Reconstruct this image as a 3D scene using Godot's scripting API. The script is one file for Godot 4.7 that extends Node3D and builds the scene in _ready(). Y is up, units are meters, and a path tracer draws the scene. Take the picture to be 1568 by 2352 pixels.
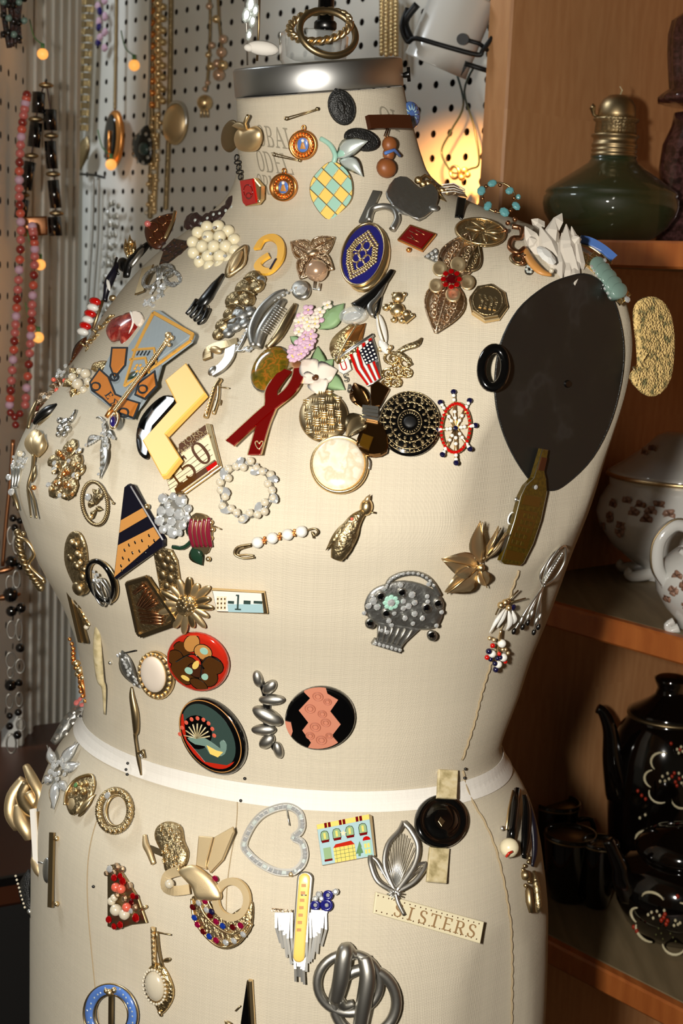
extends Node3D
# A dress form pinned all over with brooches, in a crowded antiques booth, lit by a small flash left of the lens.
const W := 1568.0
const H := 2352.0
const FOC := 3300.0
const CAM := Vector3(0, 1.42, 0.90)
const PITCH := 9.5
const ROLL := 2.5
# the dress form: axis, facing, and (forward shift, half width, half depth) of its sections from the neck down
const AXIS_X := -0.028
const SEC_TOP := 1.538
const SEC_STEP := 0.01189474
const SIDE_FLAT := 0.183
const SECTIONS := [[-0.0048,0.0505,0.0505],[-0.0061,0.0515,0.0515],[-0.0092,0.0532,0.0532],[-0.0125,0.0554,0.0544],[-0.0153,0.0600,0.0539],[-0.0187,0.0679,0.0530],[-0.0274,0.0852,0.0586],[-0.0420,0.1161,0.0739],[-0.0521,0.1492,0.0888],[-0.0522,0.1722,0.0979],[-0.0487,0.1843,0.1068],[-0.0454,0.1909,0.1164],[-0.0420,0.1950,0.1249],[-0.0384,0.1972,0.1323],[-0.0344,0.1979,0.1387],[-0.0295,0.1980,0.1444],[-0.0228,0.1981,0.1503],[-0.0150,0.1982,0.1561],[-0.0093,0.1969,0.1607],[-0.0044,0.1955,0.1645],[-0.0001,0.1943,0.1673],[0.0029,0.1922,0.1683],[0.0034,0.1881,0.1673],[0.0024,0.1829,0.1651],[0.0013,0.1781,0.1627],[0.0004,0.1745,0.1590],[-0.0009,0.1708,0.1540],[-0.0026,0.1667,0.1486],[-0.0037,0.1627,0.1433],[-0.0041,0.1590,0.1384],[-0.0043,0.1561,0.1343],[-0.0038,0.1540,0.1308],[-0.0021,0.1519,0.1272],[0.0000,0.1499,0.1238],[0.0016,0.1491,0.1214],[0.0005,0.1531,0.1234],[-0.0003,0.1622,0.1310],[0.0008,0.1702,0.1386],[0.0019,0.1756,0.1438],[0.0025,0.1795,0.1472],[0.0025,0.1821,0.1494],[0.0021,0.1842,0.1510],[0.0014,0.1857,0.1523],[0.0008,0.1867,0.1531],[0.0005,0.1872,0.1535],[0.0002,0.1877,0.1539],[-0.0001,0.1880,0.1542],[-0.0004,0.1883,0.1544],[-0.0006,0.1885,0.1545],[-0.0008,0.1886,0.1546],[-0.0009,0.1886,0.1546],[-0.0009,0.1885,0.1546],[-0.0010,0.1885,0.1546],[-0.0010,0.1885,0.1545],[-0.0010,0.1885,0.1545],[-0.0010,0.1885,0.1545],[-0.0010,0.1885,0.1545],[-0.0010,0.1885,0.1545]]
var fw: Vector3
var ri: Vector3
var upv: Vector3
var front := Vector3(-sin(deg_to_rad(46.0)), 0, cos(deg_to_rad(46.0)))
var side := Vector3(cos(deg_to_rad(46.0)), 0, sin(deg_to_rad(46.0)))
var rng := RandomNumberGenerator.new()
var M := {}
var taken := {}

func _ready():
	rng.seed = 7
	# camera
	var p := deg_to_rad(PITCH)
	var r := deg_to_rad(ROLL)
	fw = Vector3(0, -sin(p), -cos(p))
	var up0 := Vector3(0, cos(p), -sin(p))
	ri = Vector3(cos(r), 0, 0) + up0 * sin(r)
	upv = up0 * cos(r) - Vector3(sin(r), 0, 0)
	var cam := Camera3D.new()
	cam.name = "camera"
	cam.near = 0.02
	var ca := CameraAttributesPhysical.new()
	ca.frustum_focal_length = 12.0 * FOC / (H / 2.0)
	ca.frustum_focus_distance = 0.80
	ca.exposure_aperture = 15.0
	cam.attributes = ca
	cam.fov = rad_to_deg(2.0 * atan(H / 2.0 / FOC))
	add_child(cam)
	cam.transform = Transform3D(Basis(ri, upv, -fw), CAM)
	# air and exposure
	var we := WorldEnvironment.new()
	var e := Environment.new()
	e.background_mode = Environment.BG_COLOR
	e.background_color = Color(0.02, 0.019, 0.017)
	e.tonemap_mode = Environment.TONE_MAPPER_LINEAR
	e.tonemap_exposure = 1.2
	e.sdfgi_enabled = true
	e.ssao_enabled = true
	e.ssil_enabled = true
	we.environment = e
	add_child(we)
	# the camera's flash: the camera is held upright, its flash left of the lens
	var fl := AreaLight3D.new()
	fl.name = "camera_flash"
	fl.area_size = Vector2(0.03, 0.05)
	fl.area_range = 8.0
	fl.light_energy = 0.84
	fl.light_color = Color(1.0, 0.975, 0.935)
	fl.shadow_enabled = true
	add_child(fl)
	fl.transform = Transform3D(Basis(ri, upv, -fw).rotated(ri, deg_to_rad(-18.0)), CAM - ri * 0.105 + upv * 0.02 + fw * 0.02)
	# unseen overhead fill, added to brighten the walls, weak beside the flash
	var cl := AreaLight3D.new()
	cl.name = "added_fill_light"
	cl.area_size = Vector2(0.6, 0.3)
	cl.area_range = 8.0
	cl.light_energy = 1.5
	cl.light_color = Color(0.93, 0.97, 1.0)
	cl.shadow_enabled = true
	add_child(cl)
	cl.transform = Transform3D(Basis(Vector3.RIGHT, -PI / 2), Vector3(-1.15, 2.54, -0.4))
	materials()
	room()
	bookcase()
	dress_form()
	wall_hangings()
	neck_display()
	brooches_neck()
	brooches_shoulder()
	brooches_chest()
	brooches_bust()
	brooches_waist()
	brooches_hip()

# ---------- materials ----------
func mt(c: Color, rough := 0.5, metal := 0.0, coat := 0.0) -> StandardMaterial3D:
	var m := StandardMaterial3D.new()
	m.albedo_color = c
	m.roughness = rough
	m.metallic = metal
	if coat > 0.0:
		m.clearcoat_enabled = true
		m.clearcoat = coat
		m.clearcoat_roughness = 0.08
	return m

func noise_tex(freq: float, seed_: int, ramp = null, normal := 0.0, size := 256, type := FastNoiseLite.TYPE_SIMPLEX_SMOOTH) -> NoiseTexture2D:
	var n := FastNoiseLite.new()
	n.noise_type = type
	n.frequency = freq
	n.seed = seed_
	n.fractal_octaves = 4
	var t := NoiseTexture2D.new()
	t.width = size
	t.height = size
	t.seamless = true
	t.noise = n
	if normal > 0.0:
		t.as_normal_map = true
		t.bump_strength = normal
	if ramp != null:
		var g := Gradient.new()
		g.offsets = ramp[0]
		g.colors = ramp[1]
		t.color_ramp = g
	return t

func tex(m: StandardMaterial3D, albedo, normal, scale: float, nscale := 1.0, world := false) -> StandardMaterial3D:
	m.uv1_triplanar = true
	m.uv1_world_triplanar = world
	m.uv1_scale = Vector3(scale, scale, scale)
	if albedo != null:
		m.albedo_texture = albedo
	if normal != null:
		m.normal_enabled = true
		m.normal_texture = normal
		m.normal_scale = nscale
	return m

func weave_images() -> Array:
	var n := 128
	var col := Image.create(n, n, false, Image.FORMAT_RGB8)
	var hgt := Image.create(n, n, false, Image.FORMAT_RGB8)
	var thread := []
	for i in 64:
		thread.append(rng.randf_range(0.945, 1.0))
	for y in n:
		for x in n:
			var tx := x / 4
			var ty := y / 4
			var over := (tx + ty) % 2 == 0
			var u := sin(PI * (x % 4 + 0.5) / 4.0)
			var v := sin(PI * (y % 4 + 0.5) / 4.0)
			var h: float = u * 0.6 + v * 0.4 if over else v * 0.6 + u * 0.4
			var t: float = (thread[tx] if over else thread[32 + ty]) * rng.randf_range(0.95, 1.0)
			col.set_pixel(x, y, Color(t, t * 0.992, t * 0.975))
			hgt.set_pixel(x, y, Color(h, h, h))
	hgt.bump_map_to_normal_map(2.0)
	return [ImageTexture.create_from_image(col), ImageTexture.create_from_image(hgt)]

func wood_tex(base: Color, dark: Color, sd: int) -> ImageTexture:
	var im := Image.create(256, 512, false, Image.FORMAT_RGB8)
	var n := FastNoiseLite.new()
	n.seed = sd
	n.frequency = 0.02
	n.fractal_octaves = 5
	var n2 := FastNoiseLite.new()
	n2.seed = sd + 5
	n2.frequency = 0.3
	for y in 512:
		for x in 256:
			var w := n.get_noise_2d(x * 1.0, y * 0.09) * 0.5 + 0.5
			var band := 0.5 + 0.5 * sin(x * 0.35 + w * 14.0)
			var pore := clampf(n2.get_noise_2d(x * 1.6, y * 0.05) * 0.5 + 0.5, 0, 1)
			var k := clampf(0.45 * band + 0.35 * w + 0.35 * pore - 0.1, 0, 1)
			im.set_pixel(x, y, base.lerp(dark, k))
	return ImageTexture.create_from_image(im)

func materials():
	var hammered := noise_tex(0.05, 3, null, 6.0)
	var fine := noise_tex(0.16, 4, null, 5.0)
	var wv := weave_images()
	M.cloth = tex(mt(Color(0.825, 0.79, 0.715), 0.92), wv[0], wv[1], 62.0, 1.0, true)
	M.tape = tex(mt(Color(0.95, 0.94, 0.92), 0.9), wv[0], wv[1], 90.0, 0.5, true)
	M.thread = mt(Color(0.62, 0.55, 0.43), 0.95)
	M.ink = mt(Color(0.56, 0.53, 0.46), 0.95)
	M.gold = mt(Color(0.93, 0.82, 0.62), 0.34, 1.0)
	M.gold_s = mt(Color(0.93, 0.83, 0.65), 0.5, 1.0)
	M.gold_b = tex(mt(Color(0.91, 0.82, 0.65), 0.5, 1.0), null, fine, 60.0, 0.12)
	M.gold_h = tex(mt(Color(0.88, 0.77, 0.56), 0.32, 1.0), null, hammered, 30.0, 1.2)
	M.gold_d = tex(mt(Color(0.69, 0.61, 0.46), 0.42, 1.0), null, hammered, 26.0, 0.8)
	M.gold_dk = mt(Color(0.65, 0.57, 0.43), 0.4, 1.0)
	M.orange = mt(Color(0.93, 0.64, 0.36), 0.36, 1.0)
	M.copper = mt(Color(0.66, 0.46, 0.32), 0.34, 1.0)
	M.rosegold = tex(mt(Color(0.82, 0.71, 0.58), 0.38, 1.0), null, hammered, 30.0, 0.9)
	M.silver = mt(Color(0.90, 0.90, 0.88), 0.33, 1.0)
	M.silver_s = mt(Color(0.72, 0.71, 0.68), 0.42, 1.0)
	M.silver_h = tex(mt(Color(0.78, 0.77, 0.74), 0.34, 1.0), null, hammered, 30.0, 1.0)
	M.pewter = tex(mt(Color(0.66, 0.66, 0.645), 0.48, 1.0), null, hammered, 14.0, 0.3)
	M.pewter_s = mt(Color(0.72, 0.71, 0.68), 0.42, 1.0)
	M.gunmetal = mt(Color(0.30, 0.30, 0.30), 0.32, 1.0)
	M.aluminium = mt(Color(0.80, 0.80, 0.79), 0.36, 1.0)
	M.black = mt(Color(0.02, 0.02, 0.022), 0.12, 0.0, 0.8)
	M.blackmatte = mt(Color(0.025, 0.025, 0.027), 0.55)
	M.charcoal = tex(mt(Color(0.11, 0.11, 0.105), 0.45), null, fine, 20.0, 0.6)
	M.crystal = mt(Color(0.94, 0.95, 0.95), 0.12, 0.68)
	M.foil = mt(Color(0.86, 0.90, 0.88), 0.3, 0.5)
	var gl := mt(Color(0.97, 0.98, 0.97), 0.02)
	gl.refraction_enabled = true
	gl.refraction_scale = 0.05
	M.glass = gl
	M.clear = mt(Color(0.93, 0.95, 0.94), 0.03)
	M.clear.transparency = BaseMaterial3D.TRANSPARENCY_ALPHA
	M.clear.albedo_color.a = 0.16
	M.tortoise = tex(mt(Color(1, 1, 1), 0.2, 0.0, 0.6), noise_tex(0.03, 97, [PackedFloat32Array([0, 0.45, 0.55, 0.7, 1]), PackedColorArray([Color(0.05, 0.04, 0.04), Color(0.10, 0.07, 0.05), Color(0.32, 0.17, 0.06), Color(0.12, 0.08, 0.05), Color(0.30, 0.18, 0.08)])]), null, 30.0)
	M.jet = mt(Color(0.015, 0.015, 0.02), 0.06, 0.0, 1.0)
	M.pearl = mt(Color(0.82, 0.78, 0.69), 0.2, 0.15, 0.6)
	M.pearlgold = mt(Color(0.82, 0.68, 0.56), 0.22, 0.6, 0.5)
	M.ivory = mt(Color(0.87, 0.83, 0.70), 0.3, 0.0, 0.4)
	M.white = mt(Color(0.88, 0.875, 0.85), 0.25, 0.0, 0.5)
	M.whitematte = mt(Color(0.92, 0.90, 0.86), 0.7)
	M.opal = tex(mt(Color(1, 1, 1), 0.22, 0.0, 0.5), noise_tex(0.012, 31, [PackedFloat32Array([0, 0.45, 0.6, 1]), PackedColorArray([Color(0.84, 0.80, 0.70), Color(0.88, 0.86, 0.79), Color(0.81, 0.74, 0.62), Color(0.88, 0.87, 0.82)])]), null, 25.0)
	M.red = mt(Color(0.72, 0.05, 0.03), 0.16, 0.0, 0.7)
	M.reddark = mt(Color(0.42, 0.02, 0.03), 0.18, 0.0, 0.7)
	M.redmetal = mt(Color(0.62, 0.03, 0.02), 0.16, 0.65, 0.8)
	M.ruby = mt(Color(0.70, 0.02, 0.04), 0.05, 0.5, 0.8)
	M.garnet = mt(Color(0.38, 0.02, 0.05), 0.05, 0.5, 0.8)
	M.fuchsia = mt(Color(0.62, 0.03, 0.25), 0.05, 0.5, 0.8)
	M.sapphire = mt(Color(0.08, 0.22, 0.62), 0.06, 0.4, 0.8)
	M.navy = mt(Color(0.06, 0.055, 0.20), 0.2, 0.0, 0.6)
	M.navyblack = mt(Color(0.055, 0.05, 0.10), 0.35)
	M.cobalt = mt(Color(0.10, 0.10, 0.42), 0.2, 0.0, 0.6)
	M.blue = mt(Color(0.33, 0.48, 0.76), 0.25, 0.0, 0.5)
	M.violet = mt(Color(0.16, 0.12, 0.42), 0.12, 0.2, 0.8)
	M.coral = mt(Color(0.80, 0.36, 0.28), 0.3, 0.0, 0.4)
	M.pink = mt(Color(0.78, 0.42, 0.40), 0.3, 0.0, 0.5)
	M.aqua = mt(Color(0.62, 0.79, 0.72), 0.25, 0.0, 0.5)
	M.teal = mt(Color(0.44, 0.54, 0.50), 0.25, 0.0, 0.5)
	M.turq = tex(mt(Color(1, 1, 1), 0.35), noise_tex(0.05, 41, [PackedFloat32Array([0, 0.5, 0.62, 1]), PackedColorArray([Color(0.30, 0.56, 0.58), Color(0.42, 0.66, 0.68), Color(0.22, 0.36, 0.36), Color(0.45, 0.68, 0.70)])]), null, 40.0)
	M.yellow = mt(Color(0.92, 0.70, 0.24), 0.42)
	M.paleyellow = mt(Color(0.93, 0.80, 0.42), 0.28, 0.0, 0.5)
	M.butter = mt(Color(0.95, 0.74, 0.36), 0.45)
	M.green = mt(Color(0.30, 0.48, 0.28), 0.55)
	M.leafgreen = mt(Color(0.52, 0.64, 0.46), 0.6)
	M.darkgreen = mt(Color(0.10, 0.20, 0.14), 0.25, 0.0, 0.5)
	M.brown = mt(Color(0.25, 0.12, 0.05), 0.4)
	M.clay = tex(mt(Color(0.60, 0.36, 0.19), 0.45), noise_tex(0.03, 51, [PackedFloat32Array([0, 1]), PackedColorArray([Color(0.8, 0.75, 0.7), Color(1, 1, 1)])]), null, 20.0)
	M.terracotta = mt(Color(0.76, 0.49, 0.39), 0.5)
	M.carved = mt(Color(0.66, 0.40, 0.31), 0.5)
	M.lacquerred = mt(Color(0.72, 0.15, 0.08), 0.14, 0.0, 0.9)
	M.umber = mt(Color(0.30, 0.17, 0.05), 0.35)
	M.ochre = mt(Color(0.74, 0.52, 0.27), 0.45)
	M.bronze = mt(Color(0.50, 0.36, 0.21), 0.26, 1.0)
	M.rosered = mt(Color(0.45, 0.10, 0.17), 0.2, 0.0, 0.7)
	M.cutout_shade = mt(Color(0.56, 0.44, 0.29), 0.8)  # shade inside cut-out letters, put into a flat brown
	M.fibre = mt(Color(0.16, 0.11, 0.07), 0.9)
	M.slate = mt(Color(0.20, 0.27, 0.25), 0.3, 0.0, 0.4)
	M.skyblue = mt(Color(0.62, 0.74, 0.76), 0.4)
	M.lilac = mt(Color(0.80, 0.66, 0.74), 0.5)
	M.petal = mt(Color(0.87, 0.82, 0.76), 0.6)
	M.bone = tex(mt(Color(1, 1, 1), 0.3, 0.0, 0.4), noise_tex(0.02, 61, [PackedFloat32Array([0, 0.5, 1]), PackedColorArray([Color(0.55, 0.50, 0.34), Color(0.78, 0.72, 0.56), Color(0.86, 0.82, 0.70)])]), null, 22.0)
	M.patch = tex(mt(Color(0.60, 0.65, 0.68), 0.85), wv[0], wv[1], 120.0, 0.6)
	M.patchgold = tex(mt(Color(0.88, 0.66, 0.28), 0.8), wv[0], wv[1], 150.0, 1.0)
	M.patchorange = tex(mt(Color(0.80, 0.48, 0.14), 0.85), wv[0], wv[1], 150.0, 0.8)
	M.patchdark = tex(mt(Color(0.10, 0.13, 0.16), 0.85), wv[0], wv[1], 150.0, 0.8)
	M.tigerwood = tex(mt(Color(1, 1, 1), 0.12, 0.0, 0.9), noise_tex(0.02, 71, [PackedFloat32Array([0, 0.35, 0.5, 0.65, 1]), PackedColorArray([Color(0.22, 0.22, 0.05), Color(0.40, 0.33, 0.06), Color(0.62, 0.36, 0.10), Color(0.36, 0.32, 0.07), Color(0.66, 0.45, 0.14)])]), null, 22.0)
	M.amberglass = mt(Color(0.30, 0.20, 0.03), 0.12, 0.1, 0.9)
	M.bottlegreen = tex(mt(Color(1, 1, 1), 0.14, 0.1, 0.8), noise_tex(0.04, 75, [PackedFloat32Array([0, 0.5, 1]), PackedColorArray([Color(0.20, 0.16, 0.03), Color(0.28, 0.22, 0.04), Color(0.34, 0.27, 0.05)])]), null, 40.0)
	M.sponge = tex(mt(Color(1, 1, 1), 0.8), noise_tex(0.04, 81, [PackedFloat32Array([0, 0.3, 0.42, 0.6, 1]), PackedColorArray([Color(0.30, 0.33, 0.20), Color(0.62, 0.54, 0.34), Color(0.82, 0.70, 0.44), Color(0.90, 0.77, 0.50), Color(0.78, 0.66, 0.42)])]), fine, 14.0, 1.5)
	M.heart = tex(mt(Color(1, 1, 1), 0.2, 0.0, 0.7), noise_tex(0.02, 85, [PackedFloat32Array([0, 0.45, 0.55, 0.75, 1]), PackedColorArray([Color(0.30, 0.04, 0.05), Color(0.52, 0.12, 0.10), Color(0.42, 0.06, 0.07), Color(0.66, 0.25, 0.20), Color(0.80, 0.58, 0.50)])]), null, 25.0)
	var quartz := mt(Color(0.80, 0.77, 0.72), 0.14)
	quartz.refraction_enabled = true
	quartz.refraction_scale = 0.05
	M.quartz = quartz
	M.rubble = tex(mt(Color(1, 1, 1), 0.35, 0.2, 0.4), noise_tex(0.03, 93, [PackedFloat32Array([0, 0.4, 0.6, 1]), PackedColorArray([Color(0.05, 0.05, 0.06), Color(0.14, 0.13, 0.13), Color(0.30, 0.17, 0.14), Color(0.10, 0.10, 0.14)])]), hammered, 24.0, 1.5)
	M.oak = tex(mt(Color(1, 1, 1), 0.5), wood_tex(Color(0.80, 0.60, 0.41), Color(0.71, 0.50, 0.32), 11), null, 7.0)
	M.pine = tex(mt(Color(1, 1, 1), 0.5), wood_tex(Color(0.76, 0.45, 0.21), Color(0.60, 0.31, 0.12), 12), null, 4.0)
	M.shelfgrey = tex(mt(Color(1, 1, 1), 0.6), wood_tex(Color(0.56, 0.49, 0.37), Color(0.45, 0.39, 0.28), 13), null, 3.0)
	M.board = tex(mt(Color(1, 1, 1), 0.75), noise_tex(0.01, 95, [PackedFloat32Array([0, 0.5, 1]), PackedColorArray([Color(0.80, 0.79, 0.75), Color(0.85, 0.845, 0.81), Color(0.88, 0.875, 0.85)])]), null, 2.0, 1.0, true)
	M.plaster = mt(Color(0.72, 0.69, 0.62), 0.9)
	M.carpet = tex(mt(Color(0.24, 0.19, 0.15), 0.95), null, fine, 6.0, 1.0, true)
	M.dark = mt(Color(0.05, 0.045, 0.04), 0.8)

# ---------- naming ----------
func numbered(s: String) -> String:
	if not taken.has(s):
		taken[s] = 0
		return s
	taken[s] += 1
	return "%s_%03d" % [s, taken[s]]

func tag(o: Node, label: String, cat: String, group := ""):
	o.set_meta("label", label)
	o.set_meta("category", cat)
	if group != "":
		o.set_meta("group", group)

# ---------- looking through the lens to place things ----------
func ray(x: float, y: float) -> Vector3:
	return (fw * FOC + ri * (x - W / 2.0) - upv * (y - H / 2.0)).normalized()

func at(x: float, y: float, depth: float) -> Vector3:
	var d := ray(x, y)
	return CAM + d * (depth / d.dot(fw))

func section(y: float) -> Vector3:
	var k := clampf((SEC_TOP - y) / SEC_STEP, 0.0, SECTIONS.size() - 1.001)
	var i := int(k)
	var a: Array = SECTIONS[maxi(i - 1, 0)]
	var b_: Array = SECTIONS[i]
	var c: Array = SECTIONS[i + 1]
	var d: Array = SECTIONS[mini(i + 2, SECTIONS.size() - 1)]
	var t := k - i
	return Vector3(cubic_interpolate(b_[0], c[0], a[0], d[0], t), cubic_interpolate(b_[1], c[1], a[1], d[1], t), cubic_interpolate(b_[2], c[2], a[2], d[2], t))

func body_value(p: Vector3) -> float:
	var s := section(p.y)
	var q := Vector3(p.x - AXIS_X, 0, p.z)
	var l := q.dot(side)
	var v := sqrt(pow((q.dot(front) - s.x) / s.z, 2) + pow(l / s.y, 2))
	return maxf(v, 1.0 + (l - SIDE_FLAT) * 8.0)

func body_point(theta: float, y: float, out := 0.0) -> Vector3:
	# theta is measured from the form's front towards its armplate side
	var s := section(y)
	var l := s.y * sin(theta)
	l = minf(l, SIDE_FLAT)
	var p := Vector3(AXIS_X, y, 0) + front * (s.x + s.z * cos(theta)) + side * l
	if out != 0.0:
		p += body_normal(p) * out
	return p

func body_theta(p: Vector3) -> float:
	var s := section(p.y)
	var q := Vector3(p.x - AXIS_X, 0, p.z)
	return atan2(q.dot(side) / s.y, (q.dot(front) - s.x) / s.z)

func body_normal(p: Vector3) -> Vector3:
	var e := 0.004
	var g := Vector3(body_value(p + Vector3(e, 0, 0)) - body_value(p - Vector3(e, 0, 0)), body_value(p + Vector3(0, e, 0)) - body_value(p - Vector3(0, e, 0)), body_value(p + Vector3(0, 0, e)) - body_value(p - Vector3(0, 0, e)))
	return g.normalized()

func body_hit(x: float, y: float) -> Vector3:
	var d := ray(x, y)
	var best := 1e9
	var bt := 0.9
	var t := 0.5
	while t < 1.15:
		var v := body_value(CAM + d * t)
		if v < best:
			best = v
			bt = t
		if v < 1.0:
			var a := t - 0.004
			var b_ := t
			for i in 10:
				var m := (a + b_) / 2.0
				if body_value(CAM + d * m) < 1.0:
					b_ = m
				else:
					a = m
			return CAM + d * b_
		t += 0.004
	return CAM + d * bt

# ---------- the piece being built: lengths inside it are read in photograph pixels ----------
var N: Node3D
var FO: Vector3
var FN: Vector3
var FB: Basis
var sc := 0.0003
var lift := 0.0
var S: SurfaceTool

func frame(o: Vector3, n: Vector3):
	FO = o
	FN = n
	var d := (o - CAM)
	sc = d.dot(fw) / FOC
	var ex := (ri - n * ri.dot(n)).normalized()
	var ey := n.cross(ex)
	FB = Basis(ex, ey, n)

func b(nm: String, label: String, cat: String, x: float, y: float, mc := 0.5, group := "") -> Node3D:
	var o := body_hit(x, y)
	var n := body_normal(o)
	var v := (CAM - o).normalized()
	var c := n.dot(v)
	if c < mc:
		# pinned near the form's edge: the piece leans out from the cloth
		var side_ := (n - v * c).normalized()
		n = v * mc + side_ * sqrt(1.0 - mc * mc)
	o += n * (lift + 8.0) * 0.00024
	lift = 0.0
	frame(o, n)
	N = Node3D.new()
	N.name = numbered(nm)
	add_child(N)
	N.transform = Transform3D(FB, FO)
	tag(N, label, cat, group)
	mb()
	return N

func thing(nm: String, label: String, cat: String, o: Vector3, n: Vector3, group := "") -> Node3D:
	frame(o, n)
	N = Node3D.new()
	N.name = numbered(nm)
	add_child(N)
	N.transform = Transform3D(FB, FO)
	tag(N, label, cat, group)
	mb()
	return N

func P(x: float, y: float, h := 0.0) -> Vector3:
	var d := ray(x, y)
	var q := FO + FN * (h * sc)
	var t := (q - CAM).dot(FN) / d.dot(FN)
	return (CAM + d * t - FO) * FB

func Q(x: float, y: float, h: float, ref: float) -> Vector3:
	# raised straight off the cloth from where the point lies at the height ref
	var p := P(x, y, ref)
	p.z += (h - ref) * sc
	return p

func mb():
	S = SurfaceTool.new()
	S.begin(Mesh.PRIMITIVE_TRIANGLES)

func part(nm: String, m: Material, parent: Node = null) -> MeshInstance3D:
	S.generate_normals()
	var o := MeshInstance3D.new()
	o.name = nm
	o.mesh = S.commit()
	o.material_override = m
	(N if parent == null else parent).add_child(o, true)
	mb()
	return o

func solid(t: PackedVector3Array, smooth := true):
	# adds a closed shape, turned so that its front faces run clockwise
	var vol := 0.0
	var c := Vector3.ZERO
	for v in t:
		c += v
	c /= maxf(t.size(), 1)
	for i in range(0, t.size(), 3):
		vol += (t[i] - c).dot((t[i + 1] - c).cross(t[i + 2] - c))
	S.set_smooth_group(0 if smooth else -1)
	for i in range(0, t.size(), 3):
		S.add_vertex(t[i])
		if vol > 0.0:
			S.add_vertex(t[i + 2])
			S.add_vertex(t[i + 1])
		else:
			S.add_vertex(t[i + 1])
			S.add_vertex(t[i + 2])

func loft(rings: Array, caps := true, loop := false) -> PackedVector3Array:
	var t := PackedVector3Array()
	var m := rings.size()
	for k in (m if loop else m - 1):
		var a: PackedVector3Array = rings[k]
		var c: PackedVector3Array = rings[(k + 1) % m]
		var n := a.size()
		for i in n:
			var j := (i + 1) % n
			t.append_array([a[i], a[j], c[j], a[i], c[j], c[i]])
	if caps and not loop:
		for e in [0, m - 1]:
			var r: PackedVector3Array = rings[e]
			var mid := Vector3.ZERO
			for v in r:
				mid += v
			mid /= r.size()
			for i in r.size():
				var j := (i + 1) % r.size()
				if e == 0:
					t.append_array([mid, r[j], r[i]])
				else:
					t.append_array([mid, r[i], r[j]])
	return t

func ring(poly: Array, h: float, s := 1.0, cx := 0.0, cy := 0.0, ref := 0.0) -> PackedVector3Array:
	var out := PackedVector3Array()
	for i in range(0, poly.size(), 2):
		out.append(Q(cx + (poly[i] - cx) * s, cy + (poly[i + 1] - cy) * s, h, ref))
	return out

func middle(poly: Array) -> Vector2:
	var lo := Vector2(1e9, 1e9)
	var hi := -lo
	for i in range(0, poly.size(), 2):
		lo = lo.min(Vector2(poly[i], poly[i + 1]))
		hi = hi.max(Vector2(poly[i], poly[i + 1]))
	return (lo + hi) / 2.0

func inset(poly: Array, d: float) -> Array:
	var n := poly.size() / 2
	var area := 0.0
	for i in n:
		var j := (i + 1) % n
		area += poly[2 * i] * poly[2 * j + 1] - poly[2 * j] * poly[2 * i + 1]
	var sg := 1.0 if area > 0.0 else -1.0
	var out := []
	for i in n:
		var p := Vector2(poly[2 * i], poly[2 * i + 1])
		var a := Vector2(poly[2 * ((i + n - 1) % n)], poly[2 * ((i + n - 1) % n) + 1])
		var c := Vector2(poly[2 * ((i + 1) % n)], poly[2 * ((i + 1) % n) + 1])
		var e1 := (p - a).normalized()
		var e2 := (c - p).normalized()
		var n1 := Vector2(-e1.y, e1.x) * sg
		var n2 := Vector2(-e2.y, e2.x) * sg
		var m := n1 + n2
		m = m.normalized() if m.length() > 0.01 else n1
		var k := d / maxf(0.45, m.dot(n1))
		out.append_array([p.x + m.x * k, p.y + m.y * k])
	return out

func plate(poly: Array, h0: float, h1: float, bev := 1.5):
	var a := ring(poly, h0, 1.0, 0.0, 0.0, h1)
	var rs := [a]
	var top := a
	if bev > 0.0:
		rs.append(ring(poly, h1 - bev, 1.0, 0.0, 0.0, h1))
		top = ring(inset(poly, bev), h1, 1.0, 0.0, 0.0, h1)
	else:
		top = ring(poly, h1, 1.0, 0.0, 0.0, h1)
	rs.append(top)
	var t := loft(rs, false)
	var v2 := PackedVector2Array()
	for i in range(0, poly.size(), 2):
		v2.append(Vector2(poly[i], poly[i + 1]))
	var ix := Geometry2D.triangulate_polygon(v2)
	for k in range(0, ix.size(), 3):
		t.append_array([top[ix[k]], top[ix[k + 1]], top[ix[k + 2]]])
		t.append_array([a[ix[k]], a[ix[k + 2]], a[ix[k + 1]]])
	# the caps must run the way the walls do
	if ix.size() >= 3:
		var s2 := (v2[ix[1]] - v2[ix[0]]).cross(v2[ix[2]] - v2[ix[0]])
		var area := 0.0
		for i in v2.size():
			area += v2[i].cross(v2[(i + 1) % v2.size()])
		if s2 * area < 0.0:
			var w := loft(rs, false).size()
			for k in range(w, t.size(), 3):
				var q := t[k + 1]
				t[k + 1] = t[k + 2]
				t[k + 2] = q
	solid(t, false)

func dome(poly: Array, h0: float, h1: float, n := 4, edge := 0.0, flat := 0.0):
	# a cushion over an outline; flat keeps that share of it level on top
	var c := middle(poly)
	var ref := h0 + edge + 0.35 * (h1 - h0 - edge)
	var rs := [ring(poly, h0, 1.0, 0.0, 0.0, ref)]
	if edge > 0.0:
		rs.append(ring(poly, h0 + edge, 1.0, 0.0, 0.0, ref))
	for k in range(1, n + 1):
		var a := PI / 2.0 * k / n
		var s := maxf(cos(a) * (1.0 - flat) + flat, 0.02)
		rs.append(ring(poly, h0 + edge + (h1 - h0 - edge) * sin(a), s, c.x, c.y, ref))
	solid(loft(rs))

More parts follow.
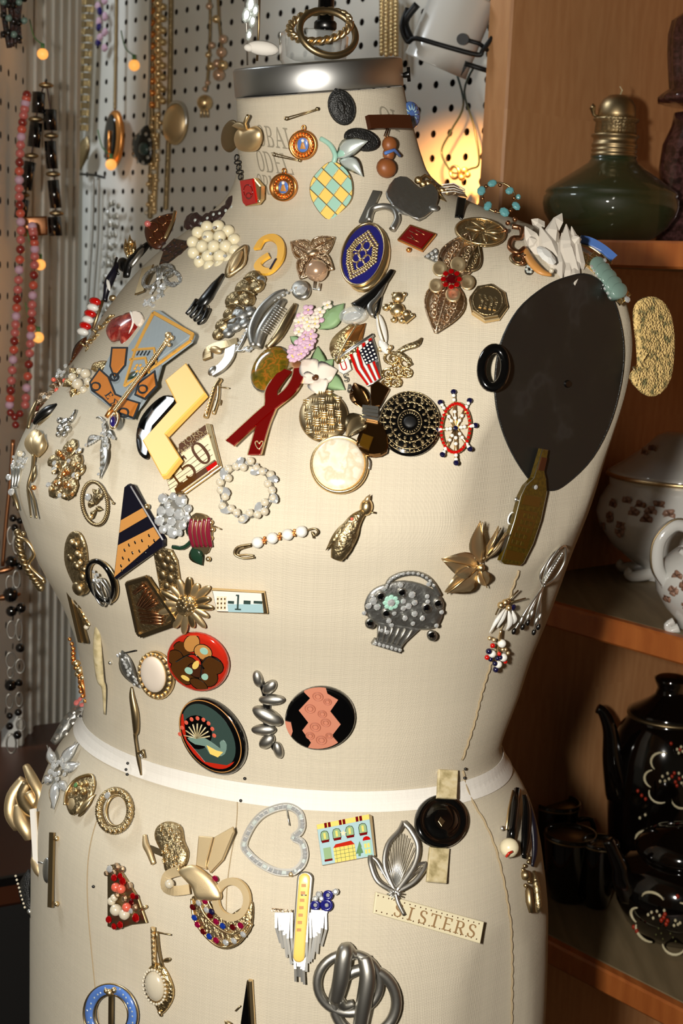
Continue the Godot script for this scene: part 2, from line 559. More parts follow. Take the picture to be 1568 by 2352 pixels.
func ell(cx: float, cy: float, rx: float, ry: float, ang := 0.0, n := 24, a0 := 0.0, a1 := 360.0) -> Array:
	var out := []
	var full := is_equal_approx(a1 - a0, 360.0)
	var c := cos(deg_to_rad(ang))
	var s := sin(deg_to_rad(ang))
	for i in (n if full else n + 1):
		var a := deg_to_rad(a0 + (a1 - a0) * i / n)
		var x := rx * cos(a)
		var y := ry * sin(a)
		out.append_array([cx + x * c - y * s, cy + x * s + y * c])
	return out

func rise(poly: Array, h: float) -> Array:
	var out := []
	for i in range(0, poly.size(), 2):
		out.append_array([poly[i], poly[i + 1], h])
	return out

func sp(f: Array, dim := 2, n := 4, closed := false) -> Array:
	# a smooth curve through the points of a flat list
	var m := f.size() / dim
	var out := []
	for i in (m if closed else m - 1):
		for k in n:
			var t := float(k) / n
			for d in dim:
				var i0: int = (i - 1 + m) % m if closed else maxi(i - 1, 0)
				var i1 := i
				var i2 := (i + 1) % m
				var i3: int = (i + 2) % m if closed else mini(i + 2, m - 1)
				out.append(cubic_interpolate(f[i1 * dim + d], f[i2 * dim + d], f[i0 * dim + d], f[i3 * dim + d], t))
	if not closed:
		for d in dim:
			out.append(f[(m - 1) * dim + d])
	return out

func tube3(pts: PackedVector3Array, rad: PackedFloat32Array, closed := false, sides := 8, flatten := 1.0):
	var n := pts.size()
	if n < 2:
		return
	var rs := []
	var nrm := Vector3(0, 0, 1)
	for i in n:
		var a := pts[(i - 1 + n) % n] if closed else pts[maxi(i - 1, 0)]
		var c := pts[(i + 1) % n] if closed else pts[mini(i + 1, n - 1)]
		var tg := (c - a).normalized()
		if absf(tg.dot(nrm)) > 0.97:
			nrm = Vector3(1, 0, 0) if absf(tg.x) < 0.9 else Vector3(0, 1, 0)
		nrm = (nrm - tg * nrm.dot(tg)).normalized()
		var bi := tg.cross(nrm)
		var r := PackedVector3Array()
		for k in sides:
			var an := TAU * (k + 0.5) / sides
			r.append(pts[i] + (bi * cos(an) + nrm * sin(an) * flatten) * rad[i])
		rs.append(r)
	solid(loft(rs, true, closed))

func tube(f: Array, r: float, closed := false, sides := 8, flatten := 1.0):
	var p := PackedVector3Array()
	var q := PackedFloat32Array()
	for i in range(0, f.size(), 3):
		p.append(P(f[i], f[i + 1], f[i + 2]))
		q.append(r * sc)
	tube3(p, q, closed, sides, flatten)

func tuber(f: Array, closed := false, sides := 8, flatten := 1.0):
	# x, y, height, radius
	var p := PackedVector3Array()
	var q := PackedFloat32Array()
	for i in range(0, f.size(), 4):
		p.append(P(f[i], f[i + 1], f[i + 2]))
		q.append(f[i + 3] * sc)
	tube3(p, q, closed, sides, flatten)

func rope(f: Array, r: float, turns: float, strands := 2, closed := false, thin := 0.62):
	var base := PackedVector3Array()
	for i in range(0, f.size(), 3):
		base.append(P(f[i], f[i + 1], f[i + 2]))
	if closed:
		base.append(base[0])
	var m := maxi(int(turns * 8), base.size())
	for s in strands:
		var p := PackedVector3Array()
		var q := PackedFloat32Array()
		for i in (m if closed else m + 1):
			var u := float(i) / m * (base.size() - 1)
			var k := mini(int(u), base.size() - 2)
			var c := base[k].lerp(base[k + 1], u - k)
			var tg := (base[k + 1] - base[k]).normalized()
			var n1 := (Vector3(0, 0, 1) - tg * tg.z).normalized()
			var n2 := tg.cross(n1)
			var an := TAU * (turns * i / m + float(s) / strands)
			p.append(c + (n1 * sin(an) + n2 * cos(an)) * r * sc * 0.55)
			q.append(r * sc * thin)
		tube3(p, q, closed, 6)

func strip(f: Array, w: float, th: float, closed := false, w2 := -1.0):
	# a flat ribbon lying along x, y, height points
	var n := f.size() / 3
	var rs := []
	for i in n:
		var p := P(f[3 * i], f[3 * i + 1], f[3 * i + 2])
		var i0 := (i - 1 + n) % n if closed else maxi(i - 1, 0)
		var i1 := (i + 1) % n if closed else mini(i + 1, n - 1)
		var tg := (P(f[3 * i1], f[3 * i1 + 1], f[3 * i1 + 2]) - P(f[3 * i0], f[3 * i0 + 1], f[3 * i0 + 2]))
		var sd := Vector3(-tg.y, tg.x, 0).normalized() * (w if w2 < 0.0 else lerpf(w, w2, float(i) / maxf(n - 1, 1))) * sc * 0.5
		var z := Vector3(0, 0, th * sc * 0.5)
		rs.append(PackedVector3Array([p - sd - z, p + sd - z, p + sd + z, p - sd + z]))
	solid(loft(rs, true, closed), false)

func ball(x: float, y: float, h: float, r: float, rz := -1.0, n := 10):
	# a bead added to the shape under way
	var c := P(x, y, h)
	var z := r if rz < 0.0 else rz
	var rs := []
	for k in range(1, n / 2 + 2):
		var a := PI * k / (n / 2 + 2)
		var q := PackedVector3Array()
		for i in n:
			var u := TAU * i / n
			q.append(c + Vector3(cos(u) * sin(a) * r, sin(u) * sin(a) * r, cos(a) * z) * sc)
		rs.append(q)
	solid(loft(rs))

func elli(x0: float, y0: float, x1: float, y1: float, h: float, w: float, hz: float, n := 10, pointy := 1.0):
	# an egg from one point to another, w wide and hz high on either side
	var a := P(x0, y0, h)
	var e := P(x1, y1, h)
	var ax := (e - a) * 0.5
	var sd := Vector3(-ax.y, ax.x, 0).normalized() * w * 0.5 * sc
	var rs := []
	for k in range(0, n + 1):
		var u := PI * clampf(float(k) / n, 0.02, 0.98)
		var q := PackedVector3Array()
		var r := pow(sin(u), pointy)
		for i in 10:
			var t := TAU * i / 10
			q.append((a + e) * 0.5 - ax * cos(u) + (sd * cos(t) + Vector3(0, 0, hz * sc) * sin(t)) * r)
		rs.append(q)
	solid(loft(rs))

func leaf(x0: float, y0: float, x1: float, y1: float, w: float, he: float, hc: float, bend := 0.0, h0 := 0.0, flat := false, n := 8, th := 2.0):
	# from stalk to tip: he is the height of its rims, hc of its middle, bend pushes it sideways
	var rs := []
	var ref := h0 + maxf(he, hc) * 0.6
	var dx := x1 - x0
	var dy := y1 - y0
	var ln := sqrt(dx * dx + dy * dy)
	var nx := -dy / ln
	var ny := dx / ln
	for k in n + 1:
		var t := float(k) / n
		var hw := maxf(w * 0.5 * sin(PI * pow(t, 0.8)), 0.6)
		var bx := sin(PI * t) * bend
		var cx := x0 + dx * t + nx * bx
		var cy := y0 + dy * t + ny * bx
		var f := sin(PI * clampf(t * 0.9 + 0.08, 0, 1))
		rs.append(PackedVector3Array([Q(cx - nx * hw, cy - ny * hw, h0 + he * f, ref), Q(cx - nx * hw * 0.5, cy - ny * hw * 0.5, h0 + lerpf(he, hc, 0.6) * f, ref), Q(cx, cy, h0 + hc * f, ref), Q(cx + nx * hw * 0.5, cy + ny * hw * 0.5, h0 + lerpf(he, hc, 0.6) * f, ref), Q(cx + nx * hw, cy + ny * hw, h0 + he * f, ref), Q(cx, cy, h0 + hc * f - th, ref)]))
	solid(loft(rs), not flat)

func cyl(x: float, y: float, h0: float, h1: float, r: float, r2 := -1.0, n := 16):
	var q := r if r2 < 0.0 else r2
	solid(loft([ring(ell(x, y, r, r, 0, n), h0, 1.0, 0, 0, h1), ring(ell(x, y, q, q, 0, n), h1, 1.0, 0, 0, h1)]), false)

func lathe(x: float, y: float, prof: Array, n := 24, sx := 1.0, smooth := true):
	# radius, height pairs turned about the normal
	var top := 0.0
	for k in range(1, prof.size(), 2):
		top = maxf(top, prof[k])
	var rs := []
	for k in range(0, prof.size(), 2):
		rs.append(ring(ell(x, y, prof[k] * sx, prof[k], 0, n), prof[k + 1], 1.0, 0, 0, top * 0.6))
	solid(loft(rs), smooth)

# shared stones and beads, each placed as a piece of its own
var unit := {}

func unit_mesh(kind: String) -> Mesh:
	if unit.has(kind):
		return unit[kind]
	var keep := S
	mb()
	match kind:
		"bead":
			var rs := []
			for k in range(1, 10):
				var a := PI * k / 10.0
				var q := PackedVector3Array()
				for i in 14:
					q.append(Vector3(cos(TAU * i / 14) * sin(a), sin(TAU * i / 14) * sin(a), cos(a)))
				rs.append(q)
			solid(loft(rs))
		"stone", "cut", "baguette", "square":
			var n := 8
			var off := 0.0
			if kind == "baguette" or kind == "square":
				n = 4
				off = 0.5
			var rs := []
			var lv := [[0.55, -0.5], [1.0, 0.0], [1.0, 0.12], [0.62, 0.5]]
			if kind == "cut":
				lv = [[0.3, -0.8], [1.0, -0.05], [0.98, 0.1], [0.8, 0.42], [0.5, 0.58]]
			for l in lv:
				var q := PackedVector3Array()
				for i in n:
					var an := TAU * (i + off) / n
					var k: float = 1.414 if n == 4 else 1.0
					q.append(Vector3(cos(an) * l[0] * k, sin(an) * l[0] * k, l[1]))
				rs.append(q)
			solid(loft(rs), false)
		"marquise":
			var rs := []
			for l in [[0.5, -0.4], [1.0, 0.0], [1.0, 0.1], [0.5, 0.5]]:
				var q := PackedVector3Array()
				for i in 10:
					var an := TAU * i / 10
					q.append(Vector3(cos(an) * l[0], signf(sin(an)) * pow(absf(sin(an)), 1.0) * 0.5 * l[0], l[1] * 0.6))
				rs.append(q)
			solid(loft(rs), false)
	S.generate_normals()
	unit[kind] = S.commit()
	S = keep
	return unit[kind]

func put(nm: String, kind: String, m: Material, x: float, y: float, h: float, rx: float, ry := -1.0, rz := -1.0, ang := 0.0, parent: Node = null) -> MeshInstance3D:
	var o := MeshInstance3D.new()
	o.name = nm
	o.mesh = unit_mesh(kind)
	o.material_override = m
	var y_ := rx if ry < 0.0 else ry
	var z_ := minf(rx, y_) if rz < 0.0 else rz
	var bs := Basis(Vector3(0, 0, 1), -deg_to_rad(ang)) * Basis.from_scale(Vector3(rx, y_, z_) * sc)
	o.transform = Transform3D(bs, P(x, y, h))
	(N if parent == null else parent).add_child(o, true)
	return o

func pearl(x: float, y: float, h: float, r: float, m: Material = null, nm := "pearl"):
	return put(nm, "bead", M.pearl if m == null else m, x, y, h, r)

func gem(x: float, y: float, h: float, r: float, m: Material = null, nm := "rhinestone"):
	var o := put(nm, "cut", M.crystal if m == null else m, x, y, h, r, r, r, rng.randf_range(0, 40))
	o.rotate_object_local(Vector3(1, 0, 0), rng.randf_range(-0.18, 0.18))
	return o

func txt(nm: String, s: String, m: Material, x: float, y: float, h: float, size: float, ang := 0.0, sx := 1.0, font := "Droid Sans", depth := 1.0, parent: Node = null) -> MeshInstance3D:
	var f := SystemFont.new()
	f.font_names = PackedStringArray([font])
	var t := TextMesh.new()
	t.font = f
	t.text = s
	t.font_size = 64
	t.pixel_size = 1.0 / 64.0
	t.depth = 0.05
	var o := MeshInstance3D.new()
	o.name = nm
	o.mesh = t
	o.material_override = m
	var a := P(x, y, h)
	var u := deg_to_rad(ang)
	var ex := (P(x + cos(u) * size, y + sin(u) * size, h) - a)
	var ey := (P(x + sin(u) * size, y - cos(u) * size, h) - a)
	o.transform = Transform3D(Basis(ex * sx, ey, Vector3(0, 0, depth * sc / 0.05)), a)
	(N if parent == null else parent).add_child(o, true)
	return o

func pinback(x0: float, y0: float, x1: float, y1: float, h := 3.0, m: Material = null):
	# the pin stem and its catch behind a brooch
	tube([x0, y0, h, x1, y1, h], 1.4, false, 6)
	ball(x1, y1, h, 3.5)
	part("pin_stem", M.gold_dk if m == null else m)

# ---------- the room ----------
var wall_u: Vector3
var wall_n: Vector3
var peg_o: Vector3
var shelf_o: Vector3

func struct(nm: String, m: Material, parent: Node = null) -> MeshInstance3D:
	var keep := N
	N = self
	var o := part(nm, m, parent)
	N = keep
	if parent == null:
		o.set_meta("kind", "structure")
		o.set_meta("label", nm.replace("_", " ") + " of the booth")
		o.name = nm
	return o

func box3(o: Vector3, a: Vector3, c: Vector3, d: Vector3, bev := 0.0):
	# a block from a corner along three edges
	var q := [o, o + a, o + a + c, o + c]
	if bev <= 0.0:
		solid(loft([PackedVector3Array(q), PackedVector3Array([q[0] + d, q[1] + d, q[2] + d, q[3] + d])]), false)
		return
	var an := a.normalized() * bev
	var cn := c.normalized() * bev
	var dn := d.normalized() * bev
	var r := []
	for k in [[dn * 0, 1.0], [dn, 0.0], [d - dn, 0.0], [d, 1.0]]:
		var s: float = k[1]
		r.append(PackedVector3Array([q[0] + k[0] + (an + cn) * s, q[1] + k[0] + (cn - an) * s, q[2] + k[0] - (an + cn) * s, q[3] + k[0] + (an - cn) * s]))
	solid(loft(r), false)

func on_plane(x: float, y: float, o: Vector3, n: Vector3) -> Vector3:
	var d := ray(x, y)
	return CAM + d * ((o - CAM).dot(n) / d.dot(n))

var holes: SurfaceTool

func pegs(o: Vector3, u: Vector3, v: Vector3, n: Vector3, cols: int, rows: int, pitch: float, rad: float):
	# a perforated hardboard sheet with real holes
	var th := n * -0.003
	var lining := SurfaceTool.new()
	lining.begin(Mesh.PRIMITIVE_TRIANGLES)
	lining.set_smooth_group(-1)
	for j in rows:
		for i in cols:
			var c := o + u * (pitch * (i + 0.5)) + v * (pitch * (j + 0.5))
			var h := pitch / 2.0
			var ob := []
			var ih := []
			for k in 8:
				var an := TAU * k / 8.0
				ih.append(c + (u * cos(an) + v * sin(an)) * rad)
				var dx: float = [1, 1, 0, -1, -1, -1, 0, 1][k]
				var dy: float = [0, 1, 1, 1, 0, -1, -1, -1][k]
				ob.append(c + u * dx * h + v * dy * h)
			S.set_smooth_group(-1)
			for k in 8:
				var l := (k + 1) % 8
				for w in [ob[k], ih[l], ob[l], ob[k], ih[k], ih[l]]:
					S.add_vertex(w)
				for w in [ih[k], ih[l] + th, ih[l], ih[k], ih[k] + th, ih[l] + th]:
					lining.add_vertex(w)
	holes = lining

func room():
	wall_u = Vector3(0.64, 0, 0.768).normalized()
	wall_n = Vector3(-0.768, 0, 0.64).normalized()
	peg_o = at(900, 300, 1.58)
	shelf_o = at(1400, 580, 1.22)
	mb()
	# back wall, set behind the perforated board
	var wo := peg_o - wall_n * 0.27
	wo.y = 0
	var left_s := (on_plane(110, 700, wo, wall_n) - wo).dot(wall_u) - 0.05
	var span := 4.2
	var deep := 3.6
	var c0 := wo + wall_u * left_s
	box3(c0 - wall_u * 0.1, wall_u * (span + 0.2), Vector3.UP * 2.6, wall_n * -0.1)
	struct("wall_back", M.plaster)
	box3(c0, wall_n * deep, Vector3.UP * 2.6, wall_u * -0.1)
	struct("wall_left", M.plaster)
	box3(c0 + wall_u * span, wall_n * deep, Vector3.UP * 2.6, wall_u * 0.1)
	struct("wall_right", M.plaster)
	box3(c0 + wall_n * deep - wall_u * 0.1, wall_u * (span + 0.2), Vector3.UP * 2.6, wall_n * 0.1)
	struct("wall_front", M.plaster)
	box3(c0 - wall_u * 0.1 - wall_n * 0.1, wall_u * (span + 0.2), wall_n * (deep + 0.2), Vector3.UP * -0.1)
	struct("floor", M.carpet)
	box3(c0 - wall_u * 0.1 - wall_n * 0.1 + Vector3.UP * 2.6, wall_u * (span + 0.2), wall_n * (deep + 0.2), Vector3.UP * 0.1)
	struct("ceiling", M.plaster)
	# perforated board hung on the back wall
	var a := on_plane(188, 560, peg_o, wall_n)
	var z := on_plane(1125, 300, peg_o, wall_n)
	var pitch := 0.0254
	var cols := int((z - a).dot(wall_u) / pitch) + 1
	var o := Vector3(a.x, 1.20, a.z)
	pegs(o, wall_u, Vector3.UP, wall_n, cols, 27, pitch, 0.0041)
	S.set_smooth_group(-1)
	var pb := struct("wall_pegboard", M.board)
	S = holes
	struct("hole_linings", M.fibre, pb).set_meta("kind", "stuff")
	pb.set_meta("label", "cream perforated hardboard panel with rows of small holes")
	box3(o - wall_n * 0.018, wall_u * cols * pitch, Vector3.UP * 27 * pitch, wall_n * -0.004)
	struct("backing", M.dark, pb)
	box3(Vector3(o.x, 0, o.z), wall_u * cols * pitch, Vector3.UP * 1.2, wall_n * -0.02)
	struct("lower_board", M.board, pb)
	# ribbed white panel in the corner
	mb()
	var r0 := at(46, 900, 1.66)
	var r1 := at(176, 900, 1.98)
	r0.y = 0.0
	r1.y = 0.0
	var rd := (r1 - r0)
	var rn := Vector3.UP.cross(rd).normalized()
	if rn.dot(CAM - r0) < 0.0:
		rn = -rn
	var rp := struct_panel(r0, rd, rn)
	rp.set_meta("label", "grey white panel with vertical ribs beside the perforated board")
	# second perforated board, seen almost edge on
	mb()
	var s0 := at(56, 900, 1.64)
	var s1 := at(-60, 900, 1.42)
	s0.y = 0.9
	s1.y = 0.9
	s1 = s0 + (s1 - s0) * 3.0
	var sd := (s1 - s0).normalized()
	var sn := Vector3.UP.cross(sd).normalized()
	if sn.dot(CAM - s0) < 0.0:
		sn = -sn
	pegs(s0, sd, Vector3.UP, sn, int((s1 - s0).length() / 0.033), 32, 0.033, 0.004)
	var sb := struct("wall_side_pegboard", M.board)
	S = holes
	struct("hole_linings", M.fibre, sb).set_meta("kind", "stuff")
	sb.set_meta("label", "second perforated board in the corner seen nearly edge on")
	box3(s0 - sn * 0.018, s1 - s0, Vector3.UP * 32 * 0.033, sn * -0.004)
	struct("backing", M.dark, sb)
	# glowing panel made up for the added fill light, outside the picture
	thing("added_fill_panel", "flat white panel of the added unseen fill light above the booth", "lamp", Vector3(-1.15, 2.6, -0.4), Vector3.DOWN)
	N.transform = Transform3D(Basis.IDENTITY, Vector3(-1.15, 2.6, -0.4))
	box3(Vector3(-0.33, -0.045, -0.18), Vector3(0.66, 0, 0), Vector3(0, 0.045, 0), Vector3(0, 0, 0.36))
	part("housing", M.white)
	box3(Vector3(-0.3, -0.05, -0.15), Vector3(0.6, 0, 0), Vector3(0, 0.004, 0), Vector3(0, 0, 0.3))
	var em := mt(Color(1, 0.9, 0.75), 0.6)
	em.emission_enabled = true
	em.emission = Color(1, 0.86, 0.66)
	em.emission_energy_multiplier = 0.8
	part("diffuser", em)

func struct_panel(r0: Vector3, rd: Vector3, rn: Vector3) -> Node:
	var ln := rd.length()
	var u := rd.normalized()
	box3(r0 - rn * 0.02, rd, Vector3.UP * 2.3, rn * 0.02)
	var p := struct("wall_ribbed_panel", M.board)
	var k := 0
	var s := 0.006
	while s < ln - 0.01:
		box3(r0 + u * s, u * 0.012, Vector3.UP * 2.3, rn * 0.0035, 0.0015)
		struct("rib", M.board, p)
		s += ln / 7.0
		k += 1
	return p

# a thing that stands upright: lengths in photograph pixels at its own distance
var shelf_y := []

func stand(nm: String, label: String, cat: String, x: float, y: float, depth: float, yaw := 0.0, group := "") -> Node3D:
	var o := at(x, y, depth)
	if depth < 0.0:
		# on a shelf: the foot is where the line of sight meets the board
		o = on_plane(x, y, Vector3(0, shelf_y[int(-depth) - 1], 0), Vector3.UP)
		depth = (o - CAM).dot(fw)
	elif nm == "oil_lamp" or nm == "lidded_jar":
		o.y = shelf_y[0]
	sc = depth / FOC
	N = Node3D.new()
	N.name = numbered(nm)
	add_child(N)
	N.transform = Transform3D(Basis(Vector3.UP, yaw), o)
	tag(N, label, cat, group)
	mb()
	return N

func lat(prof: Array, n := 36, c := Vector3.ZERO, flute := 0.0, nf := 0):
	# radius, height pairs turned about the upright axis
	var rs := []
	for k in range(0, prof.size(), 2):
		var q := PackedVector3Array()
		for i in n:
			var a := TAU * i / n
			var r: float = prof[k] * (1.0 + flute * cos(a * nf))
			q.append((c + Vector3(cos(a) * r, prof[k + 1], sin(a) * r)) * sc)
		rs.append(q)
	solid(loft(rs))

func pipe(f: Array, closed := false, sides := 10, flatten := 1.0):
	# x, y, z, radius in pixels of the standing thing
	var p := PackedVector3Array()
	var q := PackedFloat32Array()
	for i in range(0, f.size(), 4):
		p.append(Vector3(f[i], f[i + 1], f[i + 2]) * sc)
		q.append(f[i + 3] * sc)
	tube3(p, q, closed, sides, flatten)

func bookcase():
	# open wooden shelves parallel to the back wall
	var bc := Node3D.new()
	bc.name = "bookcase"
	add_child(bc)
	tag(bc, "open wooden bookcase with pine edged shelves holding lamp and china", "bookcase")
	var pl := on_plane(1097, 440, shelf_o, wall_n)
	pl.y = 0.0
	bc.position = pl
	var right := wall_u * 1.1
	var deep := -wall_n * 0.34
	N = bc
	mb()
	var tk := 0.030
	box3(Vector3.ZERO, wall_u * tk, Vector3.UP * 1.95, deep, 0.002)
	part("side_panel", M.oak)
	box3(right, wall_u * tk, Vector3.UP * 1.95, deep, 0.002)
	part("side_panel", M.oak)
	box3(deep + wall_u * tk, right - wall_u * tk, Vector3.UP * 1.95, wall_n * 0.006)
	part("back_panel", M.oak)
	shelf_y = [on_plane(1425, 553, shelf_o, wall_n).y, on_plane(1348, 1409, shelf_o, wall_n).y, on_plane(1328, 2199, shelf_o, wall_n).y]
	for y in [on_plane(1425, 553, shelf_o, wall_n).y, on_plane(1348, 1409, shelf_o, wall_n).y, on_plane(1328, 2199, shelf_o, wall_n).y, 1.93, 0.45]:
		box3(wall_u * tk + Vector3.UP * (y - 0.021) - wall_n * 0.012, right - wall_u * tk, Vector3.UP * 0.021, deep + wall_n * 0.02, 0.001)
		var s := part("shelf", M.shelfgrey)
		box3(wall_u * tk + Vector3.UP * (y - 0.022), right - wall_u * tk, Vector3.UP * 0.0225, -wall_n * 0.012, 0.002)
		part("edge_strip", M.pine, s)
	oil_lamp()
	china()
	dark_pots()

func oil_lamp():
	var gg := mt(Color(0.12, 0.22, 0.09), 0.05)
	gg.transparency = BaseMaterial3D.TRANSPARENCY_ALPHA
	gg.albedo_color.a = 0.5
	gg.metallic = 0.1
	gg.clearcoat_enabled = true
	stand("oil_lamp", "green glass oil lamp with brass burner on the upper shelf", "oil lamp", 1395, 553, 1.30)
	lat([20, 0, 70, 2, 104, 14, 132, 38, 149, 64, 154, 84, 153, 100, 147, 106, 150, 111, 146, 118, 112, 142, 76, 166, 58, 178, 51, 188, 53, 192, 20, 194])
	part("glass_font", gg)
	lat([50, 191, 52, 195, 52, 199, 48, 201, 52, 205, 52, 209, 48, 211, 52, 215, 52, 221, 49, 223, 49, 233, 54, 237, 54, 241, 46, 244, 20, 246])
	part("collar", M.gold_dk)
	lat([20, 242, 42, 243, 46, 247, 44, 268, 50, 273, 50, 277, 44, 279, 20, 280], 48, Vector3.ZERO, 0.05, 20)
	part("burner_gallery", M.gold_d)
	lat([42, 276, 43, 288, 41, 304, 34, 318, 20, 328, 8, 330])
	part("burner_dome", M.gold_dk)
	pipe([-40, 278, 0, 4, -52, 284, 0, 4, -56, 300, 4, 7, -60, 302, 4, 8])
	part("wick_knob", M.gold_dk)
	pipe([4, 328, 0, 2, 8, 340, 2, 1.6, 2, 348, 2, 1])
	part("wick", M.bone)
	# mottled pressed glass vase beside the lamp
	var vg := tex(mt(Color(1, 1, 1), 0.15, 0.1, 0.6), noise_tex(0.03, 15, [PackedFloat32Array([0, 0.45, 0.6, 1]), PackedColorArray([Color(0.10, 0.06, 0.06), Color(0.24, 0.15, 0.13), Color(0.40, 0.26, 0.26), Color(0.20, 0.13, 0.11)])]), null, 14.0)
	stand("lidded_jar", "tall brown mottled glass jar with ribbed lid behind oil lamp", "jar", 1582, 545, 1.36)
	lat([60, 0, 76, 14, 72, 60, 74, 120, 80, 180, 76, 230, 60, 270, 56, 300, 30, 305])
	part("body", vg)
	lat([60, 318, 92, 322, 94, 332, 86, 340, 70, 352, 74, 380, 80, 430, 82, 470, 76, 500, 50, 520, 20, 530], 48, Vector3.ZERO, 0.03, 16)
	part("lid", vg)

func china():
	var ch := mt(Color(0.86, 0.86, 0.84), 0.12, 0.0, 0.8)
	var rose := mt(Color(0.60, 0.45, 0.37), 0.25)
	var rose2 := mt(Color(0.68, 0.53, 0.45), 0.25)
	# lidded tureen
	stand("tureen", "white porcelain lidded tureen with brown roses and gilt rim", "tureen", 1545, 1330, -2.0, 0.0)
	lat([60, 0, 80, 4, 66, 22, 100, 40, 150, 78, 178, 120, 186, 150, 178, 182, 160, 214, 162, 232, 150, 236])
	part("bowl", ch)
	lat([164, 232, 170, 236, 168, 242, 160, 244])
	part("gilt_rim", M.gold)
	lat([166, 242, 158, 250, 130, 268, 90, 300, 60, 330, 40, 338, 20, 340])
	part("lid", ch)
	flowers(-36, [[-164, 178], [-140, 190], [-116, 186], [-96, 178], [-80, 192], [-128, 170], [-170, 150], [-150, 140], [-104, 160], [-60, 176], [-176, 126], [-150, 122], [-80, 300], [-96, 290]], [[60, 0], [100, 40], [150, 78], [178, 120], [186, 150], [178, 182], [160, 214], [158, 250], [130, 268], [90, 300], [60, 330]], rose, rose2)
	for k in [-1, 1]:
		pipe(sp([-50.0, 22, 40.0 * k, 14, -78, 16, 46.0 * k, 14, -104, 12, 50.0 * k, 12, -116, 18, 50.0 * k, 9, -110, 28, 48.0 * k, 7], 4, 3))
		part("scroll_foot", ch)
	# covered sugar bowl with scroll handle
	stand("sugar_bowl", "white porcelain sugar bowl with curled handle and brown roses", "bowl", 1612, 1446, -2.0, 0.0)
	lat([44, 0, 56, 4, 60, 20, 90, 50, 112, 88, 116, 118, 102, 156, 82, 176, 70, 186, 40, 192])
	part("bowl", ch)
	pipe(sp([-96, 106, 30, 14, -124, 150, 40, 15, -124, 210, 42, 15, -94, 246, 42, 15, -62, 240, 42, 13, -50, 208, 42, 11, -62, 184, 42, 8, -76, 190, 42, 6], 4, 5))
	part("scroll_handle", ch)
	pipe(sp([-110, 108, 40, 2, -138, 150, 48, 2.2, -138, 212, 50, 2.2, -98, 260, 50, 2.2, -56, 253, 50, 2, -40, 208, 48, 2, -58, 176, 46, 2], 4, 5))
	part("gilt_line", M.gold_dk)
	flowers(-34, [[-70, 120], [-40, 110], [-52, 96], [-90, 104], [-98, 84], [-30, 134], [-60, 76], [-20, 96], [-84, 136]], [[44, 0], [60, 20], [90, 50], [112, 88], [116, 118], [102, 156], [82, 176]], rose, rose2)
	pipe(sp([-62, 8, 30, 12, -80, 2, 30, 10, -88, 14, 30, 8, -74, 24, 30, 9], 4, 3))
	part("scroll_foot", ch)

func flowers(_a: float, spots: Array, prof: Array, m1: Material, m2: Material):
	# painted roses: small blots lying on the turned glaze
	for i in spots.size():
		var x: float = spots[i][0]
		var y: float = spots[i][1]
		var r: float = prof[0][0]
		for k in prof.size() - 1:
			if y >= prof[k][1] and y <= prof[k + 1][1]:
				r = lerpf(prof[k][0], prof[k + 1][0], (y - prof[k][1]) / (prof[k + 1][1] - prof[k][1]))
		var s: float = clampf(x / r, -0.98, 0.98)
		var th := asin(s)
		var n := Vector3(sin(th), 0, cos(th))
		var t := Vector3(cos(th), 0, -sin(th))
		var c := (n * (r + 0.5) + Vector3(0, y, 0)) * sc
		for q in 4:
			var an := TAU * q / 4.0 + i
			var cc := c + (t * cos(an) + Vector3.UP * sin(an)) * sc * 7.0
			var rr := []
			for k in [0.0, 0.9]:
				var pl := PackedVector3Array()
				for j in 14:
					var u := TAU * j / 14.0
					var rad := 8.5 + 1.4 * sin(3.0 * u + i + q)
					pl.append(cc + (t * cos(u) * rad + Vector3.UP * sin(u) * rad * 0.8 + n * (k - 0.6)) * sc)
				rr.append(pl)
			solid(loft(rr))
		part("painted_rose", m1 if i % 2 == 0 else m2)

func arc_mark(c: Vector2, r: float, a0: float, a1: float, body_r: float, w: float):
	# a raised white slip stroke on a dark pot, x and y measured on its front
	var f := []
	for k in 9:
		var a := deg_to_rad(lerpf(a0, a1, k / 8.0))
		var x := c.x + cos(a) * r
		var y := c.y + sin(a) * r
		var th := asin(clampf(x / body_r, -0.98, 0.98))
		f.append_array([sin(th) * body_r, y, cos(th) * body_r, w * (0.5 + 0.6 * sin(PI * k / 8.0))])
	pipe(f, false, 6)

func dots_mark(list: Array, body_r: float, r: float, nm: String, m: Material):
	for d in list:
		var th := asin(clampf(d[0] / body_r, -0.98, 0.98))
		var c := Vector3(sin(th) * body_r, d[1], cos(th) * body_r)
		pipe([c.x, c.y - r, c.z, r * 0.5, c.x, c.y, c.z, r, c.x, c.y + r, c.z, r * 0.5], false, 6)
		part(nm, m)

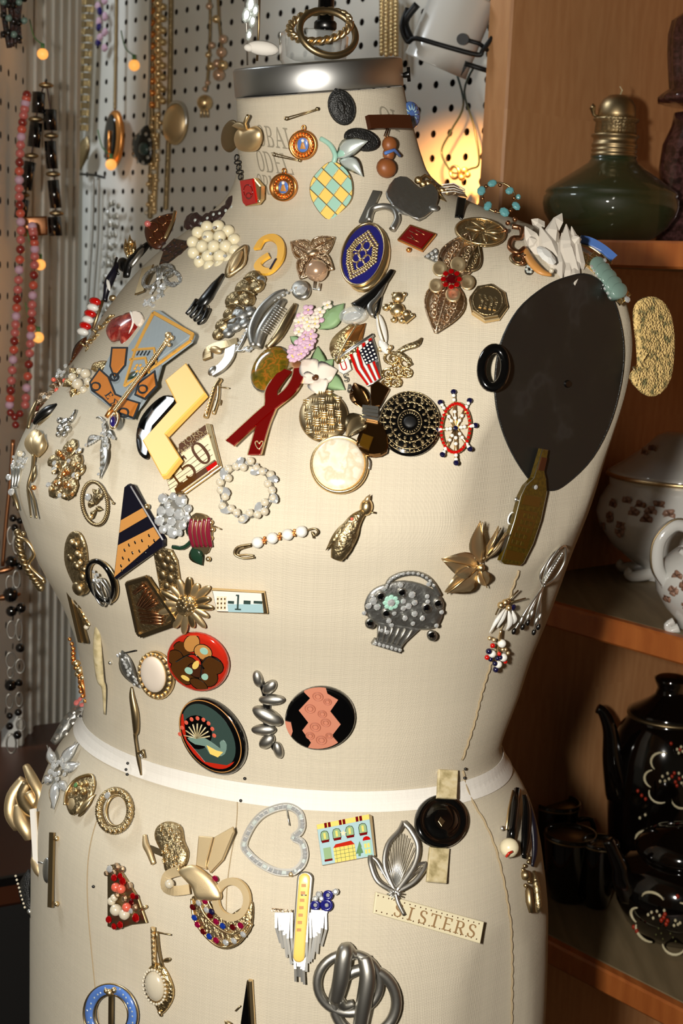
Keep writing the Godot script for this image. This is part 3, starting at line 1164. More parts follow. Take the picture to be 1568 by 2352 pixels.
func dark_pots():
	var gz := mt(Color(0.030, 0.020, 0.016), 0.09, 0.0, 1.0)
	var slip := mt(Color(0.80, 0.76, 0.62), 0.4)
	var orange := mt(Color(0.62, 0.16, 0.05), 0.4)
	var fol := mt(Color(0.30, 0.30, 0.14), 0.4)
	# tall coffee pot
	stand("coffee_pot", "tall black glazed coffee pot with white slip flowers", "pot", 1505, 2004, -3.0)
	lat([90, 0, 100, 6, 112, 60, 120, 140, 126, 220, 122, 290, 108, 340, 92, 366, 88, 372, 90, 378, 60, 380])
	part("body", gz)
	lat([88, 378, 92, 384, 80, 392, 50, 410, 34, 424, 30, 440, 36, 452, 38, 462, 30, 466, 10, 467])
	part("lid", gz)
	lat([90, 371, 93, 374, 93, 377, 89, 379])
	part("gilt_band", M.gold_dk)
	pipe(sp([-104, 200, 40, 34, -128, 280, 50, 24, -140, 350, 56, 17, -158, 392, 58, 13, -172, 402, 58, 11], 4, 5))
	part("spout", gz)
	for q in [[-34, 304, 23, 70, 230], [24, 298, 26, -50, 120], [-46, 264, 21, 110, 250], [-34, 234, 22, 170, 320], [16, 228, 25, 190, 350], [34, 258, 22, -80, 60], [-50, 120, 24, 60, 220], [30, 110, 26, -60, 110]]:
		arc_mark(Vector2(q[0], q[1]), q[2], q[3], q[4], 124, 2.8)
		part("slip_petal", slip)
	dots_mark([[-22, 282], [-32, 274], [-26, 264], [-36, 262], [-18, 270], [12, 276], [20, 268], [10, 262], [16, 256], [2, 284], [-6, 338], [2, 344], [6, 334], [-2, 330], [-60, 180], [50, 190], [56, 170], [40, 160], [-20, 150], [-70, 170], [20, 140]], 126, 3.4, "slip_dot", slip)
	dots_mark([[-12, 276], [-4, 264], [4, 272], [-8, 284], [0, 256], [-20, 350], [20, 346], [0, 338], [-70, 222], [-78, 230], [-62, 216], [60, 216], [70, 210]], 126, 4.0, "orange_dot", orange)
	# squat teapot in front
	stand("teapot", "round black glazed teapot with white slip flowers on lowest shelf", "teapot", 1550, 2140, -3.0)
	lat([70, 0, 90, 3, 118, 30, 140, 74, 146, 110, 138, 146, 118, 170, 100, 178, 96, 184, 60, 188])
	part("body", gz)
	lat([96, 183, 104, 192, 108, 202, 90, 226, 60, 246, 24, 256, 10, 258])
	part("lid", gz)
	pipe(sp([-116, 110, 40, 34, -140, 140, 50, 26, -150, 176, 54, 20, -170, 216, 56, 15, -182, 236, 56, 13], 4, 5))
	part("spout", gz)
	for q in [[-84, 122, 22, 30, 170], [-32, 100, 34, -10, 90], [-102, 78, 20, 120, 240], [-88, 52, 24, 170, 290], [-36, 36, 24, 190, 340], [-14, 62, 26, -80, 30]]:
		arc_mark(Vector2(q[0], q[1]), q[2], q[3], q[4], 144, 3.4)
		part("slip_petal", slip)
	dots_mark([[-76, 104], [-86, 98], [-82, 86], [-70, 96], [-62, 110], [-38, 92], [-32, 84], [-40, 80], [-28, 88], [-92, 90]], 145, 3.6, "slip_dot", slip)
	dots_mark([[-62, 94], [-54, 88], [-66, 86], [-56, 80], [-60, 102], [-116, 48], [-110, 42], [-8, 16], [-2, 24], [-38, 148]], 145, 5.0, "orange_dot", orange)
	dots_mark([[-70, 66], [-64, 56], [-74, 50], [-46, 60], [-40, 52], [-34, 44], [-20, 92], [-8, 98], [4, 102], [-60, 44]], 145, 2.4, "leaf_sprig", fol)
	# cups standing together in the shade
	for c in [[1300, 2062, 1.30, 1.0, "black glazed cup with gilt band standing in front of other cups"], [1368, 2080, 1.27, 0.7, "black glazed cup between the teapot spout and other cups"], [1268, 1990, 1.44, 0.9, "black glazed cup behind the others against the dress form shadow"]]:
		stand("cup", c[4], "cup", c[0], c[1], -3.0, 0.0, "black glazed cups")
		var k: float = c[3]
		lat([34 * k, 0, 40 * k, 4, 50 * k, 50, 56 * k, 110, 60 * k, 150, 60 * k, 158, 55 * k, 158, 50 * k, 120, 40 * k, 20, 10, 16])
		part("bowl", gz)
		pipe(sp([52.0 * k, 120, 14, 6, 86 * k, 124, 20, 6, 92 * k, 80, 22, 6, 50 * k, 50, 16, 6], 4, 4))
		part("handle", gz)
		lat([60.5 * k, 146, 61.5 * k, 148, 60.5 * k, 150])
		part("gilt_band", M.gold_dk)

# ---------- the dress form ----------
func dress_form():
	var o := Node3D.new()
	o.name = "dress_form"
	add_child(o)
	tag(o, "linen covered dress form with white waist tape and black armplate", "dress form")
	o.position = Vector3(AXIS_X, 0, 0)
	frame(Vector3(AXIS_X, 0, 0), Vector3.BACK)
	FB = Basis.IDENTITY
	N = o
	mb()
	var back := Vector3(-AXIS_X, 0, 0)
	var rs := []
	var nr := 190
	var cl := at(541, 226, 0.885)
	var cr := at(925, 197, 0.885)
	var cap_c := (cl + cr) / 2.0
	var cap_n := (CAM - cap_c).cross(cr - cl).normalized()
	if cap_n.y < 0.0:
		cap_n = -cap_n
	for j in nr + 1:
		var y := lerpf(1.55, 0.80, float(j) / nr)
		var q := PackedVector3Array()
		for i in 128:
			var v := body_point(TAU * i / 128.0, y)
			var over := (v - cap_c).dot(cap_n)
			if over > -0.0005:
				v -= Vector3.UP * ((over + 0.0005 + j * 0.0) / cap_n.y)
			q.append(v + back)
		rs.append(q)
	solid(loft(rs))
	part("torso", M.cloth)
	# waist tape
	var bands := [[], []]
	var n := 140
	rs = []
	for i in n:
		var th := TAU * i / n
		var yc := 1.1205 + 0.009 * cos(th - deg_to_rad(50.0))
		var hw := 0.0058
		rs.append(PackedVector3Array([body_point(th, yc + hw, 0.0004) + back, body_point(th, yc + hw, 0.0009) + back, body_point(th, yc, 0.0009) + back, body_point(th, yc - hw, 0.0009) + back, body_point(th, yc - hw, 0.0004) + back]))
	solid(loft(rs, false, true), false)
	part("waist_tape", M.tape)
	# tape pins
	for q in [[565, 1785], [556, 1838], [300, 1752], [296, 1768], [298, 1780], [192, 1645], [1062, 1763], [1060, 1785], [221, 2035]]:
		var p := body_hit(q[0], q[1])
		var nn := body_normal(p)
		var c := p + nn * 0.0022 + back
		var r := PackedVector3Array()
		ball_at(c, 0.0009)
		part("pin_head", M.gunmetal)
	# stitched seams
	for sm in [[1190, 1310, 1060, 1745, 1], [1062, 1770, 1172, 2380, 1], [237, 1850, 232, 2380, 0], [545, 1840, 520, 2100, 0]]:
		var a := body_hit(sm[0], sm[1])
		var c := body_hit(sm[2], sm[3])
		var t0 := body_theta(a)
		var t1 := body_theta(c)
		var pts := PackedVector3Array()
		var rad := PackedFloat32Array()
		for k in 61:
			var u := k / 60.0
			var uu := pow(u, 0.55) if sm[1] > 1700 and sm[4] == 1 else u
			pts.append(body_point(lerpf(t0, t1, uu), lerpf(a.y, c.y, u), 0.0003 + (0.0005 if k % 3 > 0 and sm[4] == 1 else 0.0)) + back)
			rad.append(0.0007 * (1.0 if sm[4] == 1 else 0.45))
		tube3(pts, rad, false, 6)
		part("seam", M.thread)
	# stamped maker's letters on the neck
	for tx in [["OBAL", 590, 312, 0.0165, 0.62], ["ODEL", 590, 370, 0.0165, 0.62], ["ORMS", 588, 422, 0.0155, 0.62], ["OI", 870, 268, 0.017, 0.8]]:
		stamp(tx[0], tx[1], tx[2], tx[3], tx[4], back)
	# armplate
	armplate(o)
	neck_cap(o)
	# pole and base below the picture
	N = o
	tube3(PackedVector3Array([Vector3(0, 0.81, 0), Vector3(0, 0.04, 0)]), PackedFloat32Array([0.02, 0.02]), false, 16)
	part("pole", M.gunmetal)
	tube3(PackedVector3Array([Vector3(0, 0.05, 0), Vector3(0, 0.04, 0), Vector3(0, 0.0, 0)]), PackedFloat32Array([0.05, 0.19, 0.2]), false, 32)
	part("base", M.gunmetal)

func ball_at(c: Vector3, r: float):
	var rs := []
	for k in range(1, 6):
		var a := PI * k / 6.0
		var q := PackedVector3Array()
		for i in 8:
			q.append(c + Vector3(cos(TAU * i / 8) * sin(a), cos(a), sin(TAU * i / 8) * sin(a)) * r)
		rs.append(q)
	solid(loft(rs))

func stamp(s: String, x: float, y: float, size: float, sx: float, back: Vector3):
	var f := SystemFont.new()
	f.font_names = PackedStringArray(["Droid Serif"])
	var t := TextMesh.new()
	t.font = f
	t.text = s
	t.font_size = 64
	t.pixel_size = 1.0 / 64.0
	t.depth = 0.0
	t.horizontal_alignment = HORIZONTAL_ALIGNMENT_LEFT
	var ar := t.get_mesh_arrays()
	var v: PackedVector3Array = ar[Mesh.ARRAY_VERTEX]
	var ix: PackedInt32Array = ar[Mesh.ARRAY_INDEX]
	var p := body_hit(x, y)
	var th := body_theta(p)
	var rad := section(p.y).y
	S.set_smooth_group(-1)
	for i in ix:
		S.add_vertex(body_point(th + v[i].x * size * sx / rad, p.y + v[i].y * size - 0.1 * v[i].x * size * sx, 0.00025) + back)
	part("stamped_lettering", M.ink)

func armplate(o: Node3D):
	var keep := FB
	var c := Vector3(AXIS_X, 0, 0) + side * (SIDE_FLAT + 0.0006)
	var d := ray(1285, 880)
	var hit := CAM + d * ((c - CAM).dot(side) / d.dot(side))
	frame(hit, side)
	var ap := Node3D.new()
	ap.name = "armplate"
	o.add_child(ap)
	ap.transform = Transform3D(FB, FO - o.position)
	N = ap
	mb()
	var out := sp([1352, 632, 1400, 672, 1428, 760, 1430, 850, 1405, 960, 1360, 1050, 1300, 1110, 1262, 1126, 1222, 1108, 1176, 1040, 1146, 960, 1137, 880, 1150, 790, 1190, 712, 1250, 660, 1305, 636], 2, 4, true)
	plate(out, -1.0, 3.0, 1.0)
	var worn := tex(mt(Color(1, 1, 1), 0.42), noise_tex(0.012, 21, [PackedFloat32Array([0, 0.62, 0.74, 0.82, 1]), PackedColorArray([Color(0.115, 0.11, 0.10), Color(0.125, 0.12, 0.105), Color(0.14, 0.135, 0.12), Color(0.165, 0.16, 0.15), Color(0.13, 0.125, 0.115)])]), null, 8.0)
	part("plate", worn)
	tube(rise(out, 2.0), 2.2, true, 6)
	part("plate_rim", M.charcoal)
	cyl(1306, 882, 2, 6, 10, 7)
	part("screw", M.gunmetal)
	tube([1228, 1068, 4, 1238, 1030, 5], 1.2)
	part("scratch_wire", M.gunmetal)
	N = o
	FO = Vector3(AXIS_X, 0, 0)
	FB = Basis.IDENTITY
	mb()

func neck_cap(o: Node3D):
	# turned aluminium cap, leaning forward with the neck
	var l := at(541, 226, 0.885)
	var r := at(925, 197, 0.885)
	var c := (l + r) / 2.0
	var x := (r - l).normalized()
	var z := (CAM - c).normalized()
	z = (z - x * z.dot(x)).normalized()
	var y := z.cross(x)
	# the rim dips toward the lens a little less than level
	var cap := Node3D.new()
	cap.name = "neck_cap"
	o.add_child(cap)
	cap.transform = Transform3D(Basis(x, y, z), c - o.position)
	N = cap
	sc = 0.885 / FOC
	mb()
	var R := (r - l).length() / 2.0 / sc
	lat([R - 6, 2, R, 0, R + 1.5, 3, R + 1.5, 58, R - 2, 63, R - 8, 64, R - 20, 62, 40, 62, 10, 62], 72)
	part("rim", M.aluminium)
	pipe([R - 2, 22, 10, 5, R + 12, 24, 10, 8, R + 16, 24, 10, 9])
	pipe([R + 14, 40, 10, 4, R + 14, 8, 10, 4])
	part("side_clip", M.gunmetal)
	N = o

# ---------- brooches: helpers for single kinds ----------
func poly2(f: Array) -> PackedVector2Array:
	var v := PackedVector2Array()
	for i in range(0, f.size(), 2):
		v.append(Vector2(f[i], f[i + 1]))
	return v

func flat(v: PackedVector2Array) -> Array:
	var f := []
	for p in v:
		f.append_array([p.x, p.y])
	return f

func clipped(nm: String, shape: Array, outline: Array, h0: float, h1: float, m: Material, parent: Node = null):
	# an inlay: a shape cut to an outline
	for q in Geometry2D.intersect_polygons(poly2(shape), poly2(outline)):
		if q.size() < 3 or Geometry2D.triangulate_polygon(q).is_empty():
			continue
		plate(flat(q), h0, h1, 0.0)
		part(nm, m, parent)

func rect(cx: float, cy: float, w: float, h: float, ang := 0.0) -> Array:
	var c := cos(deg_to_rad(ang))
	var s := sin(deg_to_rad(ang))
	var out := []
	for k in [[-1, -1], [1, -1], [1, 1], [-1, 1]]:
		var x: float = k[0] * w / 2.0
		var y: float = k[1] * h / 2.0
		out.append_array([cx + x * c - y * s, cy + x * s + y * c])
	return out

func safety_pin(x0: float, y0: float, x1: float, y1: float, h: float):
	tube([x0, y0, h, x1, y1, h], 1.5, false, 6)
	tube([x0, y0 - 6, h + 2, (x0 + x1) / 2, (y0 + y1) / 2 - 4, h + 4, x1, y1 - 2, h + 2], 1.3, false, 6)
	tube(rise(ell(x0, y0 - 4, 4, 4, 0, 8), h), 1.3, true, 6)
	ball(x1, y1 - 2, h, 4.5)
	part("safety_pin", M.gold_dk)

func medal(label: String, x: float, y: float, r: float, p0: Array):
	b("religious_medal", label, "medal", x, y, 0.5, "medals hung from safety pins")
	lathe(x, y, [r, 1, r + 1, 4, r, 8, r - 5, 9, r - 6, 6, r - 14, 6, r - 15, 8, r - 17, 8, r - 18, 5, 2, 5], 36, 0.94)
	part("disc", M.orange)
	for k in 20:
		var a := TAU * k / 20.0
		put("bead", "bead", M.orange, x + cos(a) * (r - 10) * 0.94, y + sin(a) * (r - 10), 7, 2.6)
	dome(ell(x, y, (r - 18) * 0.85, r - 15), 4, 8)
	part("picture", M.blue)
	dome([x, y - 10, x + 4, y - 4, x + 7, y + 10, x - 7, y + 10, x - 4, y - 4], 6, 10)
	part("figure", M.ochre)
	put("figure_head", "bead", M.whitematte, x, y - 10, 10, 4)
	tube(rise(ell(x + 2, y - r - 5, 4, 6, 0, 10), 6), 1.8, true, 6)
	part("loop", M.orange)
	safety_pin(p0[0], p0[1], p0[2], p0[3], 5)

func brooches_neck():
	b("apple_brooch", "small shiny gold apple brooch on the neck above the red fob", "brooch", 560, 318, 0.45)
	dome(ell(527, 313, 21, 38, 8), 2, 12)
	part("backing_leaf", M.gold_dk)
	dome(sp([565, 297, 578, 290, 591, 300, 594, 322, 584, 345, 566, 350, 546, 345, 537, 322, 541, 301, 553, 291], 2, 3, true), 4, 30, 6)
	part("apple", M.gold_s)
	tube([566, 298, 20, 562, 282, 22, 569, 266, 22], 4.5)
	part("stem", M.gold)
	leaf(562, 294, 528, 290, 18, 4, 9, 4, 18)
	part("leaf", M.gold_b)

	b("red_fob", "red enamel fob hanging on a short chain below the gold apple", "fob", 566, 430, 0.45)
	for k in 5:
		tube(rise(ell(543 + k * 2.2, 362 + k * 11, 4, 7, 10 + 70 * (k % 2), 10), 8), 1.8, true, 6)
		part("chain_link", M.gunmetal)
	plate([549, 414, 582, 409, 598, 428, 597, 458, 588, 470, 562, 474, 554, 462], 3, 14, 2)
	part("case", M.gold)
	plate([549, 415, 580, 410, 589, 466, 563, 473, 556, 466], 14, 17, 1.5)
	part("face", M.red)
	tube(rise(ell(570, 440, 10, 16, -8, 14), 17), 1.5, true, 6)
	tube(rise(ell(571, 450, 6, 7, 0, 10), 17), 1.5, true, 6)
	part("emblem", M.reddark)
	ball(596, 462, 10, 6)
	part("crown", M.gold)

	medal("round gold medal with blue picture, the higher of the pair on safety pins", 695, 333, 34, [657, 276, 728, 252])
	medal("round gold medal with blue picture, the lower of the pair on safety pins", 650, 430, 32, [629, 358, 688, 370])

	b("oval_tag", "dark grey oval relief medallion just under the metal neck cap", "medallion", 785, 246)
	dome(ell(785, 246, 31, 43, -18), 2, 12, 5)
	part("disc", M.charcoal)
	tube(rise(ell(785, 246, 28, 38, -18), 9), 1.8, true, 6)
	part("rim", M.charcoal)
	leaf(778, 225, 792, 270, 22, 2, 8, 0, 8)
	part("relief", M.charcoal)
	cyl(772, 208, 2, 8, 6)
	part("loop", M.charcoal)

	b("gourd_pin", "brown wooden bar pin with a small clay gourd dangling from it", "pin", 893, 300)
	strip([845, 281, 10, 893, 280, 12, 941, 281, 10], 31, 12)
	part("wood_bar", M.brown)
	for k in 2:
		tube([888 + k * 4, 296, 10, 882 + k * 6, 312, 10, 888 + k * 8, 322, 10], 1.5, false, 6)
		part("cord", M.copper)
	put("gourd_neck", "bead", M.clay, 894, 332, 15, 18, 19, 16)
	put("gourd_body", "bead", M.clay, 887, 386, 18, 25, 23, 20)
	put("gourd_waist", "bead", M.clay, 892, 354, 13, 14, 16, 13)
	tube([884, 352, 28, 904, 344, 26, 918, 358, 20], 4)
	part("blue_band", M.blue)

	b("blue_flower_button", "blue glass button with white rays beside the wooden bar pin", "button", 946, 263, 0.55)
	dome(ell(946, 263, 20, 32, -6), 2, 12)
	part("disc", M.blue)
	for k in 12:
		var a := TAU * k / 12.0
		tube([946 + cos(a) * 7, 263 + sin(a) * 11, 12, 946 + cos(a) * 15, 263 + sin(a) * 24, 9], 1.6, false, 5)
		part("ray", M.skyblue)

	# chequered enamel fruit
	b("chequered_fruit_brooch", "aqua and yellow chequered enamel fruit brooch with silvery leaves", "brooch", 765, 425)
	var out := sp([772, 372, 796, 390, 808, 418, 807, 456, 786, 484, 756, 506, 728, 482, 711, 446, 714, 414, 732, 390, 752, 373], 2, 3, true)
	plate(out, 2, 8, 1)
	part("backing", M.gold_dk)
	var ins := inset(out, 1.5)
	for i in range(-4, 5):
		for j in range(-4, 5):
			var u := Vector2(0.72, 0.69) * 27.0
			var v := Vector2(-0.60, 0.80) * 27.0
			var c: Vector2 = Vector2(764, 428) + u * i + v * j
			var sh := [c.x - u.x * 0.46 - v.x * 0.46, c.y - u.y * 0.46 - v.y * 0.46, c.x + u.x * 0.46 - v.x * 0.46, c.y + u.y * 0.46 - v.y * 0.46, c.x + u.x * 0.46 + v.x * 0.46, c.y + u.y * 0.46 + v.y * 0.46, c.x - u.x * 0.46 + v.x * 0.46, c.y - u.y * 0.46 + v.y * 0.46]
			clipped("enamel_check", sh, ins, 7, 10, M.aqua if (i + j) % 2 == 0 else M.paleyellow)
	tube(sp([766, 374, 8, 769, 355, 9, 757, 332, 9, 736, 318, 9], 3, 4), 6)
	part("stem", M.aqua)
	leaf(772, 362, 842, 322, 44, 6, 14, -8, 4)
	part("leaf", M.foil)
	leaf(776, 366, 830, 404, 36, 6, 14, -10, 4)
	part("leaf", M.foil)
	leaf(774, 360, 792, 330, 26, 4, 10, 6, 6)
	part("leaf", M.aqua)

	b("black_cameo", "black oval relief brooch behind the silvery fruit leaves", "brooch", 832, 320)
	dome(ell(832, 320, 43, 26, 16), 1, 9)
	part("disc", M.charcoal)
	tube(rise(ell(832, 320, 36, 20, 16), 8), 2, true, 6)
	part("beaded_ridge", M.charcoal)

	b("hook_pin", "brushed silver open hook pin above the blue oval locket", "pin", 872, 490)
	strip([833, 512, 8, 850, 475, 9, 866, 440, 9], 20, 7)
	part("bar", M.pewter_s)
	tube(sp([846, 508, 9, 854, 482, 10, 880, 474, 11, 904, 482, 11, 912, 504, 11, 900, 528, 10], 3, 4), 8)
	part("hook", M.silver_s)

	b("pewter_map_brooch", "irregular flat pewter sheet brooch near the neck base", "brooch", 948, 455)
	plate(sp([906, 408, 932, 404, 950, 420, 966, 430, 990, 420, 1006, 440, 1004, 466, 990, 486, 962, 504, 940, 492, 916, 486, 896, 462, 886, 440], 2, 2, true), 3, 8, 2)
	part("sheet", M.pewter)
	tube(sp([900, 470, 8, 930, 488, 9, 962, 502, 9, 992, 484, 8], 3, 3), 2)
	part("rolled_edge", M.silver)
	put("boss", "bead", M.pewter, 996, 478, 8, 12, 10, 6)

	b("gilt_dragonfly", "gilt winged insect brooch with a striped pink wing", "brooch", 995, 432, 0.5)
	for k in 7:
		put("segment", "bead", M.gold_h, 960 + k * 11, 414 + k * 5 + 4 * sin(k * 2.0), 12 + 2 * (k % 2), 9 - 0.4 * k)
	leaf(1004, 432, 1076, 448, 26, 6, 12, -6, 6)
	part("wing", M.rosegold)
	for k in 4:
		tube([1014, 424 + k * 6, 16, 1042, 421 + k * 6, 18, 1068, 436 + k * 3.4, 14], 1.3, false, 5)
		part("wing_stripe", M.white)
	tube([1000, 440, 10, 1020, 462, 8, 1032, 476, 6], 4)
	part("tail", M.gold)
	tube([960, 412, 12, 975, 402, 12, 990, 412, 10], 3)
	part("leg", M.gold)

	b("grey_clasp", "small grey metal clasp beside the gilt insect", "clasp", 1058, 474, 0.5)
	plate(rect(1058, 474, 20, 44, 8), 2, 10, 2)
	part("body", M.gunmetal)
	tube([1052, 494, 8, 1060, 504, 6], 3)
	part("spring", M.gunmetal)

	# bracelet of turquoise chips standing up on the shoulder
	b("turquoise_bracelet", "wire bracelet with turquoise chips standing on the shoulder", "bracelet", 1146, 455, 0.85)
	tube(rise(ell(1146, 454, 38, 34, 20, 28), 14), 2.0, true, 6)
	part("wire", M.gold_dk)
	for q in [[1105, 438, 10, 13], [1130, 421, 9, 12], [1170, 438, 9, 11], [1185, 473, 12, 9], [1158, 487, 13, 11], [1120, 473, 9, 13], [1190, 452, 6, 7]]:
		put("turquoise_chip", "cut", M.turq, q[0], q[1], 15, q[2], q[3], 8, rng.randf_range(0, 60))
	for q in [[1108, 456], [1116, 428], [1148, 425], [1180, 455], [1172, 484], [1138, 485], [1110, 490]]:
		put("spacer", "bead", M.copper, q[0], q[1], 14, 4.5)

func filigree_leaf(x0: float, y0: float, x1: float, y1: float, w: float, m: Material, n := 5):
	# a pierced leaf: rim, midrib and scrolled veins
	var dx := x1 - x0
	var dy := y1 - y0
	var ln := sqrt(dx * dx + dy * dy)
	var nx := -dy / ln
	var ny := dx / ln
	var rim := []
	for s in [-1, 1]:
		for k in 13:
			var t := k / 12.0 if s < 0 else 1.0 - k / 12.0
			var hw: float = w * 0.5 * sin(PI * pow(t, 0.75)) * s
			rim.append_array([x0 + dx * t + nx * hw, y0 + dy * t + ny * hw, 7])
	leaf(x0, y0, x1, y1, w * 0.97, 2, 5, 0, 1, false, 8, 1.0)
	part("leaf_sheet", m)
	tube(rim, 2.6, true, 6)
	part("leaf_rim", m)
	tube([x0, y0, 8, (x0 + x1) / 2, (y0 + y1) / 2, 11, x1, y1, 7], 2.2, false, 6)
	part("midrib", m)
	for k in n:
		var t := 0.15 + 0.65 * k / n
		for s in [-1, 1]:
			var hw: float = w * 0.24 * sin(PI * pow(t, 0.75)) * s
			var cx := x0 + dx * t + nx * hw
			var cy := y0 + dy * t + ny * hw
			tube(rise(ell(cx, cy, w * 0.11, w * 0.085, rad_to_deg(atan2(dy, dx)), 9), 9), 2.0, true, 5)
			part("scroll", m)
			put("grain", "bead", m, cx, cy, 9, 3.2)

func brooches_shoulder():
	b("engraved_oval_brooch", "antique gold oval brooch engraved with a lily on the shoulder", "brooch", 1103, 531, 0.45)
	dome(ell(1103, 531, 60, 33, 8), 2, 8, 4, 2, 0.6)
	part("plaque", M.gold_d)
	tube(rise(ell(1103, 531, 56, 29, 8), 9), 2.2, true, 6)
	part("rim", M.gold)
	for q in [[1068, 520, 1110, 526], [1082, 506, 1116, 524], [1112, 528, 1150, 516], [1114, 530, 1156, 530], [1112, 534, 1150, 546], [1108, 534, 1118, 556], [1100, 532, 1084, 548]]:
		leaf(q[2] if q[0] > 1100 else q[2], q[3], q[0], q[1], 11, 2, 6, 0, 8)
		part("engraved_petal", M.gold)

	b("copper_scroll_earring", "dark copper scroll earring hanging beside the quartz cluster", "earring", 1188, 562, 0.5)
	tube(sp([1176, 520, 10, 1196, 525, 12, 1196, 545, 12, 1176, 548, 12, 1170, 568, 12, 1188, 580, 12, 1204, 570, 12], 3, 4), 6)
	part("scroll", M.copper)
	dome(ell(1190, 594, 22, 14, 20), 2, 9)
	part("button", M.gold_dk)
	tube(rise(ell(1190, 594, 13, 8, 20, 14), 10), 2, true, 6)
	part("ring", M.copper)
	for q in [[1166, 512], [1182, 504], [1160, 530], [1205, 590], [1200, 604]]:
		put("bead", "bead", M.copper, q[0], q[1], 10, 6)

	b("quartz_cluster", "rough cluster of milky quartz crystals at the shoulder point", "crystal", 1275, 575, 0.75)
	for q in [[1285, 640, 1240, 520, 50], [1300, 650, 1300, 515, 50], [1318, 655, 1290, 535, 46], [1240, 590, 1205, 520, 40], [1255, 600, 1272, 500, 46], [1330, 620, 1312, 520, 30], [1290, 575, 1308, 660, 40], [1270, 560, 1290, 640, 40], [1228, 570, 1215, 545, 34], [1310, 560, 1330, 545, 34], [1262, 540, 1290, 490, 34], [1316, 600, 1320, 655, 30], [1246, 520, 1220, 504, 26]]:
		crystal_point(q[0], q[1], q[2], q[3], q[4], rng.randf_range(8, 26))
		part("crystal_point", M.quartz)

	b("shell_brooch", "peach shell crescent set with a white faceted stone", "brooch", 1238, 598, 0.5)
	tuber(sp([1206, 570, 10, 6, 1218, 598, 12, 12, 1240, 622, 12, 12, 1266, 632, 10, 5], 4, 4), false, 8, 0.5)
	part("shell", M.ochre)
	put("white_stone", "marquise", M.white, 1254, 587, 26, 36, 36, 22, 68)
	put("pearl", "bead", M.pearl, 1266, 622, 22, 6)

	b("rhinestone_stud", "tiny dark rhinestone stud below the copper earring", "stud", 1215, 618, 0.5)
	cyl(1215, 618, 1, 6, 10)
	part("cup", M.gunmetal)
	for k in 6:
		gem(1215 + cos(k * 1.05) * 6, 618 + sin(k * 1.05) * 7, 7, 4, M.foil)

	b("blue_bar_brooch", "pale blue curved glass bar brooch on the back of the shoulder", "brooch", 1372, 568, 0.7)
	strip(sp([1332, 550, 10, 1356, 556, 12, 1384, 572, 12, 1410, 594, 10], 3, 4), 21, 8)
	part("bar", M.blue)
	tube(sp([1334, 562, 8, 1356, 568, 9, 1382, 586, 9, 1404, 606, 8], 3, 4), 3)
	part("mount", M.gold)

	b("jade_disc_bar", "bar of overlapping grey green stone discs edged with rhinestones", "brooch", 1398, 645, 0.7)
	strip([1352, 590, 4, 1384, 625, 5, 1436, 690, 4], 46, 5)
	part("mount", M.gold_h)
	for q in [[1372, 607, 0], [1384, 622, 4], [1396, 638, 8], [1407, 654, 12], [1418, 670, 16]]:
		lathe(q[0], q[1], [17, 4, 18, 8 + q[2], 16, 11 + q[2], 3, 12 + q[2]], 20)
		part("stone_disc", M.teal)
	for k in 8:
		gem(1388 + k * 6.6, 598 + k * 11.5, 9, 5.5)
		gem(1358 + k * 6.2, 612 + k * 10.2, 9, 4.5)
	gem(1440, 688, 12, 8)

	b("gold_clip", "small gold leaf clip beside the quartz cluster", "clip", 1345, 596, 0.6)
	for q in [[1340, 575, 1352, 606], [1352, 578, 1342, 612], [1334, 590, 1356, 600]]:
		leaf(q[0], q[1], q[2], q[3], 16, 3, 9, 0, 6)
		part("leaf", M.gold_h)

	b("filigree_flower_brooch", "bronze filigree leaf brooch with round petals and red stone", "brooch", 1036, 648)
	filigree_leaf(1062, 622, 1098, 560, 56, M.gold_dk, 4)
	filigree_leaf(1030, 640, 1076, 534, 84, M.rosegold)
	filigree_leaf(1036, 645, 999, 764, 92, M.rosegold)
	for q in [[1010, 620, 17], [1052, 611, 18], [1001, 659, 16], [1073, 651, 17], [1040, 679, 17]]:
		lathe(q[0], q[1], [q[2], 12, q[2] + 0.5, 14, q[2] - 2, 16, q[2] * 0.5, 13, 2, 12], 20)
		part("round_petal", M.gold_s)
	lathe(1036, 641, [20, 12, 21, 17, 15, 20, 4, 21], 20)
	part("setting", M.gold_dk)
	for k in 8:
		var a := TAU * k / 8.0
		put("red_stone", "cut", M.ruby, 1036 + cos(a) * 18, 641 + sin(a) * 18, 22, 7)
	put("centre_stone", "cut", M.garnet, 1036, 641, 26, 14)

	b("pave_leaf_pin", "tiny silver pave leaf pin touching the filigree flower", "pin", 990, 589)
	plate([973, 588, 1000, 568, 1012, 590, 1002, 602], 2, 7, 1.5)
	part("leaf", M.silver_s)
	for q in [[982, 588], [991, 582], [1000, 576], [993, 592], [1002, 588], [1003, 597]]:
		gem(q[0], q[1], 8, 4.6)

	b("octagonal_medal", "dark octagonal relief medal with gold edge below the shoulder", "medal", 1122, 692)
	plate(ell(1122, 694, 46, 44, 12, 8), 1, 10, 2)
	part("gold_edge", M.gold)
	plate(ell(1120, 690, 43, 41, 12, 8), 9, 14, 2)
	part("face", M.gold_dk)
	tube(rise(ell(1120, 690, 34, 33, 0, 24), 14), 1.8, true, 6)
	part("ring", M.gold_d)
	for k in 4:
		strip([1102 + k * 11, 674 + k * 3, 15, 1108 + k * 11, 690, 16, 1102 + k * 11, 706 + k * 2, 15], 6, 3)
		part("relief_letter", M.gold_d)

	lift = 40
	b("black_ring_brooch", "black oval ring brooch with a gold inner rim near the armplate", "brooch", 1133, 845)
	tuber(ring4(1133, 845, 27, 45, 6, 9, 12), true, 10, 0.8)
	part("ring", M.black)
	tube(rise(ell(1134, 845, 19, 36, 6, 28), 9), 2.6, true, 6)
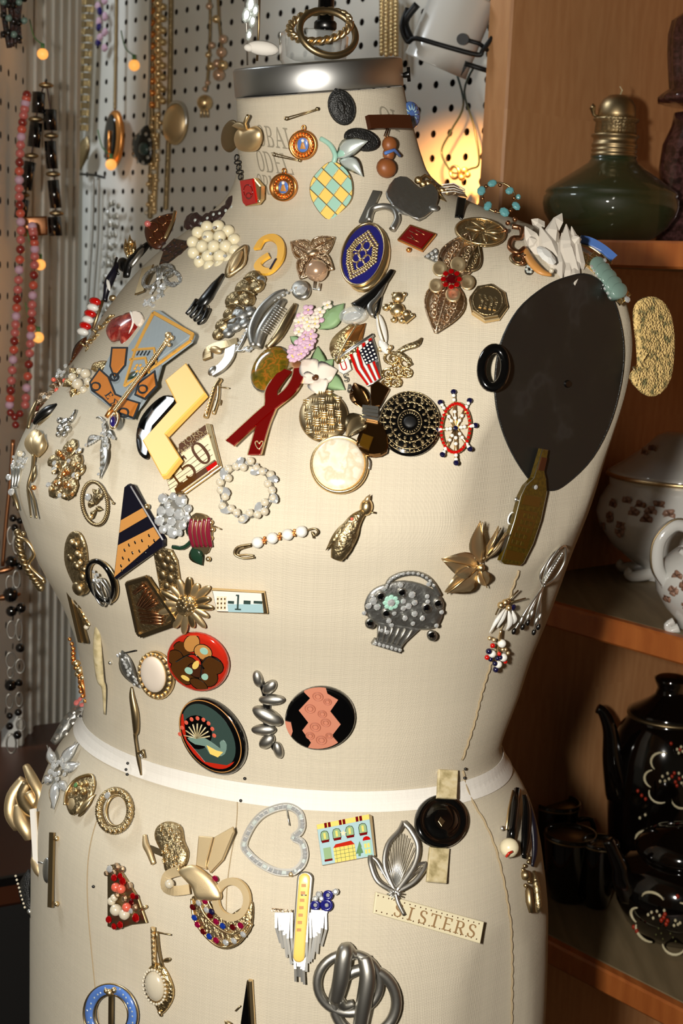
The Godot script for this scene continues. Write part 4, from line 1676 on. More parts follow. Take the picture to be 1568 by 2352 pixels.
	part("inner_rim", M.gold)

	b("bark_oval_brooch", "large tan bark textured oval brooch sticking out behind the armplate", "brooch", 1500, 795, 0.72)
	dome(sp([1462, 700, 1480, 684, 1508, 682, 1534, 704, 1548, 750, 1550, 810, 1542, 870, 1518, 905, 1490, 910, 1466, 892, 1450, 868, 1458, 850, 1468, 846, 1464, 780, 1458, 730], 2, 2, true), 2, 14, 4, 6, 0.75)
	part("bark", M.sponge)
	tube([1454, 842, 4, 1460, 858, 6, 1470, 866, 6], 4)
	part("catch", M.gold_dk)

func ring4(cx: float, cy: float, rx: float, ry: float, ang: float, h: float, r: float, n := 28) -> Array:
	var e := ell(cx, cy, rx, ry, ang, n)
	var out := []
	for i in range(0, e.size(), 2):
		out.append_array([e[i], e[i + 1], h, r])
	return out

func crystal_point(x0: float, y0: float, x1: float, y1: float, w: float, h: float):
	# a six sided prism ending in a point
	var a := P(x0, y0, 2)
	var e := P(x1, y1, h + 14)
	var ax := (e - a)
	var s1 := ax.cross(Vector3(0, 0, 1)).normalized() * w * 0.5 * sc
	var s2 := ax.cross(s1).normalized() * w * 0.42 * sc
	var rs := []
	for k in [[0.0, 0.7], [0.12, 1.0], [0.66, 0.86], [1.0, 0.06]]:
		var q := PackedVector3Array()
		for i in 6:
			var an := TAU * i / 6.0 + w
			q.append(a + ax * k[0] + (s1 * cos(an) + s2 * sin(an)) * k[1] * (1.0 + 0.1 * sin(i * 2.0 + w)))
		rs.append(q)
	solid(loft(rs), false)

func lumps(nm: String, m: Material, list: Array, h := 8.0):
	# a cast relief built of rounded lumps: x, y, radius, height
	for q in list:
		ball(q[0], q[1], h, q[2], q[3], 10)
	return part(nm, m)

func bar(nm: String, m: Material, x0: float, y0: float, x1: float, y1: float, w: float, h: float, th := 6.0):
	strip([x0, y0, h, x1, y1, h], w, th)
	return part(nm, m)

func brooches_chest():
	# --- far shoulder ---
	b("dark_ore_brooch", "jagged blackish purple ore brooch at the far side of the neck", "brooch", 495, 490, 0.6)
	for k in 16:
		var t := k / 15.0
		var x := lerpf(436, 552, t) + rng.randf_range(-8, 8)
		var y := lerpf(512, 470, t) + rng.randf_range(-14, 14)
		put("chunk", "cut", M.rubble, x, y, rng.randf_range(6, 18), rng.randf_range(14, 22), rng.randf_range(14, 22), 13, rng.randf_range(0, 90))
	for k in 8:
		gem(448 + k * 14, 510 - k * 6 + rng.randf_range(-10, 10), 24, 4, M.foil, "glint_stone")
	plate(rect(550, 475, 22, 54, -8), 3, 14, 3)
	part("end_plate", M.gunmetal)

	b("copper_filigree_brooch", "dark copper filigree brooch with small pink pearl on the far shoulder", "brooch", 366, 535, 0.7)
	dome(sp([338, 510, 372, 492, 402, 490, 392, 530, 366, 570, 340, 560, 330, 530], 2, 3, true), 2, 12)
	part("backing", M.brown)
	for q in [[352, 520, 12], [372, 506, 11], [388, 500, 8], [362, 540, 12], [380, 524, 10], [350, 552, 9], [370, 556, 8]]:
		tube(rise(ell(q[0], q[1], q[2], q[2] * 0.8, 20, 12), 13), 2, true, 5)
		part("scroll", M.copper)
	pearl(339, 514, 14, 8, M.pink)
	tube(sp([402, 486, 14, 396, 510, 16, 384, 536, 14, 378, 548, 12], 3, 3), 4)
	part("edge", M.gold)

	b("gold_crown_pin", "small gold crown shaped pin on the far shoulder edge", "pin", 296, 560, 0.75)
	for q in [[286, 545, 292, 590], [296, 535, 300, 590], [308, 548, 304, 590]]:
		leaf(q[2], q[3], q[0], q[1], 13, 4, 10, 0, 6)
		part("point", M.gold_h)
	put("jewel", "bead", M.gold, 300, 556, 14, 7)

	b("dark_bow_brooch", "dark polished metal bow brooch on the far shoulder", "brooch", 318, 590, 0.65)
	tuber(sp([340, 560, 10, 8, 320, 580, 16, 13, 296, 606, 14, 12, 290, 636, 8, 9], 4, 3), false, 8, 0.7)
	part("ribbon", M.gunmetal)
	tuber(sp([330, 566, 16, 6, 316, 590, 22, 8, 300, 612, 18, 6], 4, 3), false, 8, 0.7)
	part("ribbon", M.silver_s)
	dome(ell(282, 606, 14, 16), 4, 16)
	part("loop", M.gunmetal)

	b("tortoise_compass_brooch", "brown tortoiseshell wedge brooch with a steel pin beside white beads", "brooch", 400, 580, 0.6)
	plate([376, 568, 398, 546, 428, 552, 442, 566, 434, 584, 412, 590, 396, 604, 364, 606], 3, 12, 2)
	part("shell_bar", M.tortoise)
	plate([412, 586, 430, 580, 438, 600, 414, 628, 400, 622], 3, 10, 2)
	part("shell_leg", M.tortoise)
	plate([378, 604, 398, 602, 410, 582, 412, 588, 398, 624, 384, 616], 3, 8, 1)
	part("ivory_inlay", M.bone)
	for k in 9:
		put("dark_fleck", "bead", M.rubble, 376 + (k % 5) * 13, 560 + (k / 5) * 18 + 5 * sin(k), 12, 6, 5, 2)
	tube([442, 580, 12, 418, 616, 12, 406, 636, 10], 2.2, false, 6)
	part("steel_pin", M.silver)

	b("eagle_figure_pin", "small black and silver figure pin above the striped barber pole", "pin", 256, 644, 0.75)
	tuber(sp([268, 604, 10, 4, 262, 624, 14, 9, 250, 648, 14, 11, 244, 672, 10, 7, 240, 692, 8, 6], 4, 3))
	part("body", M.navyblack)
	tube(sp([268, 592, 10, 264, 612, 16, 272, 630, 14], 3, 3), 3)
	part("neck", M.gunmetal)
	elli(246, 640, 252, 668, 22, 9, 4)
	part("white_wing", M.white)
	put("gilt_foot", "bead", M.gold, 258, 684, 10, 9, 7, 6)

	b("striped_pole_pin", "red and white striped enamel pole pin at the far edge", "pin", 206, 728, 0.75)
	for k in 6:
		var t := k / 6.0
		elli(222 - t * 34, 684 + t * 84, 222 - (t + 0.2) * 34, 684 + (t + 0.2) * 84, 14, 33, 11)
		part("stripe", M.red if k % 2 == 0 else M.white)
	tube([236, 690, 8, 212, 760, 6], 4)
	part("side_bar", M.gold_dk)

	b("spiky_gold_spray", "spiky gold spray brooch between striped pole and red heart", "brooch", 222, 764, 0.65)
	for k in 16:
		var t := k / 15.0
		var x := lerpf(246, 196, t)
		var y := lerpf(732, 796, t)
		tube([x, y, 8, x + rng.randf_range(-16, 16), y + rng.randf_range(-14, 10), 18], 2.6, false, 5)
		part("spike", M.gold)
	for q in [[212, 812], [202, 806], [240, 782]]:
		put("ball", "bead", M.gold, q[0], q[1], 10, 7)

	b("brown_feather_pin", "dark brown furry feather pin leaning off the far chest edge", "pin", 178, 806, 0.8)
	leaf(196, 772, 160, 842, 26, 3, 9, 0, 4)
	part("feather", M.brown)
	for k in 8:
		var t := k / 8.0
		tube([194 - t * 32, 776 + t * 60, 10, 184 - t * 30, 786 + t * 60, 12], 1.6, false, 5)
		part("barb", M.umber)

	b("marbled_heart_brooch", "marbled red and white heart brooch beside the embroidered crest", "brooch", 280, 760, 0.6)
	dome(sp([240, 760, 252, 734, 276, 722, 300, 714, 320, 718, 326, 734, 316, 764, 300, 790, 282, 798, 270, 780, 252, 782], 2, 3, true), 2, 20)
	part("heart", M.heart)
	tube(sp([300, 716, 12, 306, 740, 14, 296, 770, 12, 282, 796, 8], 3, 4), 3.4)
	part("white_vein", M.whitematte)
	plate(sp([302, 714, 320, 716, 327, 732, 318, 748, 306, 740], 2, 2, true), 10, 17, 2)
	part("pale_tip", M.petal)

	b("silver_ribbon_flower", "silver ribbon bow brooch with rhinestone sprays and steel hoop", "brooch", 368, 650, 0.55)
	for q in [[348, 640, 24, 15, -50], [396, 640, 22, 15, 40], [392, 668, 22, 14, -30], [380, 622, 16, 13, 0]]:
		strip(rise(ell(q[0], q[1], q[2], q[3], q[4], 16), 12), 9, 5, true)
		part("ribbon_loop", M.silver_h)
	for k in 26:
		var t := k / 25.0
		gem(lerpf(372, 336, t) + rng.randf_range(-13, 13), lerpf(640, 706, t) + rng.randf_range(-10, 10), 14 + rng.randf_range(0, 6), rng.randf_range(4, 6.5))
	for k in 5:
		tube([362, 652, 12, 358 + k * 6, 612 + 4 * (k % 2), 22], 1.8, false, 5)
		part("spray_wire", M.silver)
	strip(sp([378, 684, 10, 390, 700, 11, 384, 722, 10], 3, 4), 9, 4)
	part("hoop", M.silver)
	plate([326, 616, 352, 606, 330, 668, 308, 676], 2, 6, 1)
	part("gold_backing", M.gold_dk)

	b("white_bead_cluster", "domed cluster of ivory beads with tiny rhinestones", "brooch", 491, 566, 0.6)
	dome(ell(491, 567, 50, 48, 0), 1, 10)
	part("backing", M.gold_dk)
	var beads := [[491, 566, 26]]
	for k in 6:
		beads.append([491 + cos(k * 1.047) * 27, 566 + sin(k * 1.047) * 26, 20])
	for k in 12:
		beads.append([491 + cos(k * 0.5236 + 0.2) * 49, 566 + sin(k * 0.5236 + 0.2) * 47, 10])
	for q in beads:
		pearl(q[0], q[1], q[2], 15, M.ivory, "bead")
	for q in [[470, 545], [505, 552], [484, 583], [455, 592], [492, 523], [516, 588]]:
		gem(q[0], q[1], 34, 4.5)

	b("gold_seed_brooch", "gold oval seed shaped brooch just below the ivory bead cluster", "brooch", 543, 600, 0.55)
	elli(564, 562, 522, 638, 8, 46, 10)
	part("seed", M.gold_dk)
	elli(556, 576, 530, 624, 14, 22, 8)
	part("kernel", M.gold_s)
	for s in [-1, 1]:
		tube(sp([562, 566, 14, 546 + s * 15, 600 + s * 6, 16, 524, 634, 14], 3, 4), 2.5)
		part("ridge", M.gold_s)

	b("pewter_hand_brooch", "dark pewter hand brooch with long fingers pointing down", "brooch", 468, 684)
	tuber([512, 630, 8, 5, 494, 654, 10, 12, 474, 684, 10, 17, 458, 704, 9, 15], false, 10, 0.6)
	part("palm", M.gunmetal)
	for k in 4:
		tuber(sp([452 + k * 9, 690 + k * 7, 10, 6, 440 + k * 9, 708 + k * 9, 12, 5.5, 428 + k * 9, 722 + k * 7, 10, 4.2], 4, 3))
		part("finger", M.gunmetal)
		tube([444 + k * 9, 704 + k * 9, 17, 432 + k * 9, 720 + k * 7.5, 15], 1.3, false, 5)
		part("bone_line", M.silver)
	tuber([470, 706, 10, 6, 464, 722, 10, 6, 456, 732, 9, 4])
	part("thumb", M.gunmetal)
	put("clasp", "bead", M.silver, 474, 706, 6, 6)

	b("yellow_swirl_brooch", "flat yellow enamel swirl brooch with a navy slot", "brooch", 616, 584)
	strip(sp([590, 572, 8, 604, 551, 8, 627, 546, 8, 645, 563, 8, 643, 596, 8, 622, 622, 8, 602, 622, 8, 592, 611, 8, 600, 598, 8, 618, 586, 8], 3, 5), 18, 7)
	part("swirl", M.yellow)
	strip([634, 594, 12.5, 620, 618, 12.5], 5, 2)
	part("navy_slot", M.navy)

	b("molten_figure_brooch", "lumpy antique gold and pewter torso brooch", "brooch", 548, 700)
	lumps("torso", M.gold_d, [[580, 640, 24, 14], [590, 658, 20, 12], [562, 660, 26, 15], [540, 690, 26, 18], [566, 690, 22, 18], [530, 722, 20, 14], [512, 748, 20, 14], [502, 768, 16, 12]], 8)
	lumps("robe", M.pewter, [[552, 722, 26, 14], [540, 746, 24, 12], [560, 742, 16, 8], [598, 644, 14, 10], [524, 764, 15, 10], [572, 716, 16, 10]], 6)
	for q in [[560, 640, 596, 650], [540, 672, 584, 676], [520, 704, 560, 708], [512, 736, 540, 726]]:
		tube(sp([q[0], q[1], 20, (q[0] + q[2]) / 2.0, q[1] - 5.0, 26, q[2], q[3], 20], 3, 3), 3)
		part("fold", M.gold_d)

	b("ribbon_knot_brooch", "polished smoky gold ribbon knot brooch above the yellow zigzag", "brooch", 508, 818)
	strip(sp([545, 784, 10, 520, 792, 14, 496, 796, 14, 478, 806, 12, 476, 824, 10], 3, 4), 22, 6)
	part("ribbon", M.gold_dk)
	strip(sp([530, 796, 12, 526, 820, 14, 510, 842, 14, 488, 856, 12], 3, 4), 26, 6)
	part("ribbon", M.silver_s)
	elli(480, 862, 498, 842, 12, 22, 9)
	part("tail", M.silver_s)
	elli(484, 800, 508, 808, 18, 18, 9)
	part("knot", M.gold_s)

	b("rhinestone_sprig", "slim silver sprig set with tiny rhinestones", "brooch", 552, 782)
	tube(sp([528, 815, 8, 548, 800, 10, 564, 770, 10, 578, 738, 8], 3, 4), 3)
	part("stem", M.silver)
	tube(sp([540, 806, 8, 556, 806, 10, 570, 796, 10], 3, 3), 3)
	part("stem", M.silver)
	for k in 9:
		gem(576 - k * 4.6, 742 + k * 7.6, 12, 4)
	for k in 4:
		gem(562 + k * 5, 800 + 6 * sin(k), 11, 4.5)

	b("pod_brooch", "brushed silver twin pod brooch with coiled middle and large crystal", "brooch", 634, 735)
	tuber(sp([582, 796, 8, 8, 578, 760, 12, 11, 598, 716, 14, 12, 632, 682, 12, 11, 656, 668, 10, 6], 4, 4))
	part("outer_pod", M.silver_s)
	tuber(sp([592, 798, 10, 10, 600, 764, 18, 13, 622, 728, 20, 13, 650, 690, 14, 8], 4, 4))
	part("coiled_pod", M.silver_s)
	for k in 12:
		var t := k / 11.0
		var cx := lerpf(604, 642, t)
		var cy := lerpf(760, 704, t)
		tube([cx - 11, cy - 7, 25, cx, cy, 33, cx + 11, cy + 7, 25], 1.6, false, 5)
		part("coil", M.silver)
	tuber(sp([612, 800, 8, 7, 640, 770, 10, 11, 662, 730, 10, 11, 678, 700, 8, 6], 4, 4))
	part("inner_pod", M.gold_dk)
	for k in 9:
		gem(602 + k * 9.5, 706 - k * 5.6, 14, 4)
	lathe(691, 666, [21, 4, 22, 9, 18, 13, 4, 13], 20)
	part("crystal_cup", M.silver_s)
	put("crystal", "cut", M.crystal, 691, 666, 16, 15)

	b("filigree_bow_brooch", "bronze filigree bow brooch with one large champagne pearl", "brooch", 716, 600)
	for q in [[712, 585, 668, 556, 46], [712, 580, 768, 546, 44], [714, 590, 690, 640, 46], [720, 590, 764, 618, 40]]:
		filigree_leaf(q[0], q[1], q[2], q[3], q[4], M.rosegold, 4)
	put("knot", "bead", M.rosegold, 716, 580, 12, 14, 12, 8)
	lathe(727, 622, [22, 6, 24, 12, 20, 16, 4, 16], 20)
	part("pearl_cup", M.rosegold)
	pearl(727, 622, 26, 25, M.pearlgold)
	tube([722, 648, 8, 720, 664, 8, 732, 666, 8, 734, 652, 8], 2.5)
	part("bail", M.silver)

	b("blue_locket", "navy enamel oval locket with gold lace lozenge", "locket", 838, 588)
	dome(ell(842, 590, 48, 76, 18), 1, 14, 3, 10, 0.8)
	part("case", M.gold)
	var face := ell(833, 584, 45, 71, 18, 36)
	plate(face, 12, 17, 2)
	part("enamel", M.cobalt)
	tube(rise(ell(833, 584, 47, 73, 18, 36), 15), 3.2, true, 6)
	part("rim", M.gold)
	var loz := [[846, 532], [866, 562], [862, 600], [836, 622], [806, 638], [798, 606], [800, 576], [818, 552]]
	for i in loz.size():
		var p0: Array = loz[i]
		var p1: Array = loz[(i + 1) % loz.size()]
		for k in 5:
			var t := k / 5.0
			put("lace_grain", "bead", M.gold_h, lerpf(p0[0], p1[0], t), lerpf(p0[1], p1[1], t), 18, 4.6, 4.6, 3)
			put("lace_grain", "bead", M.gold_h, lerpf(lerpf(p0[0], p1[0], t), 832, 0.22), lerpf(lerpf(p0[1], p1[1], t), 584, 0.22), 18, 4.4, 4.4, 3)
	for q in [[832, 584], [822, 566], [842, 564], [818, 592], [842, 596], [828, 608]]:
		tube(rise(ell(q[0], q[1], 9, 11, 18, 12), 18), 2, true, 5)
		part("lace_loop", M.gold)

	b("red_stamp_pin", "dark red enamel square pin with gold edge", "pin", 956, 544)
	plate([941, 514, 1001, 535, 969, 574, 912, 548], 2, 9, 1.5)
	part("gold_edge", M.orange)
	plate([942, 517, 995, 536, 967, 569, 917, 547], 8, 12, 1.5)
	part("enamel", M.reddark)
	for q in [[940, 530, 960, 540], [935, 545, 962, 556], [955, 528, 975, 540], [944, 540, 952, 552]]:
		tube([q[0], q[1], 12, q[2], q[3], 12], 1.4, false, 5)
		part("engraved_line", M.copper)
	ball(938, 574, 6, 6)
	part("catch", M.orange)

	b("lily_brooch", "dark metal trumpet lily brooch holding a clear glass drop", "brooch", 852, 682)
	tuber(sp([900, 622, 8, 7, 884, 644, 12, 9, 862, 668, 14, 11, 836, 692, 14, 15, 818, 708, 12, 20], 4, 4), false, 10, 0.7)
	part("trumpet", M.gunmetal)
	tuber(sp([890, 640, 10, 4, 870, 680, 12, 6, 850, 706, 12, 9, 856, 726, 8, 5], 4, 4))
	part("petal", M.pewter_s)
	tuber(sp([878, 660, 8, 3, 870, 700, 8, 4, 862, 730, 6, 4], 4, 3))
	part("petal", M.gunmetal)
	elli(778, 726, 842, 722, 22, 50, 16)
	part("glass_drop", M.clear)
	put("facet", "cut", M.crystal, 808, 726, 12, 22, 14, 6)

	b("gold_teddy_pin", "shiny gold teddy bear pin between the lily and filigree leaf", "pin", 908, 710)
	lumps("bear", M.gold, [[914, 684, 15, 12], [904, 676, 6, 5], [928, 676, 6, 5], [912, 712, 18, 14], [886, 706, 9, 8], [898, 702, 9, 8], [932, 720, 10, 8], [946, 724, 6, 5], [904, 734, 8, 7], [922, 736, 8, 7]], 10)
	plate([920, 708, 952, 724, 930, 742], 8, 13, 1)
	part("cape", M.gold)

	b("white_hare_pin", "slim white enamel and gold bird pin above the flag", "pin", 880, 768)
	elli(868, 722, 884, 790, 10, 22, 7)
	part("wing", M.white)
	elli(872, 780, 890, 812, 10, 20, 8)
	part("body", M.white)
	tube(sp([866, 720, 12, 872, 750, 16, 884, 790, 14], 3, 4), 2)
	part("gold_edge", M.gold)
	for q in [[872, 802], [890, 806], [896, 798]]:
		put("gold_foot", "bead", M.gold_s, q[0], q[1], 10, 6)

	b("lace_leaf_brooch", "gold lace leaf brooch with curled tip beside the flag", "brooch", 918, 840)
	for q in [[900, 822, 20], [924, 832, 20], [912, 852, 20], [892, 858, 16], [932, 856, 14], [908, 878, 14], [886, 880, 10]]:
		for k in 2:
			tube(rise(ell(q[0] + k * 4, q[1] + k * 3, q[2] * (0.9 - 0.4 * k), q[2] * (0.7 - 0.3 * k), 30.0 * k, 12), 8 + 3 * k), 3, true, 5)
			part("lace_scroll", M.gold_h)
	tuber(sp([900, 818, 10, 3, 928, 800, 12, 7, 956, 790, 12, 8, 968, 776, 10, 2], 4, 4), false, 8, 0.5)
	part("curled_tip", M.gold_d)
	tuber(sp([896, 812, 10, 3, 920, 816, 14, 8, 946, 838, 8, 3], 4, 4), false, 8, 0.6)
	part("leaf", M.gold_d)

	b("gold_mesh_leaf", "textured gold leaf brooch behind the flag", "brooch", 792, 785)
	leaf(772, 832, 806, 736, 84, 4, 14, 12, 2)
	part("leaf_half", M.gold_h)
	leaf(786, 822, 838, 738, 50, 4, 12, -8, 4)
	part("leaf_half", M.orange)
	tube(sp([772, 832, 12, 792, 790, 18, 820, 745, 14], 3, 4), 2.5)
	part("midrib", M.gold)

	flag_pin()

	b("lilac_bouquet", "porcelain bouquet of white and lilac blossoms with green leaves", "brooch", 718, 760)
	leaf(730, 752, 788, 692, 46, 4, 12, 4, 4)
	part("leaf", M.leafgreen)
	leaf(732, 742, 760, 688, 30, 3, 9, 0, 4)
	part("leaf", M.leafgreen)
	leaf(690, 790, 664, 770, 22, 3, 8, 0, 4)
	part("leaf", M.leafgreen)
	var spots := []
	for k in 40:
		var t := k / 39.0
		spots.append([lerpf(724, 680, t) + rng.randf_range(-34, 34) * (1.05 - 0.7 * t), lerpf(708, 818, t) + rng.randf_range(-14, 14)])
	for i in spots.size():
		blossom(spots[i][0], spots[i][1], rng.randf_range(14, 24), rng.randf_range(11, 14), M.petal if (i % 5) != 2 and spots[i][1] < 770 else M.lilac)

	b("tiger_oval_brooch", "oval green and amber striped stone brooch", "brooch", 619, 845)
	dome(ell(621, 847, 40, 58, 33), 1, 7, 3, 4, 0.8)
	part("mount", M.silver_s)
	dome(ell(618, 844, 37, 55, 33), 6, 18, 6, 2, 0.4)
	part("stone", M.tigerwood)

	b("dogwood_brooch", "white dogwood flower brooch with green leaves", "brooch", 730, 850)
	leaf(732, 862, 728, 792, 40, 3, 8, 0, 3)
	part("leaf", M.leafgreen)
	leaf(740, 872, 790, 892, 40, 3, 9, -6, 3)
	part("leaf", M.leafgreen)
	leaf(732, 860, 764, 822, 34, 3, 8, 0, 3)
	part("leaf", M.leafgreen)
	for q in [[692, 822, 52], [772, 846, 54], [738, 908, 50], [686, 876, 30]]:
		leaf(726, 866, q[0], q[1], q[2], 13, 9, 0, 8)
		part("petal", M.petal)
	put("eye", "bead", M.umber, 724, 867, 18, 8, 8, 5)

	lift = 8
	b("red_ribbon_brooch", "red enamel awareness ribbon brooch with gold edges and heart", "brooch", 610, 950)
	for q in [[[528, 1018, 7, 600, 952, 9, 632, 926, 10, 664, 900, 10, 682, 872, 9, 688, 846, 7], 27, "ribbon_band"], [[584, 1044, 6, 604, 976, 7, 622, 930, 8, 624, 898, 8, 640, 872, 8, 658, 850, 7], 29, "ribbon_band"]]:
		strip(sp(q[0], 3, 5), q[1] + 5, 5)
		part("gold_backing", M.gold)
		var up := []
		for i in range(0, q[0].size(), 3):
			up.append_array([q[0][i], q[0][i + 1], q[0][i + 2] + 4])
		strip(sp(up, 3, 5), q[1], 4)
		part(q[2], M.redmetal)
	strip(sp([688, 846, 8, 676, 836, 8, 658, 842, 8], 3, 4), 22, 4)
	part("gold_loop", M.gold)
	tube(sp([594, 1032, 13, 586, 1018, 13, 591, 1013, 13, 595, 1019, 13, 601, 1013, 13, 604, 1019, 13], 2 + 1, 4, true), 1.6, true, 6)
	part("heart", M.gold)

	b("basketweave_button", "round gold button with a basketweave pattern", "button", 742, 953)
	lathe(742, 953, [57, 1, 58, 6, 54, 11, 40, 17, 20, 20, 3, 21], 36, 0.98)
	part("dome", M.gold_dk)
	for i in range(-3, 4):
		for j in range(-3, 4):
			var x := 742 + i * 17.0 + j * 1.5
			var y := 953 + j * 16.0 - i * 1.5
			var d := sqrt(pow((x - 742) / 55.0, 2) + pow((y - 953) / 55.0, 2))
			if d > 0.93:
				continue
			var hh := 20.0 - 11.0 * d * d
			for k in 3:
				var of := (k - 1) * 5.2
				if (i + j) % 2 == 0:
					elli(x - 10, y + of, x + 10, y + of, hh, 6, 4, 6)
				else:
					elli(x + of, y - 10, x + of, y + 10, hh, 6, 4, 6)
			part("weave", M.gold)

	b("cream_cabochon_brooch", "large round cream cabochon brooch in a plain gold rim", "brooch", 778, 1066)
	lathe(779, 1067, [66, 1, 68, 8, 66, 16, 62, 17, 60, 13, 3, 13], 44)
	part("rim", M.gold)
	lathe(777, 1065, [60, 12, 59, 16, 52, 21, 36, 24, 3, 25], 44)
	part("cabochon", M.opal)
	tube(sp([838, 1048, 4, 848, 1060, 6, 846, 1078, 6], 3, 3), 4)
	part("hinge", M.silver_s)

	b("amber_bow_brooch", "brown tinted metal bow brooch with a ribbed silver clasp", "brooch", 848, 960)
	leaf(846, 935, 812, 874, 44, 16, 6, -8, 4)
	part("bow_loop", M.bronze)
	plate([852, 936, 850, 886, 864, 872, 894, 892, 872, 932], 6, 16, 2)
	part("bow_loop", M.bronze)
	leaf(842, 958, 794, 1002, 50, 16, 8, 6, 6)
	part("bow_loop", M.gold_dk)
	plate(sp([846, 956, 876, 972, 890, 1000, 888, 1036, 858, 1046, 836, 1040, 818, 1018, 826, 990], 2, 2, true), 6, 16, 3)
	part("bow_tail", M.bronze)
	plate(rect(840, 1012, 26, 30, 20), 14, 24, 2)
	part("amber_stone", M.amberglass)
	for k in 4:
		strip([832, 934 + k * 8, 20, 868, 938 + k * 9, 20], 7, 6)
		part("clasp_rib", M.silver)

	b("black_shield_brooch", "round black and gold pierced shield brooch", "brooch", 941, 969)
	lathe(941, 969, [74, 1, 75, 6, 70, 9, 60, 15, 40, 20, 20, 23, 3, 23], 48, 0.97)
	part("dome", M.black)
	for q in [[70, 9.5], [62, 15], [46, 20], [28, 23.5]]:
		tube(rise(ell(941, 969, q[0] * 0.97, q[0], 0, 40), q[1]), 1.4, true, 5)
		part("ring", M.gold_d)
	for k in 16:
		var a := TAU * k / 16.0
		for q in [[54, 18.5, 5.5, 4], [38, 21.5, 4.5, 3.2]]:
			put("gold_inlay", "cut", M.gold_d, 941 + cos(a + q[0]) * q[0] * 0.97, 969 + sin(a + q[0]) * q[0], q[1], q[2], q[3], 1.6, rad_to_deg(a + q[0]))
	for k in 40:
		var a := TAU * k / 40.0
		put("edge_grain", "bead", M.gold_d, 941 + cos(a) * 66 * 0.97, 969 + sin(a) * 66, 12, 2.2, 2.2, 1.4)
	for k in 24:
		var a := TAU * k / 24.0
		for q in [[60, 16, 6.5, 2.2], [46, 21, 5.0, 1.8], [22, 24, 4.0, 1.2]]:
			put("gold_tick", "baguette", M.gold_d, 941 + cos(a) * q[0] * 0.97, 969 + sin(a) * q[0], q[1], q[2] * 0.6, q[3], 1.4, rad_to_deg(a))
	put("boss", "bead", M.blackmatte, 941, 969, 24, 15, 15, 5)

	b("ships_wheel_brooch", "gold ship's wheel brooch with red rim and blue white handles", "brooch", 1046, 983)
	tube(rise(ell(1046, 983, 33, 56, 4, 36), 8), 4.6, true, 6)
	part("rim", M.gold)
	for k in 36:
		var e := ell(1046, 983, 33, 56, 4, 36)
		put("red_stone", "cut", M.red, e[2 * k], e[2 * k + 1], 12, 4.2)
	for q in [[1041, 900], [1078, 920], [1091, 977], [1079, 1031], [1047, 1063], [1016, 1044], [1002, 988], [1011, 924]]:
		tube([1046, 983, 7, q[0], q[1], 7], 4.2, false, 6)
		part("spoke", M.gold)
		for t in [0.28, 0.45, 0.78, 0.9]:
			put("white_stone", "cut", M.white, lerpf(1046, q[0], t), lerpf(983, q[1], t), 12, 4.6)
		put("blue_stone", "cut", M.navy, q[0], q[1], 11, 7)
	put("hub_stone", "cut", M.navy, 1046, 983, 14, 6)

func blossom(x: float, y: float, h: float, r: float, m: Material):
	for k in 4:
		var a := TAU * k / 4.0 + x
		ball(x + cos(a) * r * 0.6, y + sin(a) * r * 0.6, h, r * 0.55, r * 0.3, 8)
	part("blossom", m)
	put("blossom_eye", "bead", M.paleyellow, x, y, h + 2, 2.4)

func flag_pin():
	b("flag_pin", "enamel American flag pin with red and white letters", "pin", 822, 822)
	tube([772, 825, 12, 857, 769, 12], 5)
	part("pole", M.silver)
	var a := Vector2(800, 811)
	var e := Vector2(854, 774)
	var d := Vector2(874, 866)
	var g := Vector2(842, 884)
	plate([a.x - 2, a.y - 2, e.x + 2, e.y, 866, 806, d.x + 2, d.y, 857, 880, g.x, g.y + 2, 822, 850], 5, 10, 1)
	part("flag_plate", M.silver)
	for k in 7:
		var t0 := k / 7.0
		var t1 := (k + 0.86) / 7.0
		var p0 := a.lerp(e, t0)
		var p1 := a.lerp(e, t1)
		var q0 := g.lerp(d, t0)
		var q1 := g.lerp(d, t1)
		var m0 := p0.lerp(q0, 0.5) + Vector2(-5, 3)
		var m1 := p1.lerp(q1, 0.5) + Vector2(-5, 3)
		plate([p0.x, p0.y, p1.x, p1.y, m1.x, m1.y, q1.x, q1.y, q0.x, q0.y, m0.x, m0.y], 9, 13, 0.8)
		part("stripe", M.red if k % 2 == 0 else M.white)
	var can := [824, 806, 852, 780, 868, 824, 840, 838]
	plate(can, 11, 15, 0.8)
	part("canton", M.navyblack)
	for i in 4:
		for j in 5:
			var u := (i + 0.5) / 4.0
			var v := (j + 0.5) / 5.0
			var p := Vector2(824, 806).lerp(Vector2(852, 780), u).lerp(Vector2(840, 838).lerp(Vector2(868, 824), u), v)
			put("star", "bead", M.white, p.x, p.y, 15.5, 2.6, 2.6, 1.2)
	plate([776, 836, 800, 824, 806, 846, 788, 858, 778, 852], 6, 12, 1)
	part("letter_plate", M.white)
	txt("letter", "U", M.red, 789, 841, 13, 26, -18, 1.0)
	txt("letter", "S", M.silver, 794, 868, 10, 24, -10, 1.0, "Droid Sans", 6)
	txt("letter", "A", M.silver, 803, 892, 10, 24, -10, 1.0, "Droid Sans", 6)

